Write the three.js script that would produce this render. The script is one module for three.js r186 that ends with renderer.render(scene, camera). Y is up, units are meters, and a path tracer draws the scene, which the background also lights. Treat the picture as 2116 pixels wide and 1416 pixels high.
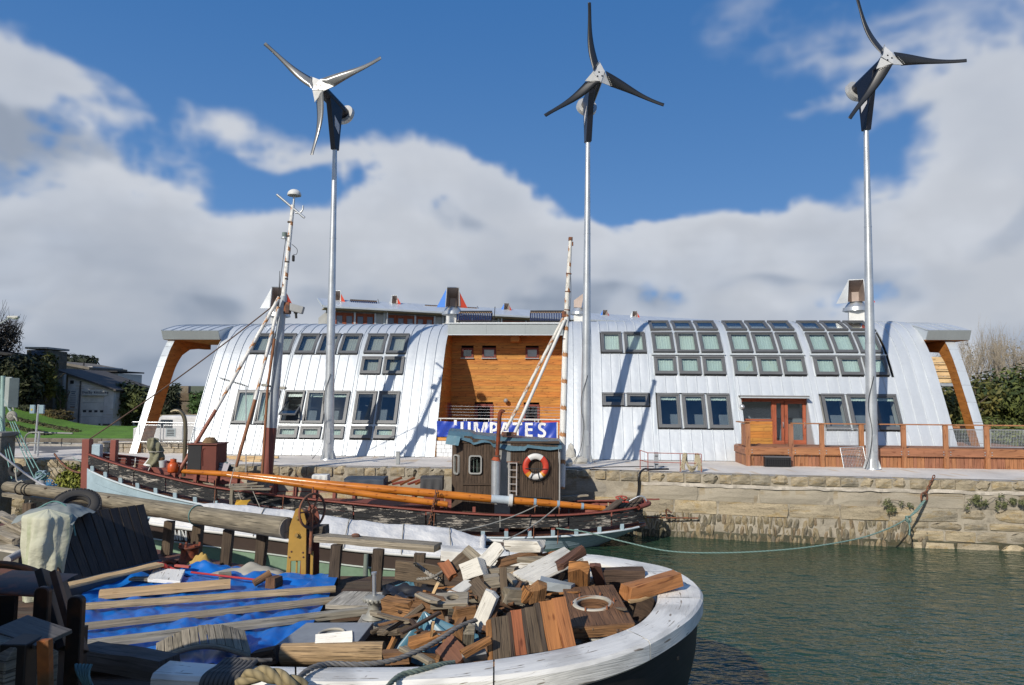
import * as THREE from 'three';
import { RoundedBoxGeometry } from 'three/addons/geometries/RoundedBoxGeometry.js';
import { mergeGeometries, mergeVertices, toCreasedNormals } from 'three/addons/utils/BufferGeometryUtils.js';
import { FontLoader } from 'three/addons/loaders/FontLoader.js';
import { TextGeometry } from 'three/addons/geometries/TextGeometry.js';

// ---------------------------------------------------------------- camera
const scene = new THREE.Scene();
const camera = new THREE.PerspectiveCamera(50.54, 1024 / 685, 0.1, 2000);
camera.rotation.order = 'YXZ';
camera.position.set(0, 5, 0);
camera.rotation.set(Math.atan(112 / 1500), 0, THREE.MathUtils.degToRad(0.45));
camera.updateMatrixWorld();
scene.add(camera);

const V = (x, y, z) => new THREE.Vector3(x, y, z);
const ray = (px, py) => V((px - 1058) / 1500, (708 - py) / 1500, -1).applyQuaternion(camera.quaternion);
const atZ = (px, py, z) => { const d = ray(px, py); return d.multiplyScalar(z / d.z).add(camera.position); };
const onY = (px, py, y) => { const d = ray(px, py); return d.multiplyScalar((y - 5) / d.y).add(camera.position); };

// ---------------------------------------------------------------- noise
let seed = 12345;
const rnd = () => { seed = (seed * 1664525 + 1013904223) >>> 0; return seed / 4294967296; };
const rr = (a, b) => a + (b - a) * rnd();
const hash = (x, y, z) => { let h = (x * 374761393 + y * 668265263 + z * 1274126177) | 0; h = Math.imul(h ^ (h >>> 13), 1274126177); return ((h ^ (h >>> 16)) >>> 0) / 4294967296; };
const sm = t => t * t * (3 - 2 * t);
const mod = (a, p) => ((a % p) + p) % p;
function n2(x, y, p = 0, s = 0) {           // value noise, periodic in p cells when p > 0
  let xi = Math.floor(x), yi = Math.floor(y); const fx = sm(x - xi), fy = sm(y - yi);
  let x1 = xi + 1, y1 = yi + 1;
  if (p) { xi = mod(xi, p); yi = mod(yi, p); x1 = mod(x1, p); y1 = mod(y1, p); }
  const a = hash(xi, yi, s), b = hash(x1, yi, s), c = hash(xi, y1, s), d = hash(x1, y1, s);
  return a + (b - a) * fx + (c - a) * fy + (a - b - c + d) * fx * fy;
}
function n2p(x, y, px, py, s = 0) {         // different periods per axis
  let xi = Math.floor(x), yi = Math.floor(y); const fx = sm(x - xi), fy = sm(y - yi);
  const x0 = mod(xi, px), x1 = mod(xi + 1, px), y0 = mod(yi, py), y1 = mod(yi + 1, py);
  const a = hash(x0, y0, s), b = hash(x1, y0, s), c = hash(x0, y1, s), d = hash(x1, y1, s);
  return a + (b - a) * fx + (c - a) * fy + (a - b - c + d) * fx * fy;
}
function fbm(u, v, p, oct = 4, s = 0) { let a = 0, w = 0.5, t = 0; for (let i = 0; i < oct; i++) { a += w * n2(u * p, v * p, p, s + i); t += w; w *= 0.5; p *= 2; } return a / t; }
function n3(x, y, z, s = 0) {
  const xi = Math.floor(x), yi = Math.floor(y), zi = Math.floor(z), fx = sm(x - xi), fy = sm(y - yi), fz = sm(z - zi);
  const L = (a, b, t) => a + (b - a) * t, h = (i, j, k) => hash(xi + i, (yi + j) * 7 + s * 131, zi + k);
  return L(L(L(h(0, 0, 0), h(1, 0, 0), fx), L(h(0, 1, 0), h(1, 1, 0), fx), fy), L(L(h(0, 0, 1), h(1, 0, 1), fx), L(h(0, 1, 1), h(1, 1, 1), fx), fy), fz);
}
const f3 = (x, y, z, oct = 4, s = 0) => { let a = 0, w = 0.5, t = 0; for (let i = 0; i < oct; i++) { a += w * n3(x, y, z, s + i); t += w; w *= 0.5; x = x * 2.03 + 11; y = y * 2.03 + 5; z = z * 2.03 + 7; } return a / t; };
const ss = (a, b, x) => { const t = Math.min(1, Math.max(0, (x - a) / (b - a))); return t * t * (3 - 2 * t); };
const mix = (a, b, t) => a + (b - a) * t;

// ---------------------------------------------------------------- sky: blue with cumulus, computed per direction
{
  const W = 2048, Hh = 1024, d = new Float32Array(W * Hh * 4);
  // cloud banks: azimuth, elevation (degrees, 0 = ahead), half widths, weight
  const dir2ae = v => [Math.atan2(v.x, -v.z), Math.asin(v.y / v.length())];
  const banks = [];
  for (const [px, py, rx, ry, w] of [
    [90, 150, 190, 110, .52], [60, 380, 260, 110, 1.0], [300, 470, 170, 90, .7], [250, 640, 420, 130, 1.1], [390, 350, 70, 60, .15],
    [470, 250, 160, 45, .40], [600, 330, 140, 50, .45], [650, 560, 130, 110, .75], [890, 400, 190, 100, 1.05], [980, 440, 120, 90, .7], [760, 300, 90, 40, .3], [850, 560, 320, 100, 1.0],
    [1290, 500, 210, 60, .85], [1450, 520, 200, 70, .85], [1250, 600, 320, 90, 1.0], [1650, 450, 80, 50, .55], [1720, 560, 330, 100, 1.0],
    [1960, 480, 210, 110, .85], [2080, 330, 150, 110, .52], [1560, 40, 170, 90, .45], [1780, 90, 190, 120, .47], [2020, 150, 200, 140, .50], [1700, 230, 150, 80, .34], [1480, 470, 60, 30, .2], [1930, 620, 330, 90, 1], [1560, 610, 300, 70, .8], [120, 560, 300, 90, .6], [2250, 300, 300, 400, .8], [-150, 300, 250, 350, .8], [1070, 20, 40, 40, .25]]) {
    const c = dir2ae(ray(px, py)), e = dir2ae(ray(px + rx, py)), f = dir2ae(ray(px, py - ry));
    banks.push([c[0], c[1], Math.abs(e[0] - c[0]), Math.abs(f[1] - c[1]), w]);
  }
  const dens = (az, el, oct) => {
    let b = 0;
    for (const [a, e, ra, re, w] of banks) { const q = ((az - a) / ra) ** 2 + ((el - e) / re) ** 2; if (q < 6) b += w * Math.exp(-q * 1.1); }
    const out = ss(.75, 1.15, Math.abs(az));          // away from the photograph the same sort of broken cloud goes on
    const ce = Math.cos(el), x = Math.sin(az) * ce, z = Math.cos(az) * ce, y = el * 1.25;
    const big = f3(x * 2.2 + 3, y * 2.4, z * 2.2, 3, 9);
    b = mix(b, (big - .44) * 4.5 + ss(.3, .05, el) * .5, out);
    b = Math.min(b, .98) + ss(.13, .05, el) * .5;
    const wx = f3(x * 5 + 40, y * 5, z * 5, 2, 77) - .5;
    const n0 = f3(x * 7 + wx * 1.2, y * 8.5 + wx * 1.2, z * 7, oct + 1, 3); let bl = 0, bw = .5, q = 11; for (let i = 0; i < oct - 1; i++) { bl += bw * (1 - Math.abs(2 * n3(x * q + wx * 2 + i * 7, y * q * 1.15 + wx * 2, z * q, 31 + i) - 1)); bw *= .55; q *= 2.05; } const n = n0 * .62 + (bl * .98 - .06) * .38 + .0;
    return b * .95 + (n - .5) * 2.7 * Math.min(1, .25 + b * 1.2) - .25;
  };
  for (let j = 0; j < Hh; j++) {
    const el = (j + .5) / Hh * Math.PI - Math.PI / 2;
    for (let i = 0; i < W; i++) {
      const o = ((j) * W + i) * 4;
      const az0 = (i + .5) / W * 2 * Math.PI - Math.PI;    // u = atan2(z, x) / 2pi + .5
      const az = Math.atan2(Math.cos(az0), -Math.sin(az0));
      let r, g, b;
      if (el < -.06) { r = .16; g = .17; b = .16; }
      else {
        const h = Math.max(0, Math.sin(el));
        const t = Math.pow(1 - h, 3.2);
        r = mix(.028, .235, t); g = mix(.135, .45, t); b = mix(.385, .80, t);
        const D = dens(az, el, 5);
        const a = ss(.10, mix(.95, .42, ss(.50, .28, el)), D) * mix(.8, 1, ss(.5, .35, el));
        if (a > 0.002) {
          const D1 = dens(az, el, 2), D2 = dens(az - .045, el + .07, 2);
          let lit = ss(-.26, .40, D1 - D2 + .10 * (1 - Math.min(1, D)) + .75 * (D - D1));
          { const ce = Math.cos(el), X = Math.sin(az) * ce, Z = Math.cos(az) * ce; lit += (f3(X * 4.5 + 9, el * 7, Z * 4.5, 5, 55) - .5) * 1.5 + (f3(X * 5 + 3, el * 22, Z * 5, 4, 66) - .5) * .9 * ss(.30, .12, el); lit = Math.min(1, Math.max(0, mix(lit, .55, .2))); }
          const low = ss(.36, .1, el), thick = ss(.3, 1.1, D);
          let L = mix(.36, .68, lit); L *= mix(1, .88, low * thick); L *= mix(1.0, .95, thick);
          const cr = L * mix(.90, .965, lit), cg = L * mix(1.02, 1.0, lit), cb = L * mix(1.22, 1.06, lit);
          r = mix(r, cr, a * .9); g = mix(g, cg, a * .9); b = mix(b, cb, a * .9);
        }
      }
      d[o] = r; d[o + 1] = g; d[o + 2] = b; d[o + 3] = 1;
    }
  }
  const t = new THREE.DataTexture(d, W, Hh, THREE.RGBAFormat, THREE.FloatType);
  t.mapping = THREE.EquirectangularReflectionMapping; t.minFilter = t.magFilter = THREE.LinearFilter; t.wrapS = THREE.RepeatWrapping; t.needsUpdate = true;
  scene.background = t; scene.environment = t;
}
// ---------------------------------------------------------------- sun (low over the left shoulder)
const sunDir = V(-0.454, 0.515, 0.727).normalize();
const sun = new THREE.DirectionalLight(new THREE.Color(1, 0.93, 0.82), 4.4);
sun.position.copy(sunDir).multiplyScalar(90).add(V(0, 2, -20)); sun.target.position.set(0, 2, -20);
sun.castShadow = true; sun.shadow.mapSize.set(4096, 4096); sun.shadow.bias = -0.0006;
Object.assign(sun.shadow.camera, { left: -45, right: 45, top: 40, bottom: -40, near: 5, far: 220 });
scene.add(sun, sun.target);

const renderer = new THREE.WebGLRenderer({ antialias: true });
renderer.toneMapping = THREE.LinearToneMapping; renderer.toneMappingExposure = 1.0;
renderer.shadowMap.enabled = true;
renderer.setSize(1024, 685);

// ---------------------------------------------------------------- textures and materials
const enc = v => Math.round(255 * Math.min(1, Math.max(0, v <= .0031308 ? v * 12.92 : 1.055 * Math.pow(v, 1 / 2.4) - .055)));
function tex(n, fn, color = true, m = n) {
  const d = new Uint8Array(n * m * 4);
  for (let j = 0; j < m; j++) for (let i = 0; i < n; i++) {
    const c = fn(i / n, j / m), o = (j * n + i) * 4;
    if (typeof c === 'number') d[o] = d[o + 1] = d[o + 2] = color ? enc(c) : Math.round(255 * Math.min(1, Math.max(0, c)));
    else for (let k = 0; k < 3; k++) d[o + k] = color ? enc(c[k]) : Math.round(255 * Math.min(1, Math.max(0, c[k])));
    d[o + 3] = 255;
  }
  const t = new THREE.DataTexture(d, n, m); t.wrapS = t.wrapT = THREE.RepeatWrapping; t.magFilter = THREE.LinearFilter; t.minFilter = THREE.LinearMipmapLinearFilter; t.generateMipmaps = true;
  if (color) t.colorSpace = THREE.SRGBColorSpace; t.needsUpdate = true; return t;
}
const rep = (t, sx, sy = sx) => { const c = t.clone(); c.repeat.set(1 / sx, 1 / sy); c.needsUpdate = true; return c; };
const T = {};
const grain = (u, v) => { const w = n2p(u * 3, v * 6, 3, 6, 5) * .08; return .55 * n2p(u * 5, (v + w) * 40, 5, 40, 1) + .3 * n2p(u * 9, (v + w) * 110, 9, 110, 2) + .15 * n2p(u * 40, v * 220, 40, 220, 3); };
T.wood = rep(tex(512, (u, v) => { const g = grain(u, v), k = ss(.80, .93, n2p(u * 9, v * 14, 9, 14, 8)); const b = .62 + .5 * (g - .2) + .25 * (fbm(u, v, 4, 3, 4) - .5); return [b * (1 - .45 * k), b * (1 - .55 * k), b * (1 - .62 * k)]; }), 1.6, .5);
T.woodB = rep(tex(512, (u, v) => grain(u, v), false), 1.6, .5);
T.old = rep(tex(512, (u, v) => { const g = grain(u, v), c = ss(.70, .82, n2p(u * 4, v * 60, 4, 60, 21)) * ss(.4, .65, fbm(u, v, 6, 3, 31)), s = fbm(u, v, 5, 4, 15); const b = (.5 + .75 * (g - .15)) * (.62 + .7 * s) * (1 - .7 * c); return [b, b * .985, b * .96]; }), 1.4, .45);
T.oldB = rep(tex(512, (u, v) => grain(u, v) * .6 + .4 * (1 - ss(.70, .82, n2p(u * 4, v * 60, 4, 60, 21))), false), 1.4, .45);
T.mott = rep(tex(512, (u, v) => { const a = fbm(u, v, 4, 5, 41), b = fbm(u, v, 24, 3, 44); return .80 + .32 * (a - .5) + .12 * (b - .5); }), 1.3);
T.zinc = rep(tex(512, (u, v) => { const a = fbm(u, v, 3, 4, 241), b = n2p(u * 40, v * 2, 40, 2, 242), c = fbm(u, v, 30, 2, 243); return .90 + .10 * (a - .5) + .05 * (b - .5) + .05 * (c - .5); }), 2.4);
T.mottB = rep(tex(256, (u, v) => fbm(u, v, 4, 4, 47), false), 1.1);
T.grit = rep(tex(512, (u, v) => { const a = fbm(u, v, 6, 5, 51), b = n2(u * 170, v * 170, 170, 52), c = ss(.62, .8, fbm(u, v, 9, 3, 58)); const q = .70 + .5 * (a - .5) + .22 * (b - .5) - .18 * c; return [q, q * .985, q * .96]; }), 1.5);
T.gritB = rep(tex(512, (u, v) => .6 * fbm(u, v, 14, 5, 55) + .4 * n2(u * 120, v * 120, 120, 56), false), 1.5);
T.granite = rep(tex(512, (u, v) => { const a = fbm(u, v, 5, 4, 61), b = n2(u * 110, v * 110, 110, 62), c = ss(.6, .85, n2(u * 50, v * 50, 50, 63)), d = ss(.55, .75, fbm(u, v, 7, 4, 64)); const q = .74 + .5 * (a - .5) + .3 * (b - .5) - .2 * c; return [q * (1 - .08 * d), q * (.96 - .16 * d), q * (.88 - .3 * d)]; }), 1.3);
T.wall = rep(tex(1024, (u, v) => { const a = fbm(u, v, 4, 5, 71), st = n2p(u * 46, v * 3, 46, 3, 72), b = n2(u * 220, v * 220, 220, 73); let q = .72 + .55 * (a - .5) + .18 * (b - .5); const k = ss(.55, .85, st) * ss(.45, .7, fbm(u, v, 8, 3, 74)); return [q * (1 - .15 * k), q * (.98 - .22 * k), q * (.94 - .32 * k)]; }), 3.2);
T.rust = rep(tex(512, (u, v) => { const a = fbm(u, v, 6, 5, 81), b = fbm(u, v, 20, 3, 82); const t = ss(.35, .65, a); return [mix(.30, .75, t) * (.7 + .6 * b), mix(.26, .42, t) * (.7 + .6 * b), mix(.25, .24, t) * (.7 + .6 * b)]; }), .8);
T.paintrust = rep(tex(512, (u, v) => { const a = fbm(u, v, 5, 5, 91), k = ss(.635, .675, a * .6 + .4 * n2p(u * 9, v * 7, 9, 7, 95)), b = fbm(u, v, 30, 2, 92); const p = .72 + .3 * (b - .5) - .2 * ss(.5, .62, a); return [mix(p, .36 * (.6 + b), k), mix(p * .99, .17 * (.6 + b), k), mix(p * .95, .07 * (.6 + b), k)]; }), .9, .7);
T.peel = rep(tex(1024, (u, v) => { const w = n2p(u * 5, v * 10, 5, 10, 104) * .05; const a = .55 * n2p(u * 14, (v + w) * 60, 14, 60, 101) + .3 * n2p(u * 40, v * 130, 40, 130, 102) + .15 * n2(u * 200, v * 200, 200, 103), area = fbm(u, v, 5, 3, 105); const k = ss(.685, .73, a + (area - .5) * .75), g = n2(u * 90, v * 90, 90, 106); const blk = .013 + .014 * g; const wd = .30 + .25 * g; return [mix(blk, wd * 1.05, k), mix(blk * 1.02, wd * .95, k), mix(blk * 1.1, wd * .82, k)]; }), 2.3, .75);
T.flake = rep(tex(512, (u, v) => { const a = .6 * n2p(u * 6, v * 40, 6, 40, 111) + .4 * fbm(u, v, 10, 4, 112), k = Math.max(ss(.74, .80, a) * .9, ss(.965, 1, 1 - Math.abs(n2p(u * 3, v * 26, 3, 26, 117) - .5) * 2) * ss(.42, .62, fbm(u, v, 5, 3, 116)) * .7), s = fbm(u, v, 4, 4, 114), f = n2p(u * 12, v * 90, 12, 90, 118); const p = .94 - .26 * ss(.40, .72, s) - .08 * f; return [mix(p, .22, k), mix(p * .985, .17, k), mix(p * .95, .12, k)]; }), 1.7, .8);
T.cloth = rep(tex(256, (u, v) => .82 + .3 * (fbm(u, v, 5, 4, 121) - .5)), 1.2);
T.clothB = rep(tex(256, (u, v) => fbm(u, v, 6, 4, 122), false), .9);
T.grass = rep(tex(512, (u, v) => { const a = fbm(u, v, 5, 4, 131), b = n2p(u * 200, v * 200, 200, 200, 132), c = fbm(u, v, 40, 2, 134); const q = .66 + .5 * (a - .5) + .45 * (b - .5) + .3 * (c - .5); return [q * .95, q, q * .8]; }), 4);
T.rope = rep(tex(128, (u, v) => .55 + .45 * Math.abs(Math.sin(Math.PI * (u * 1 + v * 2))), true), .12, 1);
T.asph = rep(tex(256, (u, v) => .75 + .3 * (fbm(u, v, 5, 4, 141) - .5) + .25 * (n2(u * 120, v * 120, 120, 142) - .5)), 3);
T.leaf = rep(tex(128, (u, v) => .7 + .6 * (fbm(u, v, 4, 3, 151) - .5)), .5);
T.logo = null;
const C = (r, g, b) => new THREE.Color().setRGB(r, g, b);
function mat(c, o = {}) {
  const m = new THREE.MeshStandardMaterial({ color: Array.isArray(c) ? C(...c) : c, roughness: .8, metalness: 0, ...o });
  return m;
}
const wood = (c, o = {}) => mat(c, { map: T.wood, bumpMap: T.woodB, bumpScale: .004, roughness: .72, ...o });
const old = (c, o = {}) => mat(c, { map: T.old, bumpMap: T.oldB, bumpScale: .006, roughness: .9, ...o });
const plain = (c, o = {}) => mat(c, { map: T.mott, ...o });
const M = {
  zinc: [0, 1, 2].map(i => mat([.66 - .02 * i, .70 - .02 * i, .73 - .018 * i], { map: T.zinc, bumpMap: rep(T.mottB, .9), bumpScale: .009, metalness: .3, roughness: .46 })),
  zincF: mat([.62, .67, .70], { map: T.zinc, metalness: .3, roughness: .42 }),
  galv: mat([.68, .71, .73], { map: T.mott, metalness: .65, roughness: .36 }),
  frame: mat([.16, .165, .17], { map: T.mott, roughness: .5, metalness: .2 }),
  glass: new THREE.MeshPhysicalMaterial({ color: C(.93, .96, .95), roughness: .03, transmission: 1, thickness: 0, ior: 1.75, specularIntensity: 1 }),
  black: plain([.012, .013, .016], { roughness: .35 }),
  dark: plain([.035, .035, .037], { roughness: .9 }),
  white: plain([.78, .78, .75], { roughness: .55 }),
  terra: wood([.42, .11, .05]),
  orange: [0, 1, 2, 3].map(i => wood([.66 - .05 * (i % 2), .30 - .022 * i, .062 - .006 * i], { roughness: .6 })),
  ply: wood([.52, .21, .045]),
  decking: [0, 1, 2, 3].map(i => wood([.44 - .03 * i, .195 - .016 * i, .085 - .005 * (i % 2)])),
  pine: [0, 1, 2].map(i => wood([.78, .56 - .02 * i, .30 - .02 * i])),
  greyw: [0, 1, 2, 3].map(i => old([.40 - .04 * i, .35 - .035 * i, .27 - .03 * i])),
  darkw: [0, 1, 2].map(i => old([.10 + .03 * i, .072 + .022 * i, .05 + .012 * i])),
  rust: mat([.30, .20, .16], { map: T.rust, roughness: .85 }),
  steelrust: mat([.5, .5, .5], { map: T.rust, roughness: .6, metalness: .4 }),
  paintrust: mat([1, 1, 1], { map: T.paintrust, roughness: .55 }),
  peel: mat([1, 1, 1], { map: T.peel, roughness: .75 }),
  flake: mat([.88, .87, .83], { map: T.flake, roughness: .6 }),
  redp: plain([.27, .072, .05], { roughness: .65 }),
  blueh: plain([.42, .55, .62], { roughness: .5 }),
  spar: wood([.60, .20, .025], { roughness: .22, bumpScale: .001 }),
  varn: wood([.30, .10, .03], { roughness: .5 }),
  concrete: mat([.56, .53, .48], { map: T.grit, bumpMap: T.gritB, bumpScale: .01, roughness: .92 }),
  mortar: mat([.50, .45, .36], { map: T.grit, bumpMap: T.gritB, bumpScale: .02, roughness: .95 }),
  tarp: mat([.010, .17, .62], { map: T.cloth, roughness: .38 }),
  teal: mat([.09, .22, .29], { map: T.cloth, roughness: .35 }),
  canvas: mat([.80, .79, .75], { map: T.cloth, bumpMap: T.clothB, bumpScale: .02, roughness: .8 }),
  greyt: mat([.42, .40, .34], { map: T.cloth, roughness: .75 }),
  rubber: plain([.03, .03, .032], { roughness: .85 }),
};
// ---------------------------------------------------------------- naming and building helpers
const used = {};
const numbered = n => { const k = used[n] = (used[n] || 0) + 1; return k === 1 ? n : n + '_' + String(k - 1).padStart(3, '0'); };
function finish(o) { o.traverse(c => { if (c.isMesh) { c.castShadow = c.receiveShadow = true; } }); }
function tag(o, label, category, group) { o.userData = { ...o.userData, label, category }; if (group) o.userData.group = group; return o; }
function thing(name, label, category, pos, group) { const g = new THREE.Group(); g.name = numbered(name); if (pos) g.position.copy(pos); scene.add(g); return tag(g, label, category, group); }
function struct(name, geo, m) { const o = new THREE.Mesh(geo, m); o.name = numbered(name); o.userData.kind = 'structure'; scene.add(o); return o; }
function P(name, geo, m, parent, x = 0, y = 0, z = 0, label) { const o = new THREE.Mesh(Array.isArray(geo) ? mergeGeometries(geo.map(clean)) : geo, m); o.name = name; o.position.set(x, y, z); parent.add(o); if (label) o.userData.label = label; return o; }
function G(name, parent, x = 0, y = 0, z = 0) { const g = new THREE.Group(); g.name = name; g.position.set(x, y, z); parent.add(g); return g; }
function solo(name, geo, m, label, category, group) { geo = Array.isArray(geo) ? mergeGeometries(geo.map(clean)) : geo; geo.computeBoundingBox(); const b = geo.boundingBox, c = V((b.min.x + b.max.x) / 2, b.min.y, (b.min.z + b.max.z) / 2); geo.translate(-c.x, -c.y, -c.z); const o = new THREE.Mesh(geo, m); o.name = numbered(name); o.position.copy(c); scene.add(o); return tag(o, label, category, group); }
function clean(g) { if (g.index) g = g.toNonIndexed(); for (const k of Object.keys(g.attributes)) if (!['position', 'normal', 'uv'].includes(k)) g.deleteAttribute(k); if (!g.attributes.normal) g.computeVertexNormals(); if (!g.attributes.uv) uvm(g); return g; }
// metric uv by dominant normal, u along the long axis
function uvm(g, long) {
  if (g.index) { const q = g.toNonIndexed(); g.copy(q); g.index = null; }
  const p = g.attributes.position, uv = new Float32Array(p.count * 2); g.computeBoundingBox(); const s = g.boundingBox.getSize(V());
  if (long === undefined) long = s.x >= s.y && s.x >= s.z ? 0 : s.y >= s.z ? 1 : 2;
  const ou = rnd() * 3, ov = rnd() * 3, a = V(), b = V(), c = V(), n = V(), q = [0, 0, 0];
  for (let i = 0; i < p.count; i += 3) {
    a.fromBufferAttribute(p, i); b.fromBufferAttribute(p, i + 1); c.fromBufferAttribute(p, i + 2); n.copy(b).sub(a).cross(c.clone().sub(a));
    const ax = [Math.abs(n.x), Math.abs(n.y), Math.abs(n.z)]; const d = ax[0] > ax[1] && ax[0] > ax[2] ? 0 : ax[1] > ax[2] ? 1 : 2;
    let o = [0, 1, 2].filter(k => k !== d); if (o[1] === long) o = [o[1], o[0]];
    for (let k = 0; k < 3; k++) { q[0] = p.getX(i + k); q[1] = p.getY(i + k); q[2] = p.getZ(i + k); uv[(i + k) * 2] = q[o[0]] + ou; uv[(i + k) * 2 + 1] = q[o[1]] + ov; }
  }
  g.setAttribute('uv', new THREE.BufferAttribute(uv, 2)); return g;
}
const box = (w, h, d, x = 0, y = 0, z = 0) => uvm(new THREE.BoxGeometry(w, h, d)).translate(x, y, z);
const rbox = (w, h, d, r = .01, x = 0, y = 0, z = 0) => uvm(new RoundedBoxGeometry(w, h, d, 1, Math.min(r, w / 2.1, h / 2.1, d / 2.1))).translate(x, y, z);
const cyl = (r0, r1, h, n = 16, x = 0, y = 0, z = 0) => { const g = new THREE.CylinderGeometry(r0, r1, h, n); scaleUV(g, 2 * Math.PI * Math.max(r0, r1), h); return g.translate(x, y, z); };
function scaleUV(g, a, b) { const u = g.attributes.uv; for (let i = 0; i < u.count; i++) u.setXY(i, u.getX(i) * a, u.getY(i) * b); return g; }
// orient local x axis from A to B with "up" roughly up
function frame(A, B, up = V(0, 1, 0)) { const x = B.clone().sub(A).normalize(); let z = x.clone().cross(up); if (z.length() < 1e-4) z = x.clone().cross(V(0, 0, 1)); z.normalize(); const y = z.clone().cross(x); const m = new THREE.Matrix4().makeBasis(x, y, z); const c = A.clone().add(B).multiplyScalar(.5); m.setPosition(c); return m; }
function rod(A, B, r0, r1 = r0, n = 10) { const L = A.distanceTo(B); const g = new THREE.CylinderGeometry(r1, r0, L, n); scaleUV(g, 2 * Math.PI * r0, L); const u = g.attributes.uv; for (let i = 0; i < u.count; i++) u.setXY(i, u.getY(i), u.getX(i)); g.rotateZ(-Math.PI / 2); g.applyMatrix4(frame(A, B)); return g; }
function bar(A, B, h, t, up, r = .006) { const L = A.distanceTo(B); const g = r ? rbox(L, h, t, r) : box(L, h, t); return g.applyMatrix4(frame(A, B, up)); }
// rough-sawn beam: subdivided, worn and slightly crooked, ragged ends
function beam(A, B, h, t, up, rough = .012, ragged = 0) {
  const L = A.distanceTo(B), n = Math.max(3, Math.min(9, Math.round(L / .2))); let g = new THREE.BoxGeometry(L, h, t, n, 2, 2); const p = g.attributes.position, s = rnd() * 99;
  for (let i = 0; i < p.count; i++) {
    let x = p.getX(i), y = p.getY(i), z = p.getZ(i); const e = Math.abs(x) > L / 2 - 1e-4;
    const k = (a) => n3(x * 3.3 + s + a * 17, y * 9 + a, z * 9, 5) - .5;
    const cy = (Math.abs(y) > h * .4 && Math.abs(z) > t * .4) ? .93 : 1;
    y = y * cy + k(1) * rough * 2.2; z = z * cy + k(2) * rough * 2.2; if (e) x += (k(3) * 2) * (ragged + rough) ;
    p.setXYZ(i, x, y, z);
  }
  g = uvm(g, 0); g.computeVertexNormals(); return g.applyMatrix4(frame(A, B, up));
}
// parallelepiped from corner A, neighbours B and C and a thickness
function slab(A, B, C_, t, rough = .006) {
  const x = B.clone().sub(A), y = C_.clone().sub(A), n = x.clone().cross(y).normalize(); const w = x.length(), hh = y.length();
  let g = new THREE.BoxGeometry(1, 1, 1, 4, 3, 1); const p = g.attributes.position, s = rnd() * 50;
  g = g.toNonIndexed(); const q = g.attributes.position;
  for (let i = 0; i < q.count; i++) { const a = q.getX(i) + .5, b = q.getY(i) + .5, c = q.getZ(i); const e = (a < .01 || a > .99 || b < .01 || b > .99) ? 1 : .3; const j = k => (n3(a * w * 7 + s, b * hh * 7 + k * 9, c, 3) - .5) * rough * 3 * e; q.setXYZ(i, a * w + j(1), b * hh + j(2), c * t + j(3) * .5); }
  uvm(g, w > hh ? 0 : 1); g.computeVertexNormals();
  const y2 = y.clone(); const m = new THREE.Matrix4(); const xn = x.clone().normalize(), yn = y2.normalize(); m.makeBasis(xn, yn, n); m.setPosition(A.clone().addScaledVector(n, -t / 2)); return g.applyMatrix4(m);
}
function tube(pts, r, n = 8, seg, closed = false) { const c = new THREE.CatmullRomCurve3(pts, closed); const L = c.getLength(); const g = new THREE.TubeGeometry(c, seg || Math.max(8, Math.min(160, Math.round(L / Math.max(.05, r * 3)))), r, n, closed); scaleUV(g, L, 1); return g; }
const sag = (A, B, s, n = 12) => Array.from({ length: n + 1 }, (_, i) => { const t = i / n; return A.clone().lerp(B, t).add(V(0, -4 * s * t * (1 - t), 0)); });
const extr = (pts, depth, bevel = 0) => { const sh = new THREE.Shape(pts.map(p => new THREE.Vector2(p[0], p[1]))); const g = new THREE.ExtrudeGeometry(sh, { depth, bevelEnabled: bevel > 0, bevelThickness: bevel, bevelSize: bevel, bevelSegments: 1, steps: 1, curveSegments: 10 }); return uvm(g); };
// grid surface from a function
function surf(nu, nv, f, uvs) { const pos = [], uv = [], idx = []; for (let j = 0; j <= nv; j++) for (let i = 0; i <= nu; i++) { const p = f(i / nu, j / nv); pos.push(p.x, p.y, p.z); const q = uvs ? uvs(i / nu, j / nv, p) : [p.x, p.z]; uv.push(q[0], q[1]); } for (let j = 0; j < nv; j++) for (let i = 0; i < nu; i++) { const a = j * (nu + 1) + i, b = a + 1, c = a + nu + 1, d = c + 1; idx.push(a, b, d, a, d, c); } const g = new THREE.BufferGeometry(); g.setAttribute('position', new THREE.Float32BufferAttribute(pos, 3)); g.setAttribute('uv', new THREE.Float32BufferAttribute(uv, 2)); g.setIndex(idx); g.computeVertexNormals(); return g; }
const font = await new FontLoader().loadAsync('fonts/droid/droid_sans_bold.typeface.json');
const serif = await new FontLoader().loadAsync('fonts/droid/droid_serif_bold.typeface.json');
function text(s, size, depth, f = font) { const g = new TextGeometry(s, { font: f, size, depth, curveSegments: 4, bevelEnabled: false }); g.computeBoundingBox(); const b = g.boundingBox; g.translate(-(b.min.x + b.max.x) / 2, -(b.min.y + b.max.y) / 2, 0); return g; }
const pick = a => a[Math.floor(rnd() * a.length)];
const QY = 2.45, WY = .28;
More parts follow.
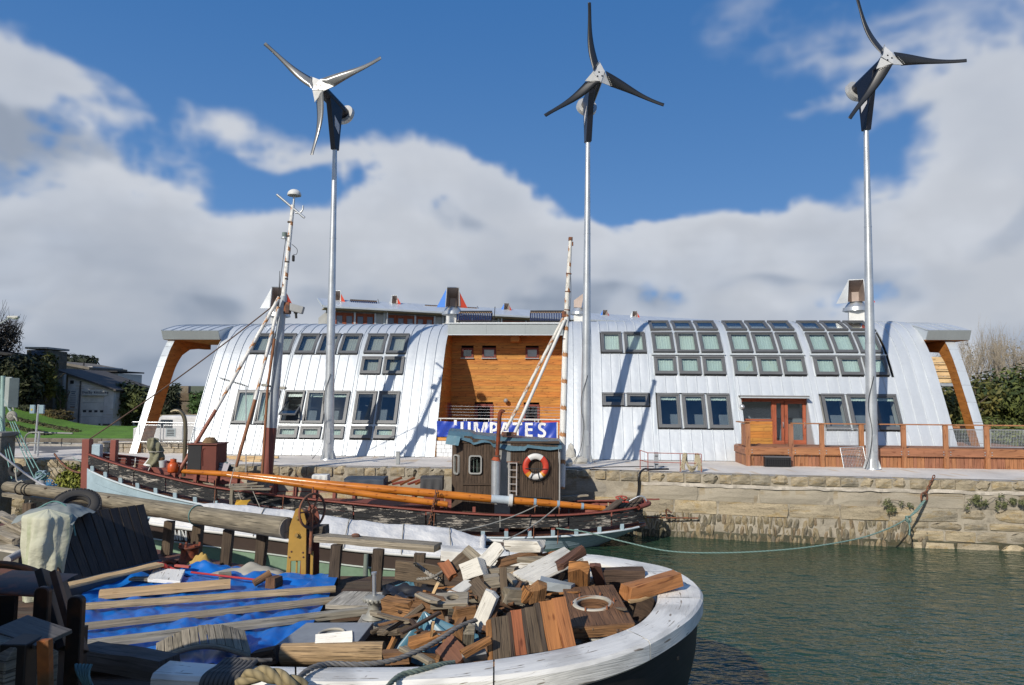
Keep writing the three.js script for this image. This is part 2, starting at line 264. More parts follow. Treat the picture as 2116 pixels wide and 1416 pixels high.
// ================================================================ ground, road, water
let onLawn;
const quayEdge = [[-80, -36], [-30, -31.2], [-17, -28], [-12, -26.5], [3, -25.7], [8.7, -24.3], [16.5, -23.15], [40, -19.6], [110, -9]];
const edgeZ = x => { for (let i = 0; i < quayEdge.length - 1; i++) { const [a, b] = quayEdge[i], [c, d] = quayEdge[i + 1]; if (x <= c || i === quayEdge.length - 2) return b + (d - b) * (x - a) / (c - a); } };
{
  // ground sheet, dips behind the lawn on the left
  const xs = 120, zs = 60, g = surf(xs, zs, (u, v) => {
    const x = mix(-420, 420, u), k = v * v, z = mix(edgeZ(Math.max(-80, Math.min(110, x))) - .5, -700, k);
    let y = QY - .012; y -= 1.75 * ss(-50, -62, z) * ss(-20, -30, x) * ss(-120, -40, x) * ss(-130, -90, z); y += ss(-150, -500, z) * 8;
    return V(x, y, z);
  });
  struct('ground', g, mat([.16, .17, .10], { map: T.grass, roughness: 1 }));
  // concrete quay surface
  const q = surf(160, 14, (u, v) => { const x = mix(-26, 60, u), z0 = edgeZ(x) - .45; const z = mix(z0, -33.5, v); return V(x, QY + .01 * n2(x * .7, z * .7) * ss(0, .1, v), z); });
  struct('quay_surface', q, mat([.82, .76, .68], { map: rep(tex(1024, (u, v) => { const a = fbm(u, v, 5, 5, 171), b = fbm(u, v, 40, 3, 172), st = ss(.58, .8, n2p(u * 26, v * 4, 26, 4, 175)) * ss(.4, .65, fbm(u, v, 4, 3, 176)); const q = .80 + .34 * (a - .5) + .16 * (b - .5); return [q * (1 - .12 * st), q * (1 - .26 * st), q * (1 - .42 * st)]; }), 7, 5), bumpMap: T.gritB, bumpScale: .012, roughness: .95 }));
  // road on the left
  struct('road', surf(30, 2, (u, v) => V(mix(-60, -15.5, u), QY + .004, mix(-31.2 - ss(.5, 0, u) * .6, -35.2, v))), mat([.17, .17, .175], { map: T.asph, bumpMap: T.gritB, bumpScale: .006, roughness: .95 }));
  const k = []; for (let i = 0; i < 20; i++) k.push(rbox(2, .14, .3, .02, -55 + i * 2.02, QY + .06, -35.4));
  struct('kerb', k.length ? mergeGeometries(k.map(clean)) : null, M.concrete);
  const pv = surf(30, 1, (u, v) => V(mix(-60, -15.5, u), QY + .1, mix(-35.55, -36.3, v))); struct('pavement', pv, M.concrete);
  const lw = [[0, 'road_line']]; const line = struct('road_line', surf(20, 1, (u, v) => V(mix(-50, -15.6, u), QY + .01, mix(-34.6, -34.75, v))), plain([.6, .6, .56])); line.userData.kind = 'structure';
  // lawn bank
  const lawnY = (x, z) => { const v = Math.min(1, Math.max(0, (z + 36.6) / -15.4)); return QY + .16 + ss(0, 1, v) * 1.6 * ss(-29, -38, x) + .10 * v * ss(-18, -26, x) + .05 * (n2(x * 1.1, z * 1.1, 0, 3) - .5) - ss(-20, -17.5, x) * .3; }; onLawn = (px, py) => { for (let z = -36.8; z > -60; z -= .1) { const p = atZ(px, py, z); if (p.y <= lawnY(p.x, z)) return p; } return atZ(px, py, -46); };
  const lawn = surf(90, 40, (u, v) => { const x = mix(-60, -17.5, u); const z = mix(-36.6, -52, v); return V(x, lawnY(x, z), z); });
  struct('lawn', lawn, mat([.15, .31, .028], { map: T.grass, bumpMap: T.grass, bumpScale: .03, roughness: 1 }));
  const wk = []; for (let i = 0; i < 22; i++) wk.push(rbox(1.96, .22, .22, .03, -59 + i * 1.98, QY + .2, -36.5));
  const w = solo('low_stone_wall', wk, mat([.22, .2, .17], { map: T.granite, roughness: .95 }), 'low dark stone edging wall along the front of the green lawn', 'wall');
  // water
  const wt = rep(tex(1024, (u, v) => {
    // normal map from a sum of tiling waves
    let dx = 0, dy = 0; const h = (a, b) => .50 * n2p(a * 14 + n2p(a * 6, b * 9, 6, 9, 5) * 1.6, b * 22, 14, 22, 201) + .3 * n2p(a * 34, b * 54, 34, 54, 202) + .16 * n2p(a * 80, b * 120, 80, 120, 203); const e = 1 / 1024;
    const c = h(u, v); dx = (h(u + e, v) - c) / e; dy = (h(u, v + e) - c) / e; const s = .030; const l = Math.hypot(dx * s, dy * s, 1);
    return [.5 - .5 * dx * s / l, .5 - .5 * dy * s / l, .5 + .5 / l];
  }, false), 5.5, 4.2);
  const wm = new THREE.MeshPhysicalMaterial({ color: C(.020, .050, .030), roughness: .06, metalness: 0, ior: 1.33, normalMap: wt, normalScale: new THREE.Vector2(.42, .42) });
  const sx = 260, sz = 220;
  const wg = surf(sx, sz, (u, v) => { const a = u * 2 - 1, x = 6 + a * 30 + 380 * a * a * a * a * a, b = v, z = -33 + b * 36 + 300 * Math.pow(b, 6); const f = Math.exp(-Math.abs(a) * 1.2); const h = (n2(x * .9 + z * .5, z * 1.7, 0, 7) - .5) * .04 + (n2(x * 2.6 - z, z * 4.2, 0, 8) - .5) * .018 + (n2(x * .3, z * .45, 0, 4) - .5) * .05; return V(x, WY + h * (.3 + .7 * f), z); });
  struct('water', wg, wm);
}
// ================================================================ quay wall: stones one by one
{
  const tones = [[.55, .475, .35], [.50, .44, .335], [.45, .40, .31], [.58, .50, .36], [.43, .395, .325]].map(c => mat(c, { map: T.granite, bumpMap: T.gritB, bumpScale: .022, roughness: .93 }));
  const slate = [[.40, .35, .25], [.32, .295, .22], [.45, .38, .26], [.27, .25, .20], [.37, .30, .21]].map(c => mat(c, { map: T.granite, bumpMap: T.gritB, bumpScale: .02, roughness: .93 }));
  const crs = [[.43, .39, .32], [.39, .36, .305], [.46, .415, .335]].map(c => mat(c, { map: T.wall, bumpMap: T.gritB, bumpScale: .014, roughness: .95 }));
  const wall = thing('quay_wall', 'long granite and rubble harbour wall between the quay edge and the water', 'quay wall', V(0, 0, 0));
  const variant = (sx, r) => Array.from({ length: 7 }, () => { const g = new THREE.BoxGeometry(1, 1, 1, 3, 3, 1), p = g.attributes.position, s = rnd() * 90; for (let i = 0; i < p.count; i++) { let x = p.getX(i), y = p.getY(i), z = p.getZ(i); const ex = Math.abs(x) > .4 && Math.abs(y) > .4; const k = ex ? 1 - r * 1.1 : 1; x = x * k + (n3(x * 2 + s, y * 2, z, 1) - .5) * r; y = y * k + (n3(x * 2 + s, y * 2 + 7, z, 2) - .5) * r; if (z > 0) { const edge = Math.max(Math.abs(x), Math.abs(y)) > .4; z = .5 - (edge ? .07 + r * .4 : 0) + (n3(x * 3 + s, y * 3, 5, 3) - .5) * (.12 + r * .7); } p.setXYZ(i, x, y, z); } const q = uvm(g); q.computeVertexNormals(); return q; });
  const sharp = variant(1, .025), lumpy = variant(1, .22), slim = variant(1, .16);
  // frame along the wall: place stone with its face at wall line
  const ang = x => Math.atan2(edgeZ(x + .3) - edgeZ(x - .3), .6);
  const stone = (x, y0, y1, w, d, out, geo, m) => { const o = P('stone', geo, m, wall, x, (y0 + y1) / 2, edgeZ(x) + out - d / 2); o.scale.set(w, y1 - y0, d); o.rotation.y = -ang(x); return o; };
  // mortar core, battered slightly to the water
  const core = surf(150, 1, (u, v) => { const x = mix(-34, 62, u); return V(x, mix(QY - .02, -1, v), edgeZ(x) - .045 + .02 * v); }, (u, v, p) => [p.x, p.y]);
  P('mortar_core', core, M.mortar, wall);
  const coreTop = surf(150, 1, (u, v) => { const x = mix(-34, 62, u); return V(x, QY - .012, edgeZ(x) - .05 - .6 * v); }); P('mortar_bed', coreTop, M.concrete, wall);
  // coping
  for (let x = -22; x < 26;) { const w = rr(.36, .62); stone(x + w / 2, 2.13 + rr(-.02, .04), QY - rr(.0, .02), w - rr(.015, .05), .5, rr(.0, .06), pick(lumpy.slice(0, 3).concat(sharp)), pick(tones)); x += w; }
  // white mortar fillet under the coping
  const mf = surf(200, 2, (u, v) => { const x = mix(4.5, 22, u); return V(x, mix(2.13, 2.02, v) + (n2(x * 3, 1) - .5) * .05, edgeZ(x) + .012 + (n2(x * 5, v * 3, 0, 4) - .3) * .05); }, (u, v, p) => [p.x, p.y]); P('mortar_fillet', mf, mat([.72, .66, .57], { map: T.grit, roughness: .95 }), wall);
  // dressed course
  for (let x = -20; x < 26;) { const w = rr(1.4, 2.6); stone(x + w / 2, 1.545, 2.06, w - .008, .4, rr(-.015, .02), pick(sharp), pick(crs)); x += w; }
  // granite course
  for (let x = -14; x < 12.5;) { const w = rr(1.1, 2.3); stone(x + w / 2, 1.11, 1.54, w - .012, .4, rr(.0, .05), pick(sharp), pick(tones.slice(0, 4))); x += w; }
  // vertical slate rubble
  const wet = [[.10, .10, .065], [.07, .075, .05], [.14, .125, .08]].map(c => mat(c, { map: T.granite, bumpMap: T.gritB, bumpScale: .02, roughness: .6 })); P('tide_band', surf(150, 2, (u, v) => { const x = mix(-34, 62, u); return V(x, mix(.20, .47 + .08 * n2(x * 1.7, 3), v), edgeZ(x) - .02); }, (u, v, p) => [p.x, p.y]), wet[0], wall); let n = 0;
  for (let row = 0; row < 4; row++) for (let x = 3.2; x < 13.3;) {
    const w = rr(.07, .20), y1 = 1.12 - row * .30 + rr(-.07, .05), y0 = y1 - rr(.28, .44);
    if (rnd() < .93) { const o = stone(x + w / 2, Math.max(y0, -.2), y1, w - rr(.0, .025), rr(.25, .4), rr(-.03, .045), pick(slim), pick(row === 3 && rnd() < .75 ? wet : slate)); o.rotation.z = rr(-.22, .22); n++; }
    x += w;
  }
  // larger squared rubble on the right
  for (const [y0, y1, a, b] of [[1.13, 1.54, .8, 1.5], [.86, 1.11, .5, 1.3], [.50, .85, .6, 1.4], [-.1, .48, .7, 1.5]]) for (let x = 12.7 + rr(0, .4); x < 27;) { const w = rr(a, b); const o = stone(x + w / 2, y0 + rr(0, .05), y1 - rr(0, .04), w - rr(.03, .08), .4, rr(-.01, .05), rnd() < .4 ? pick(lumpy) : pick(sharp), pick(tones)); o.rotation.z = rr(-.03, .03); x += w; }
  // rough masonry on the left behind the bow
  for (let row = 0; row < 6; row++) for (let x = -22; x < -11.5;) { const w = rr(.4, 1.1), y1 = 2.08 - row * .38 + rr(-.05, .04); const o = stone(x + w / 2, y1 - rr(.33, .40), y1, w - .03, .4, rr(-.02, .12), pick(lumpy), pick(tones.slice(0, 3).concat(slate.slice(0, 2)))); o.rotation.z = rr(-.06, .06); x += w; }
  // iron ladder hook, bar in the wall near the stern
  P('iron_bar', rod(V(4.6, .95, -25.0), V(6.3, .98, -24.75), .025), M.rust, wall); P('iron_hook', tube([V(5.3, .9, -24.95), V(5.25, 1.25, -24.8), V(5.4, 1.15, -24.7)], .03), M.rust, wall);
}
let window_cowl, window_solar; const fasM = mat([.36, .40, .41], { map: T.zinc, metalness: .3, roughness: .45 }); const plinthM = mat([.50,.46,.40],{map:T.granite,bumpMap:T.gritB,bumpScale:.015,roughness:.95});
// ================================================================ the zinc building
const TH = Math.atan(.07), BO = V(0, QY, -30.27);
const prof0 = [[0, 0], [.8, .375], [1.6, .75], [2.4, 1.125], [3.1, 1.47], [3.7, 1.78], [4.2, 2.05], [4.65, 2.34], [5.02, 2.64], [5.36, 3.02], [5.66, 3.5], [5.88, 4.05], [6.02, 4.7], [6.09, 5.4], [6.1, 6.1], [6.02, 7], [5.75, 8], [5.2, 9], [4.3, 9.8], [0, 11]];
const profR = prof0.map(([y, w]) => [y + .16 * ss(5, 6, y), w]);
const bld = thing('harbour_building', 'long zinc clad building with curved roof and timber recess on the quay', 'building', BO);
bld.rotation.y = -TH;
{
  // profile sampler
  const mk = pr => {
    const c = new THREE.CatmullRomCurve3(pr.map(([y, w]) => V(0, y, -w)), false, 'centripetal'); const N = 400, pts = c.getPoints(N); let top = 0; for (let i = 0; i <= N; i++) if (pts[i].y > pts[top].y) top = i;
    const at = f => { const i = Math.max(0, Math.min(N - 1, Math.floor(f))), t = f - i; return pts[i].clone().lerp(pts[i + 1], t); };
    const fy = y => { let lo = 0, hi = top; for (let k = 0; k < 30; k++) { const m = (lo + hi) / 2; if (at(m).y < y) lo = m; else hi = m; } return lo; };
    const nrm = f => { const a = at(Math.max(0, f - 1)), b = at(Math.min(N - .01, f + 1)); const t = b.sub(a).normalize(); return V(0, -t.z, t.y).multiplyScalar(1); };  // outward: towards viewer and up
    return { at, fy, nrm, N, top };
  };
  const PL = mk(prof0), PR = mk(profR);
  // cladding panel between two parameters, width w, slightly pillowed, standing rib on its left edge
  const panelGeo = (p, f0, f1, w, rib = true) => {
    const L = p.at(f0).distanceTo(p.at(f1)), n = Math.max(2, Math.min(16, Math.round(L / .35))), pos = [], uv = [], idx = []; const bul = rr(.004, .012), ph = rnd() * 9;
    const xs = [0, .25, .5, .75, 1]; let len = 0, prev = null;
    for (let j = 0; j <= n; j++) {
      const f = mix(f0, f1, j / n), c = p.at(f), nn = p.nrm(f); if (prev) len += c.distanceTo(prev); prev = c.clone();
      for (const a of xs) { const off = bul * Math.sin(Math.PI * a) * (1 + .8 * Math.sin(ph + len * 3)) + .004 * Math.sin(ph * 3 + len * 7 + a * 5); const q = c.clone().addScaledVector(nn, off); pos.push(a * w, q.y, q.z); uv.push(a * w + ph, len + ph); }
    }
    for (let j = 0; j < n; j++) for (let i = 0; i < 4; i++) { const a = j * 5 + i; idx.push(a, a + 1, a + 6, a, a + 6, a + 5); }
    const g = new THREE.BufferGeometry(); g.setAttribute('position', new THREE.Float32BufferAttribute(pos, 3)); g.setAttribute('uv', new THREE.Float32BufferAttribute(uv, 2)); g.setIndex(idx); g.computeVertexNormals();
    if (!rib) return clean(g);
    const rp = [], ri = [], ru = []; for (let j = 0; j <= n; j++) { const f = mix(f0, f1, j / n), c = p.at(f), nn = p.nrm(f); for (const [dx, dn] of [[-.012, -.01], [-.012, .04], [.012, .04], [.012, -.01]]) { const q = c.clone().addScaledVector(nn, dn); rp.push(dx, q.y, q.z); ru.push(dx, j * .3); } }
    for (let j = 0; j < n; j++) for (let i = 0; i < 3; i++) { const a = j * 4 + i; ri.push(a, a + 1, a + 5, a, a + 5, a + 4); }
    const h = new THREE.BufferGeometry(); h.setAttribute('position', new THREE.Float32BufferAttribute(rp, 3)); h.setAttribute('uv', new THREE.Float32BufferAttribute(ru, 2)); h.setIndex(ri); const hh = h.toNonIndexed(); hh.computeVertexNormals();
    return mergeGeometries([clean(g), clean(hh)]);
  };
  const clad = (p, name, breaks, opens, yb, label) => {
    const grp = G(name, bld); const cache = {};
    for (let i = 0; i < breaks.length - 1; i++) {
      const u0 = breaks[i], u1 = breaks[i + 1], um = (u0 + u1) / 2;
      let cuts = [[yb, 99]];
      for (const [a, b, y0, y1] of opens) if (um > a && um < b) cuts = cuts.flatMap(([s, e]) => { const r = []; if (y0 - s > .05) r.push([s, Math.min(e, y0)]); if (e - y1 > .05 && y1 > s) r.push([Math.max(s, y1), e]); return r; });
      for (const [s, e] of cuts) {
        const segs = e === 99 && s < 3 ? [[s, 99]] : [[s, e]];
        for (const [a, b] of segs) { const w = u1 - u0, key = a.toFixed(2) + b.toFixed(2) + w.toFixed(2) + (i % 3); const g = cache[key] || (cache[key] = panelGeo(p, p.fy(a), b === 99 ? p.N - 40 : p.fy(b), w)); P('panel', g, M.zinc[(i * 7 + (a > 3 ? 1 : 0)) % 3], grp, u0); }
      }
    }
    return grp;
  };
  const split = (a, b, n) => Array.from({ length: n }, (_, i) => a + (b - a) * i / n);
  // openings [u0,u1,y0,y1]
  const oL = [[-12.3, -10.3, 1.24, 2.76], [-12.3, -10.3, 4.38, 5.42], [-10.2, -7.14, .66, 2.76], [-10.2, -7.14, 4.38, 5.42], [-6.98, -4.92, .66, 2.76], [-6.98, -4.92, 3.46, 5.42]];
  const bL = [...split(-13.85, -12.3, 4), ...split(-12.3, -10.3, 5), -10.3, ...split(-10.2, -7.14, 7), -7.14, ...split(-6.98, -4.92, 5), ...split(-4.92, -3.2, 4), -3.2];
  clad(PL, 'left_cladding', bL, oL, 0.02);
  const oR = [[3.8, 5.86, 2.15, 2.75], [3.8, 5.86, 4.48, 5.50], [6.08, 9.2, 1.24, 2.76], [6.08, 9.2, 3.5, 6.14], [9.48, 12.62, 3.5, 6.14], [9.62, 12.36, .0, 2.62], [12.88, 16.16, 1.24, 2.76], [12.88, 16.16, 3.5, 6.14]];
  const bR = [...split(2.15, 3.8, 4), ...split(3.8, 5.86, 5), 5.86, ...split(6.08, 9.2, 7), 9.2, 9.48, ...split(9.62, 12.36, 6), 12.36, 12.62, ...split(12.88, 16.16, 7), ...split(16.16, 17.95, 4), 17.95];
  clad(PR, 'right_cladding', bR, oR, 0.02);
  // dark inside: a shell 1.1 m behind the cladding, floors
  for (const [p, a, b] of [[PL, -13.7, -3.3], [PR, 2.3, 17.85]]) {
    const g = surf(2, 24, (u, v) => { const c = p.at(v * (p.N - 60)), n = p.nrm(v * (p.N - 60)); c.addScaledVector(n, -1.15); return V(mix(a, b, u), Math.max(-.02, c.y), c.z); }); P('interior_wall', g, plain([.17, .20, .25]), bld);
    P('interior_floor', box(b - a, .25, 2, (a + b) / 2, 3.0, -2.9), plain([.35, .32, .28]), bld); P('ground_floor', box(b - a, .1, 3, (a + b) / 2, .02, -1.9), M.dark, bld);
  }
  // base strip (dark gap) under the cladding
  P('plinth', [box(10.5, .07, .1, -8.52, .02, -.09), box(7.3, .07, .1, 5.85, .02, -.09), box(5.5, .07, .1, 15.1, .02, -.09)], M.dark, bld);
  // ------------------------------------------------ windows
  const flash = G('flashing', bld);
  const strip = (p, u0, u1, y0, y1) => P('flashing_strip', panelGeo(p, p.fy(y0), p.fy(y1), u1 - u0, false).translate(0, 0, .0), M.zincF, flash, u0);
  const blindM = [0, 1].map(i => mat([.56 - .05 * i, .66 - .05 * i, .62 - .05 * i], { map: T.cloth, roughness: .9 }));
  const wcache = {}, greySheet = mat([.36, .37, .35], { map: T.cloth, roughness: .9 });
  const win = (p, u0, u1, y0, y1, kind, tilt = 0) => {
    const g = G('window', bld), A = p.at(p.fy(y0)), B = p.at(p.fy(Math.min(y1, p.at(p.top).y - .01))); const c = A.clone().add(B).multiplyScalar(.5), h = A.distanceTo(B), w = u1 - u0; g.position.set((u0 + u1) / 2, c.y, c.z); const d = B.clone().sub(A).normalize(); g.rotation.x = Math.atan2(d.z, d.y);
    const nrmOff = .03; const key = w.toFixed(2) + h.toFixed(2); const b = .075, dp = .13;
    const K = wcache[key] || (wcache[key] = {
      frame: mergeGeometries([box(w, b * 1.15, dp + .03, 0, h / 2 - b * .57, nrmOff), box(w, b * 1.2, dp, 0, -h / 2 + b * .6, nrmOff), box(b, h - b * 2.35, dp - .002, -w / 2 + b / 2, 0, nrmOff), box(b, h - b * 2.35, dp - .002, w / 2 - b / 2, 0, nrmOff)].map(clean)),
      sash: (() => { const W = w - 2 * b - .01, H = h - 2.35 * b - .01, s = .055; return mergeGeometries([box(W, s, .06, 0, H / 2 - s / 2), box(W, s, .06, 0, -H / 2 + s / 2), box(s, H - 2 * s, .058, -W / 2 + s / 2), box(s, H - 2 * s, .058, W / 2 - s / 2)].map(clean)); })(),
      pane: box(w - 2 * b - .12, h - 2.35 * b - .12, .008), blind: surf(24, 1, (u, v) => V((u - .5) * (w - 2 * b - .02), (v - .5) * (h - 2.4 * b), .012 * Math.sin(u * 44) + .006 * Math.sin(u * 17))), rev: mergeGeometries([box(w, .02, .5, 0, h / 2 - .012, -.28), box(w, .02, .5, 0, -h / 2 + .012, -.28), box(.02, h - .05, .5, -w / 2 + .012, 0, -.28), box(.02, h - .05, .5, w / 2 - .012, 0, -.28)].map(clean))
    });
    P('frame', K.frame, M.frame, g); P('reveal', K.rev, M.white, g);
    if (tilt) { const s = G('sash', g, 0, 0, .06); s.rotation.x = tilt; const q = K.sash.clone(); P('sash', K.sash, M.frame, g, 0, 0, .06).rotation.x = tilt; P('pane', K.pane, M.glass, g, 0, 0, .06).rotation.x = tilt; g.remove(s); }
    else { P('sash', K.sash, M.frame, g, 0, 0, .05); P('pane', K.pane, M.glass, g, 0, 0, .05); }
    if (kind === 'g') P('blind', K.blind, greySheet, g, 0, 0, -.16);  // grey sheet added behind the left upper panes to lighten their dark interior
    if (kind === 'b') P('blind', K.blind, pick(blindM), g, 0, 0, -.06);
    if (kind === 'h') { const o = P('blind', K.blind, blindM[0], g, 0, h * .38, -.06); o.scale.y = .09; }
    return g;
  };
  const cols = (p, U0, U1, n, y0, y1, kinds, o = {}) => { const gap = .11, w = (U1 - U0 - gap * (n - 1)) / n; for (let i = 0; i < n; i++) { const a = U0 + i * (w + gap); win(p, a, a + w, y0, y1, kinds[i] || kinds[0], (o.tilt || [])[i] || 0); if (i && !o.nogap) strip(p, a - gap, a, o.g0 ?? y0, o.g1 ?? y1); } };
  // left block
  cols(PL, -12.27, -10.33, 2, 1.28, 2.72, ['b', 'b'], { tilt: [.10, .10] }); cols(PL, -12.27, -10.33, 2, 4.42, 5.38, ['g', 'g']);
  cols(PL, -10.12, -7.2, 3, 1.32, 2.72, ['h', 'h', 'h'], { tilt: [-.62, .16, 0], g0: .68, g1: 2.74 }); cols(PL, -10.12, -7.2, 3, .70, 1.2, ['b', 'b', 'b'], { nogap: 1 }); cols(PL, -10.12, -7.2, 3, 4.42, 5.38, ['g', 'g', 'g']);
  strip(PL, -10.2, -7.14, 1.21, 1.31); strip(PL, -10.2, -10.13, .66, 2.76); strip(PL, -7.2, -7.14, .66, 2.76); strip(PL, -10.2, -10.13, 4.38, 5.42); strip(PL, -7.2, -7.14, 4.38, 5.42);
  cols(PL, -6.92, -4.98, 2, 1.33, 2.72, ['d', 'd'], { g0: .68, g1: 2.74 }); cols(PL, -6.92, -4.98, 2, .72, 1.22, ['b', 'b'], { nogap: 1 }); cols(PL, -6.92, -4.98, 2, 3.5, 4.28, ['g', 'g'], { g0: 3.46, g1: 5.42 }); cols(PL, -6.92, -4.98, 2, 4.44, 5.38, ['g', 'g'], { nogap: 1 });
  strip(PL, -6.98, -4.92, 1.23, 1.32); strip(PL, -6.98, -4.92, 4.30, 4.42);
  for (const u of [-6.98, -4.98]) { strip(PL, u, u + .06, .66, 2.76); strip(PL, u, u + .06, 3.46, 5.42); }
  strip(PL, -10.3, -10.2, .02, 6.05); strip(PL, -7.14, -6.98, .02, 6.05);
  // right block
  cols(PR, 3.84, 5.82, 2, 4.52, 5.48, ['b', 'b']); cols(PR, 3.82, 5.78, 2, 2.19, 2.72, ['d', 'd']);
  for (const U0 of [6.13, 9.53, 12.95]) { const U1 = U0 + 3.03; cols(PR, U0, U1, 3, 3.56, 4.36, ['b', 'b', 'b'], { g0: 3.5, g1: 6.12 }); cols(PR, U0, U1, 3, 4.55, 5.48, ['b', 'b', 'b'], { nogap: 1, tilt: U0 < 7 ? [0, .09, 0] : [] }); cols(PR, U0, U1, 3, 5.62, 6.10, ['d', 'd', 'd'], { nogap: 1 }); strip(PR, U0 - .06, U1 + .08, 4.38, 4.53); strip(PR, U0 - .06, U1 + .08, 5.5, 5.6); P('gutter_bar', box(3.2, .05, .1, U0 + 1.5, 4.47, -2.14), M.zincF, flash); strip(PR, U0 - .07, U0, 3.5, 6.14); strip(PR, U1, U1 + .07, 3.5, 6.14); }
  cols(PR, 6.13, 9.16, 3, 1.29, 2.71, ['h', 'h', 'h']); cols(PR, 12.95, 16.0, 3, 1.29, 2.74, ['h', 'h', 'h']); strip(PR, 16.0, 16.16, 1.24, 2.76);
  strip(PR, 5.86, 6.08, .02, 6.1); strip(PR, 9.2, 9.48, .02, 6.1);
  // ------------------------------------------------ door recess in the right block
  {
    const w = 1.27, z = -w;
    P('lintel', box(2.8, .05, .5, 11, 2.6, -1.05), M.zincF, bld); P('door_head', box(2.74, .12, .1, 10.99, 2.53, z), M.terra, bld);
    for (let i = 0; i < 7; i++) P('board', box(1.33, .136, .05, 10.3, .68 + i * .142, z + rr(-.003, .003)), M.orange[i % 4], bld);
    const wf = G('window', bld); P('frame', [box(1.34, .06, .1, 10.3, 2.45, z), box(1.34, .07, .12, 10.3, 1.66, z + .01), box(.06, .72, .1, 9.66, 2.06, z), box(.06, .72, .1, 10.94, 2.06, z)], M.terra, wf); P('pane', box(1.22, .74, .01, 10.3, 2.06, z), M.glass, wf);
    const leaf = (u0, u1, st) => { const d = G('door', bld); const c = (u0 + u1) / 2, W = u1 - u0; P('frame', [box(W, st, .07, c, 2.47 - st / 2, z + .02), box(W, st * 1.6, .07, c, .62 + st * .8, z + .02), box(st, 1.85 - st * 2.6, .068, u0 + st / 2, 1.545 + st * .3, z + .02), box(st, 1.85 - st * 2.6, .068, u1 - st / 2, 1.545 + st * .3, z + .02)], M.terra, d); P('pane', box(W - 2 * st, 1.85 - st * 2.5, .01, c, 1.55 + st * .3, z + .02), M.glass, d); P('handle', tube([V(u1 - st / 2 - .01, 1.35, z + .06), V(u1 - st / 2 - .01, 1.36, z + .12), V(u1 - st / 2 - .01, 1.56, z + .12), V(u1 - st / 2 - .01, 1.57, z + .06)], .012), M.galv, d); return d; };
    leaf(11.0, 11.42, .11); leaf(11.45, 12.32, .13); P('door_post', box(.07, 1.9, .12, 10.975, 1.53, z + .005), M.terra, bld);
    const side = s => { const pts = [[0, 0], [1.27, 0]]; const sh = [[.3, .62], [1.27, .62], [1.27, 2.6], [1.22, 2.6]]; const g = extr(sh, .04); g.rotateY(Math.PI / 2); return g.translate(s, 0, 0); };
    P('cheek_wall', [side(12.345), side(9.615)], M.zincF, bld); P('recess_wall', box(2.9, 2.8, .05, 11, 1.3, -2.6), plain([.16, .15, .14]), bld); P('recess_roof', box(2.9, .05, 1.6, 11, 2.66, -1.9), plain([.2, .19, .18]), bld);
    P('wall_lamp', [new THREE.SphereGeometry(.11, 16, 10, 0, 6.3, 0, 1.6).rotateX(Math.PI / 2).translate(9.63, 2.2, -.95), cyl(.1, .1, .04, 14).rotateX(Math.PI / 2).translate(9.63, 2.2, -.97)], M.galv, bld);
  }
  // ------------------------------------------------ timber recess between the blocks
  {
    const zb = -4.25, u0 = -3.2, u1 = 2.15, bh = .128; const wallG = G('recess_wall', bld);
    // back wall boards, cut round the openings
    const holes = [[-2.72, -2.14, 4.37, 4.86], [-1.72, -1.06, 4.37, 4.87], [.36, .98, 4.37, 4.88], [-2.05, -1.17, .75, 2.19], [.28, 1.02, 1.45, 2.19]];
    for (let y = .75, k = 0; y < 5.9; y += bh, k++) { let cs = [[u0, u1]]; for (const [a, b, c, d] of holes) if (y + bh > c && y < d) cs = cs.flatMap(([s, e]) => { const r = []; if (a > s && a < e) { r.push([s, a]); if (b < e) r.push([b, e]); return r; } return [[s, e]]; }); for (const [s, e] of cs) { if (e - s < .06) continue; const o = P('board', box(e - s, bh - .006, .03), M.orange[(k * 5 + (s > 0 ? 1 : 0)) % 4], wallG, (s + e) / 2, y + bh / 2, zb + rr(-.002, .002)); o.rotation.x = .05; } }
    P('backing', box(5.5, 5.6, .05, -.52, 3.1, zb - .7), M.dark, wallG);
    // side wall boards of the left block, trimmed to the curved profile
    const sideG = G('recess_side_wall', bld);
    for (let y = .75, k = 0; y < 5.75; y += bh, k++) { const zf = PL.at(PL.fy(y + bh)).z - .03; const L = zf - zb; if (L > .1) P('board', box(.03, bh - .006, L), M.orange[k % 4], sideG, u0 + rr(-.002, .002), y + bh / 2, (zf + zb) / 2); const zr = PR.at(PR.fy(y + bh)).z - .03; P('board', box(.03, bh - .006, zr - zb), M.orange[(k + 2) % 4], sideG, u1, y + bh / 2, (zr + zb) / 2); }
    const endg = x => { const pts = []; for (let i = 0; i <= 24; i++) { const c = PL.at(PL.fy(.02 + i / 24 * 6.0)); pts.push([-c.z, c.y]); } pts.push([9, 5.2], [9, 0]); const g = extr(pts.map(([w, y]) => [w + .05, y - .02]), .05); g.rotateY(Math.PI / 2); return g.translate(x, 0, 0); };
    P('end_wall', [endg(-3.27), endg(-13.83), endg(2.18), endg(17.9)], M.orange[1], bld);
    // panelled door in the side wall
    const dz = -3.55; const dr = G('door', bld); P('panel', box(.06, 1.5, .8, u0 + .03, 1.5, dz), M.terra, dr); for (let i = 0; i < 4; i++) P('rail', box(.05, 1.4, .03, u0 + .07, 1.5, dz - .3 + i * .2), M.redp, dr);
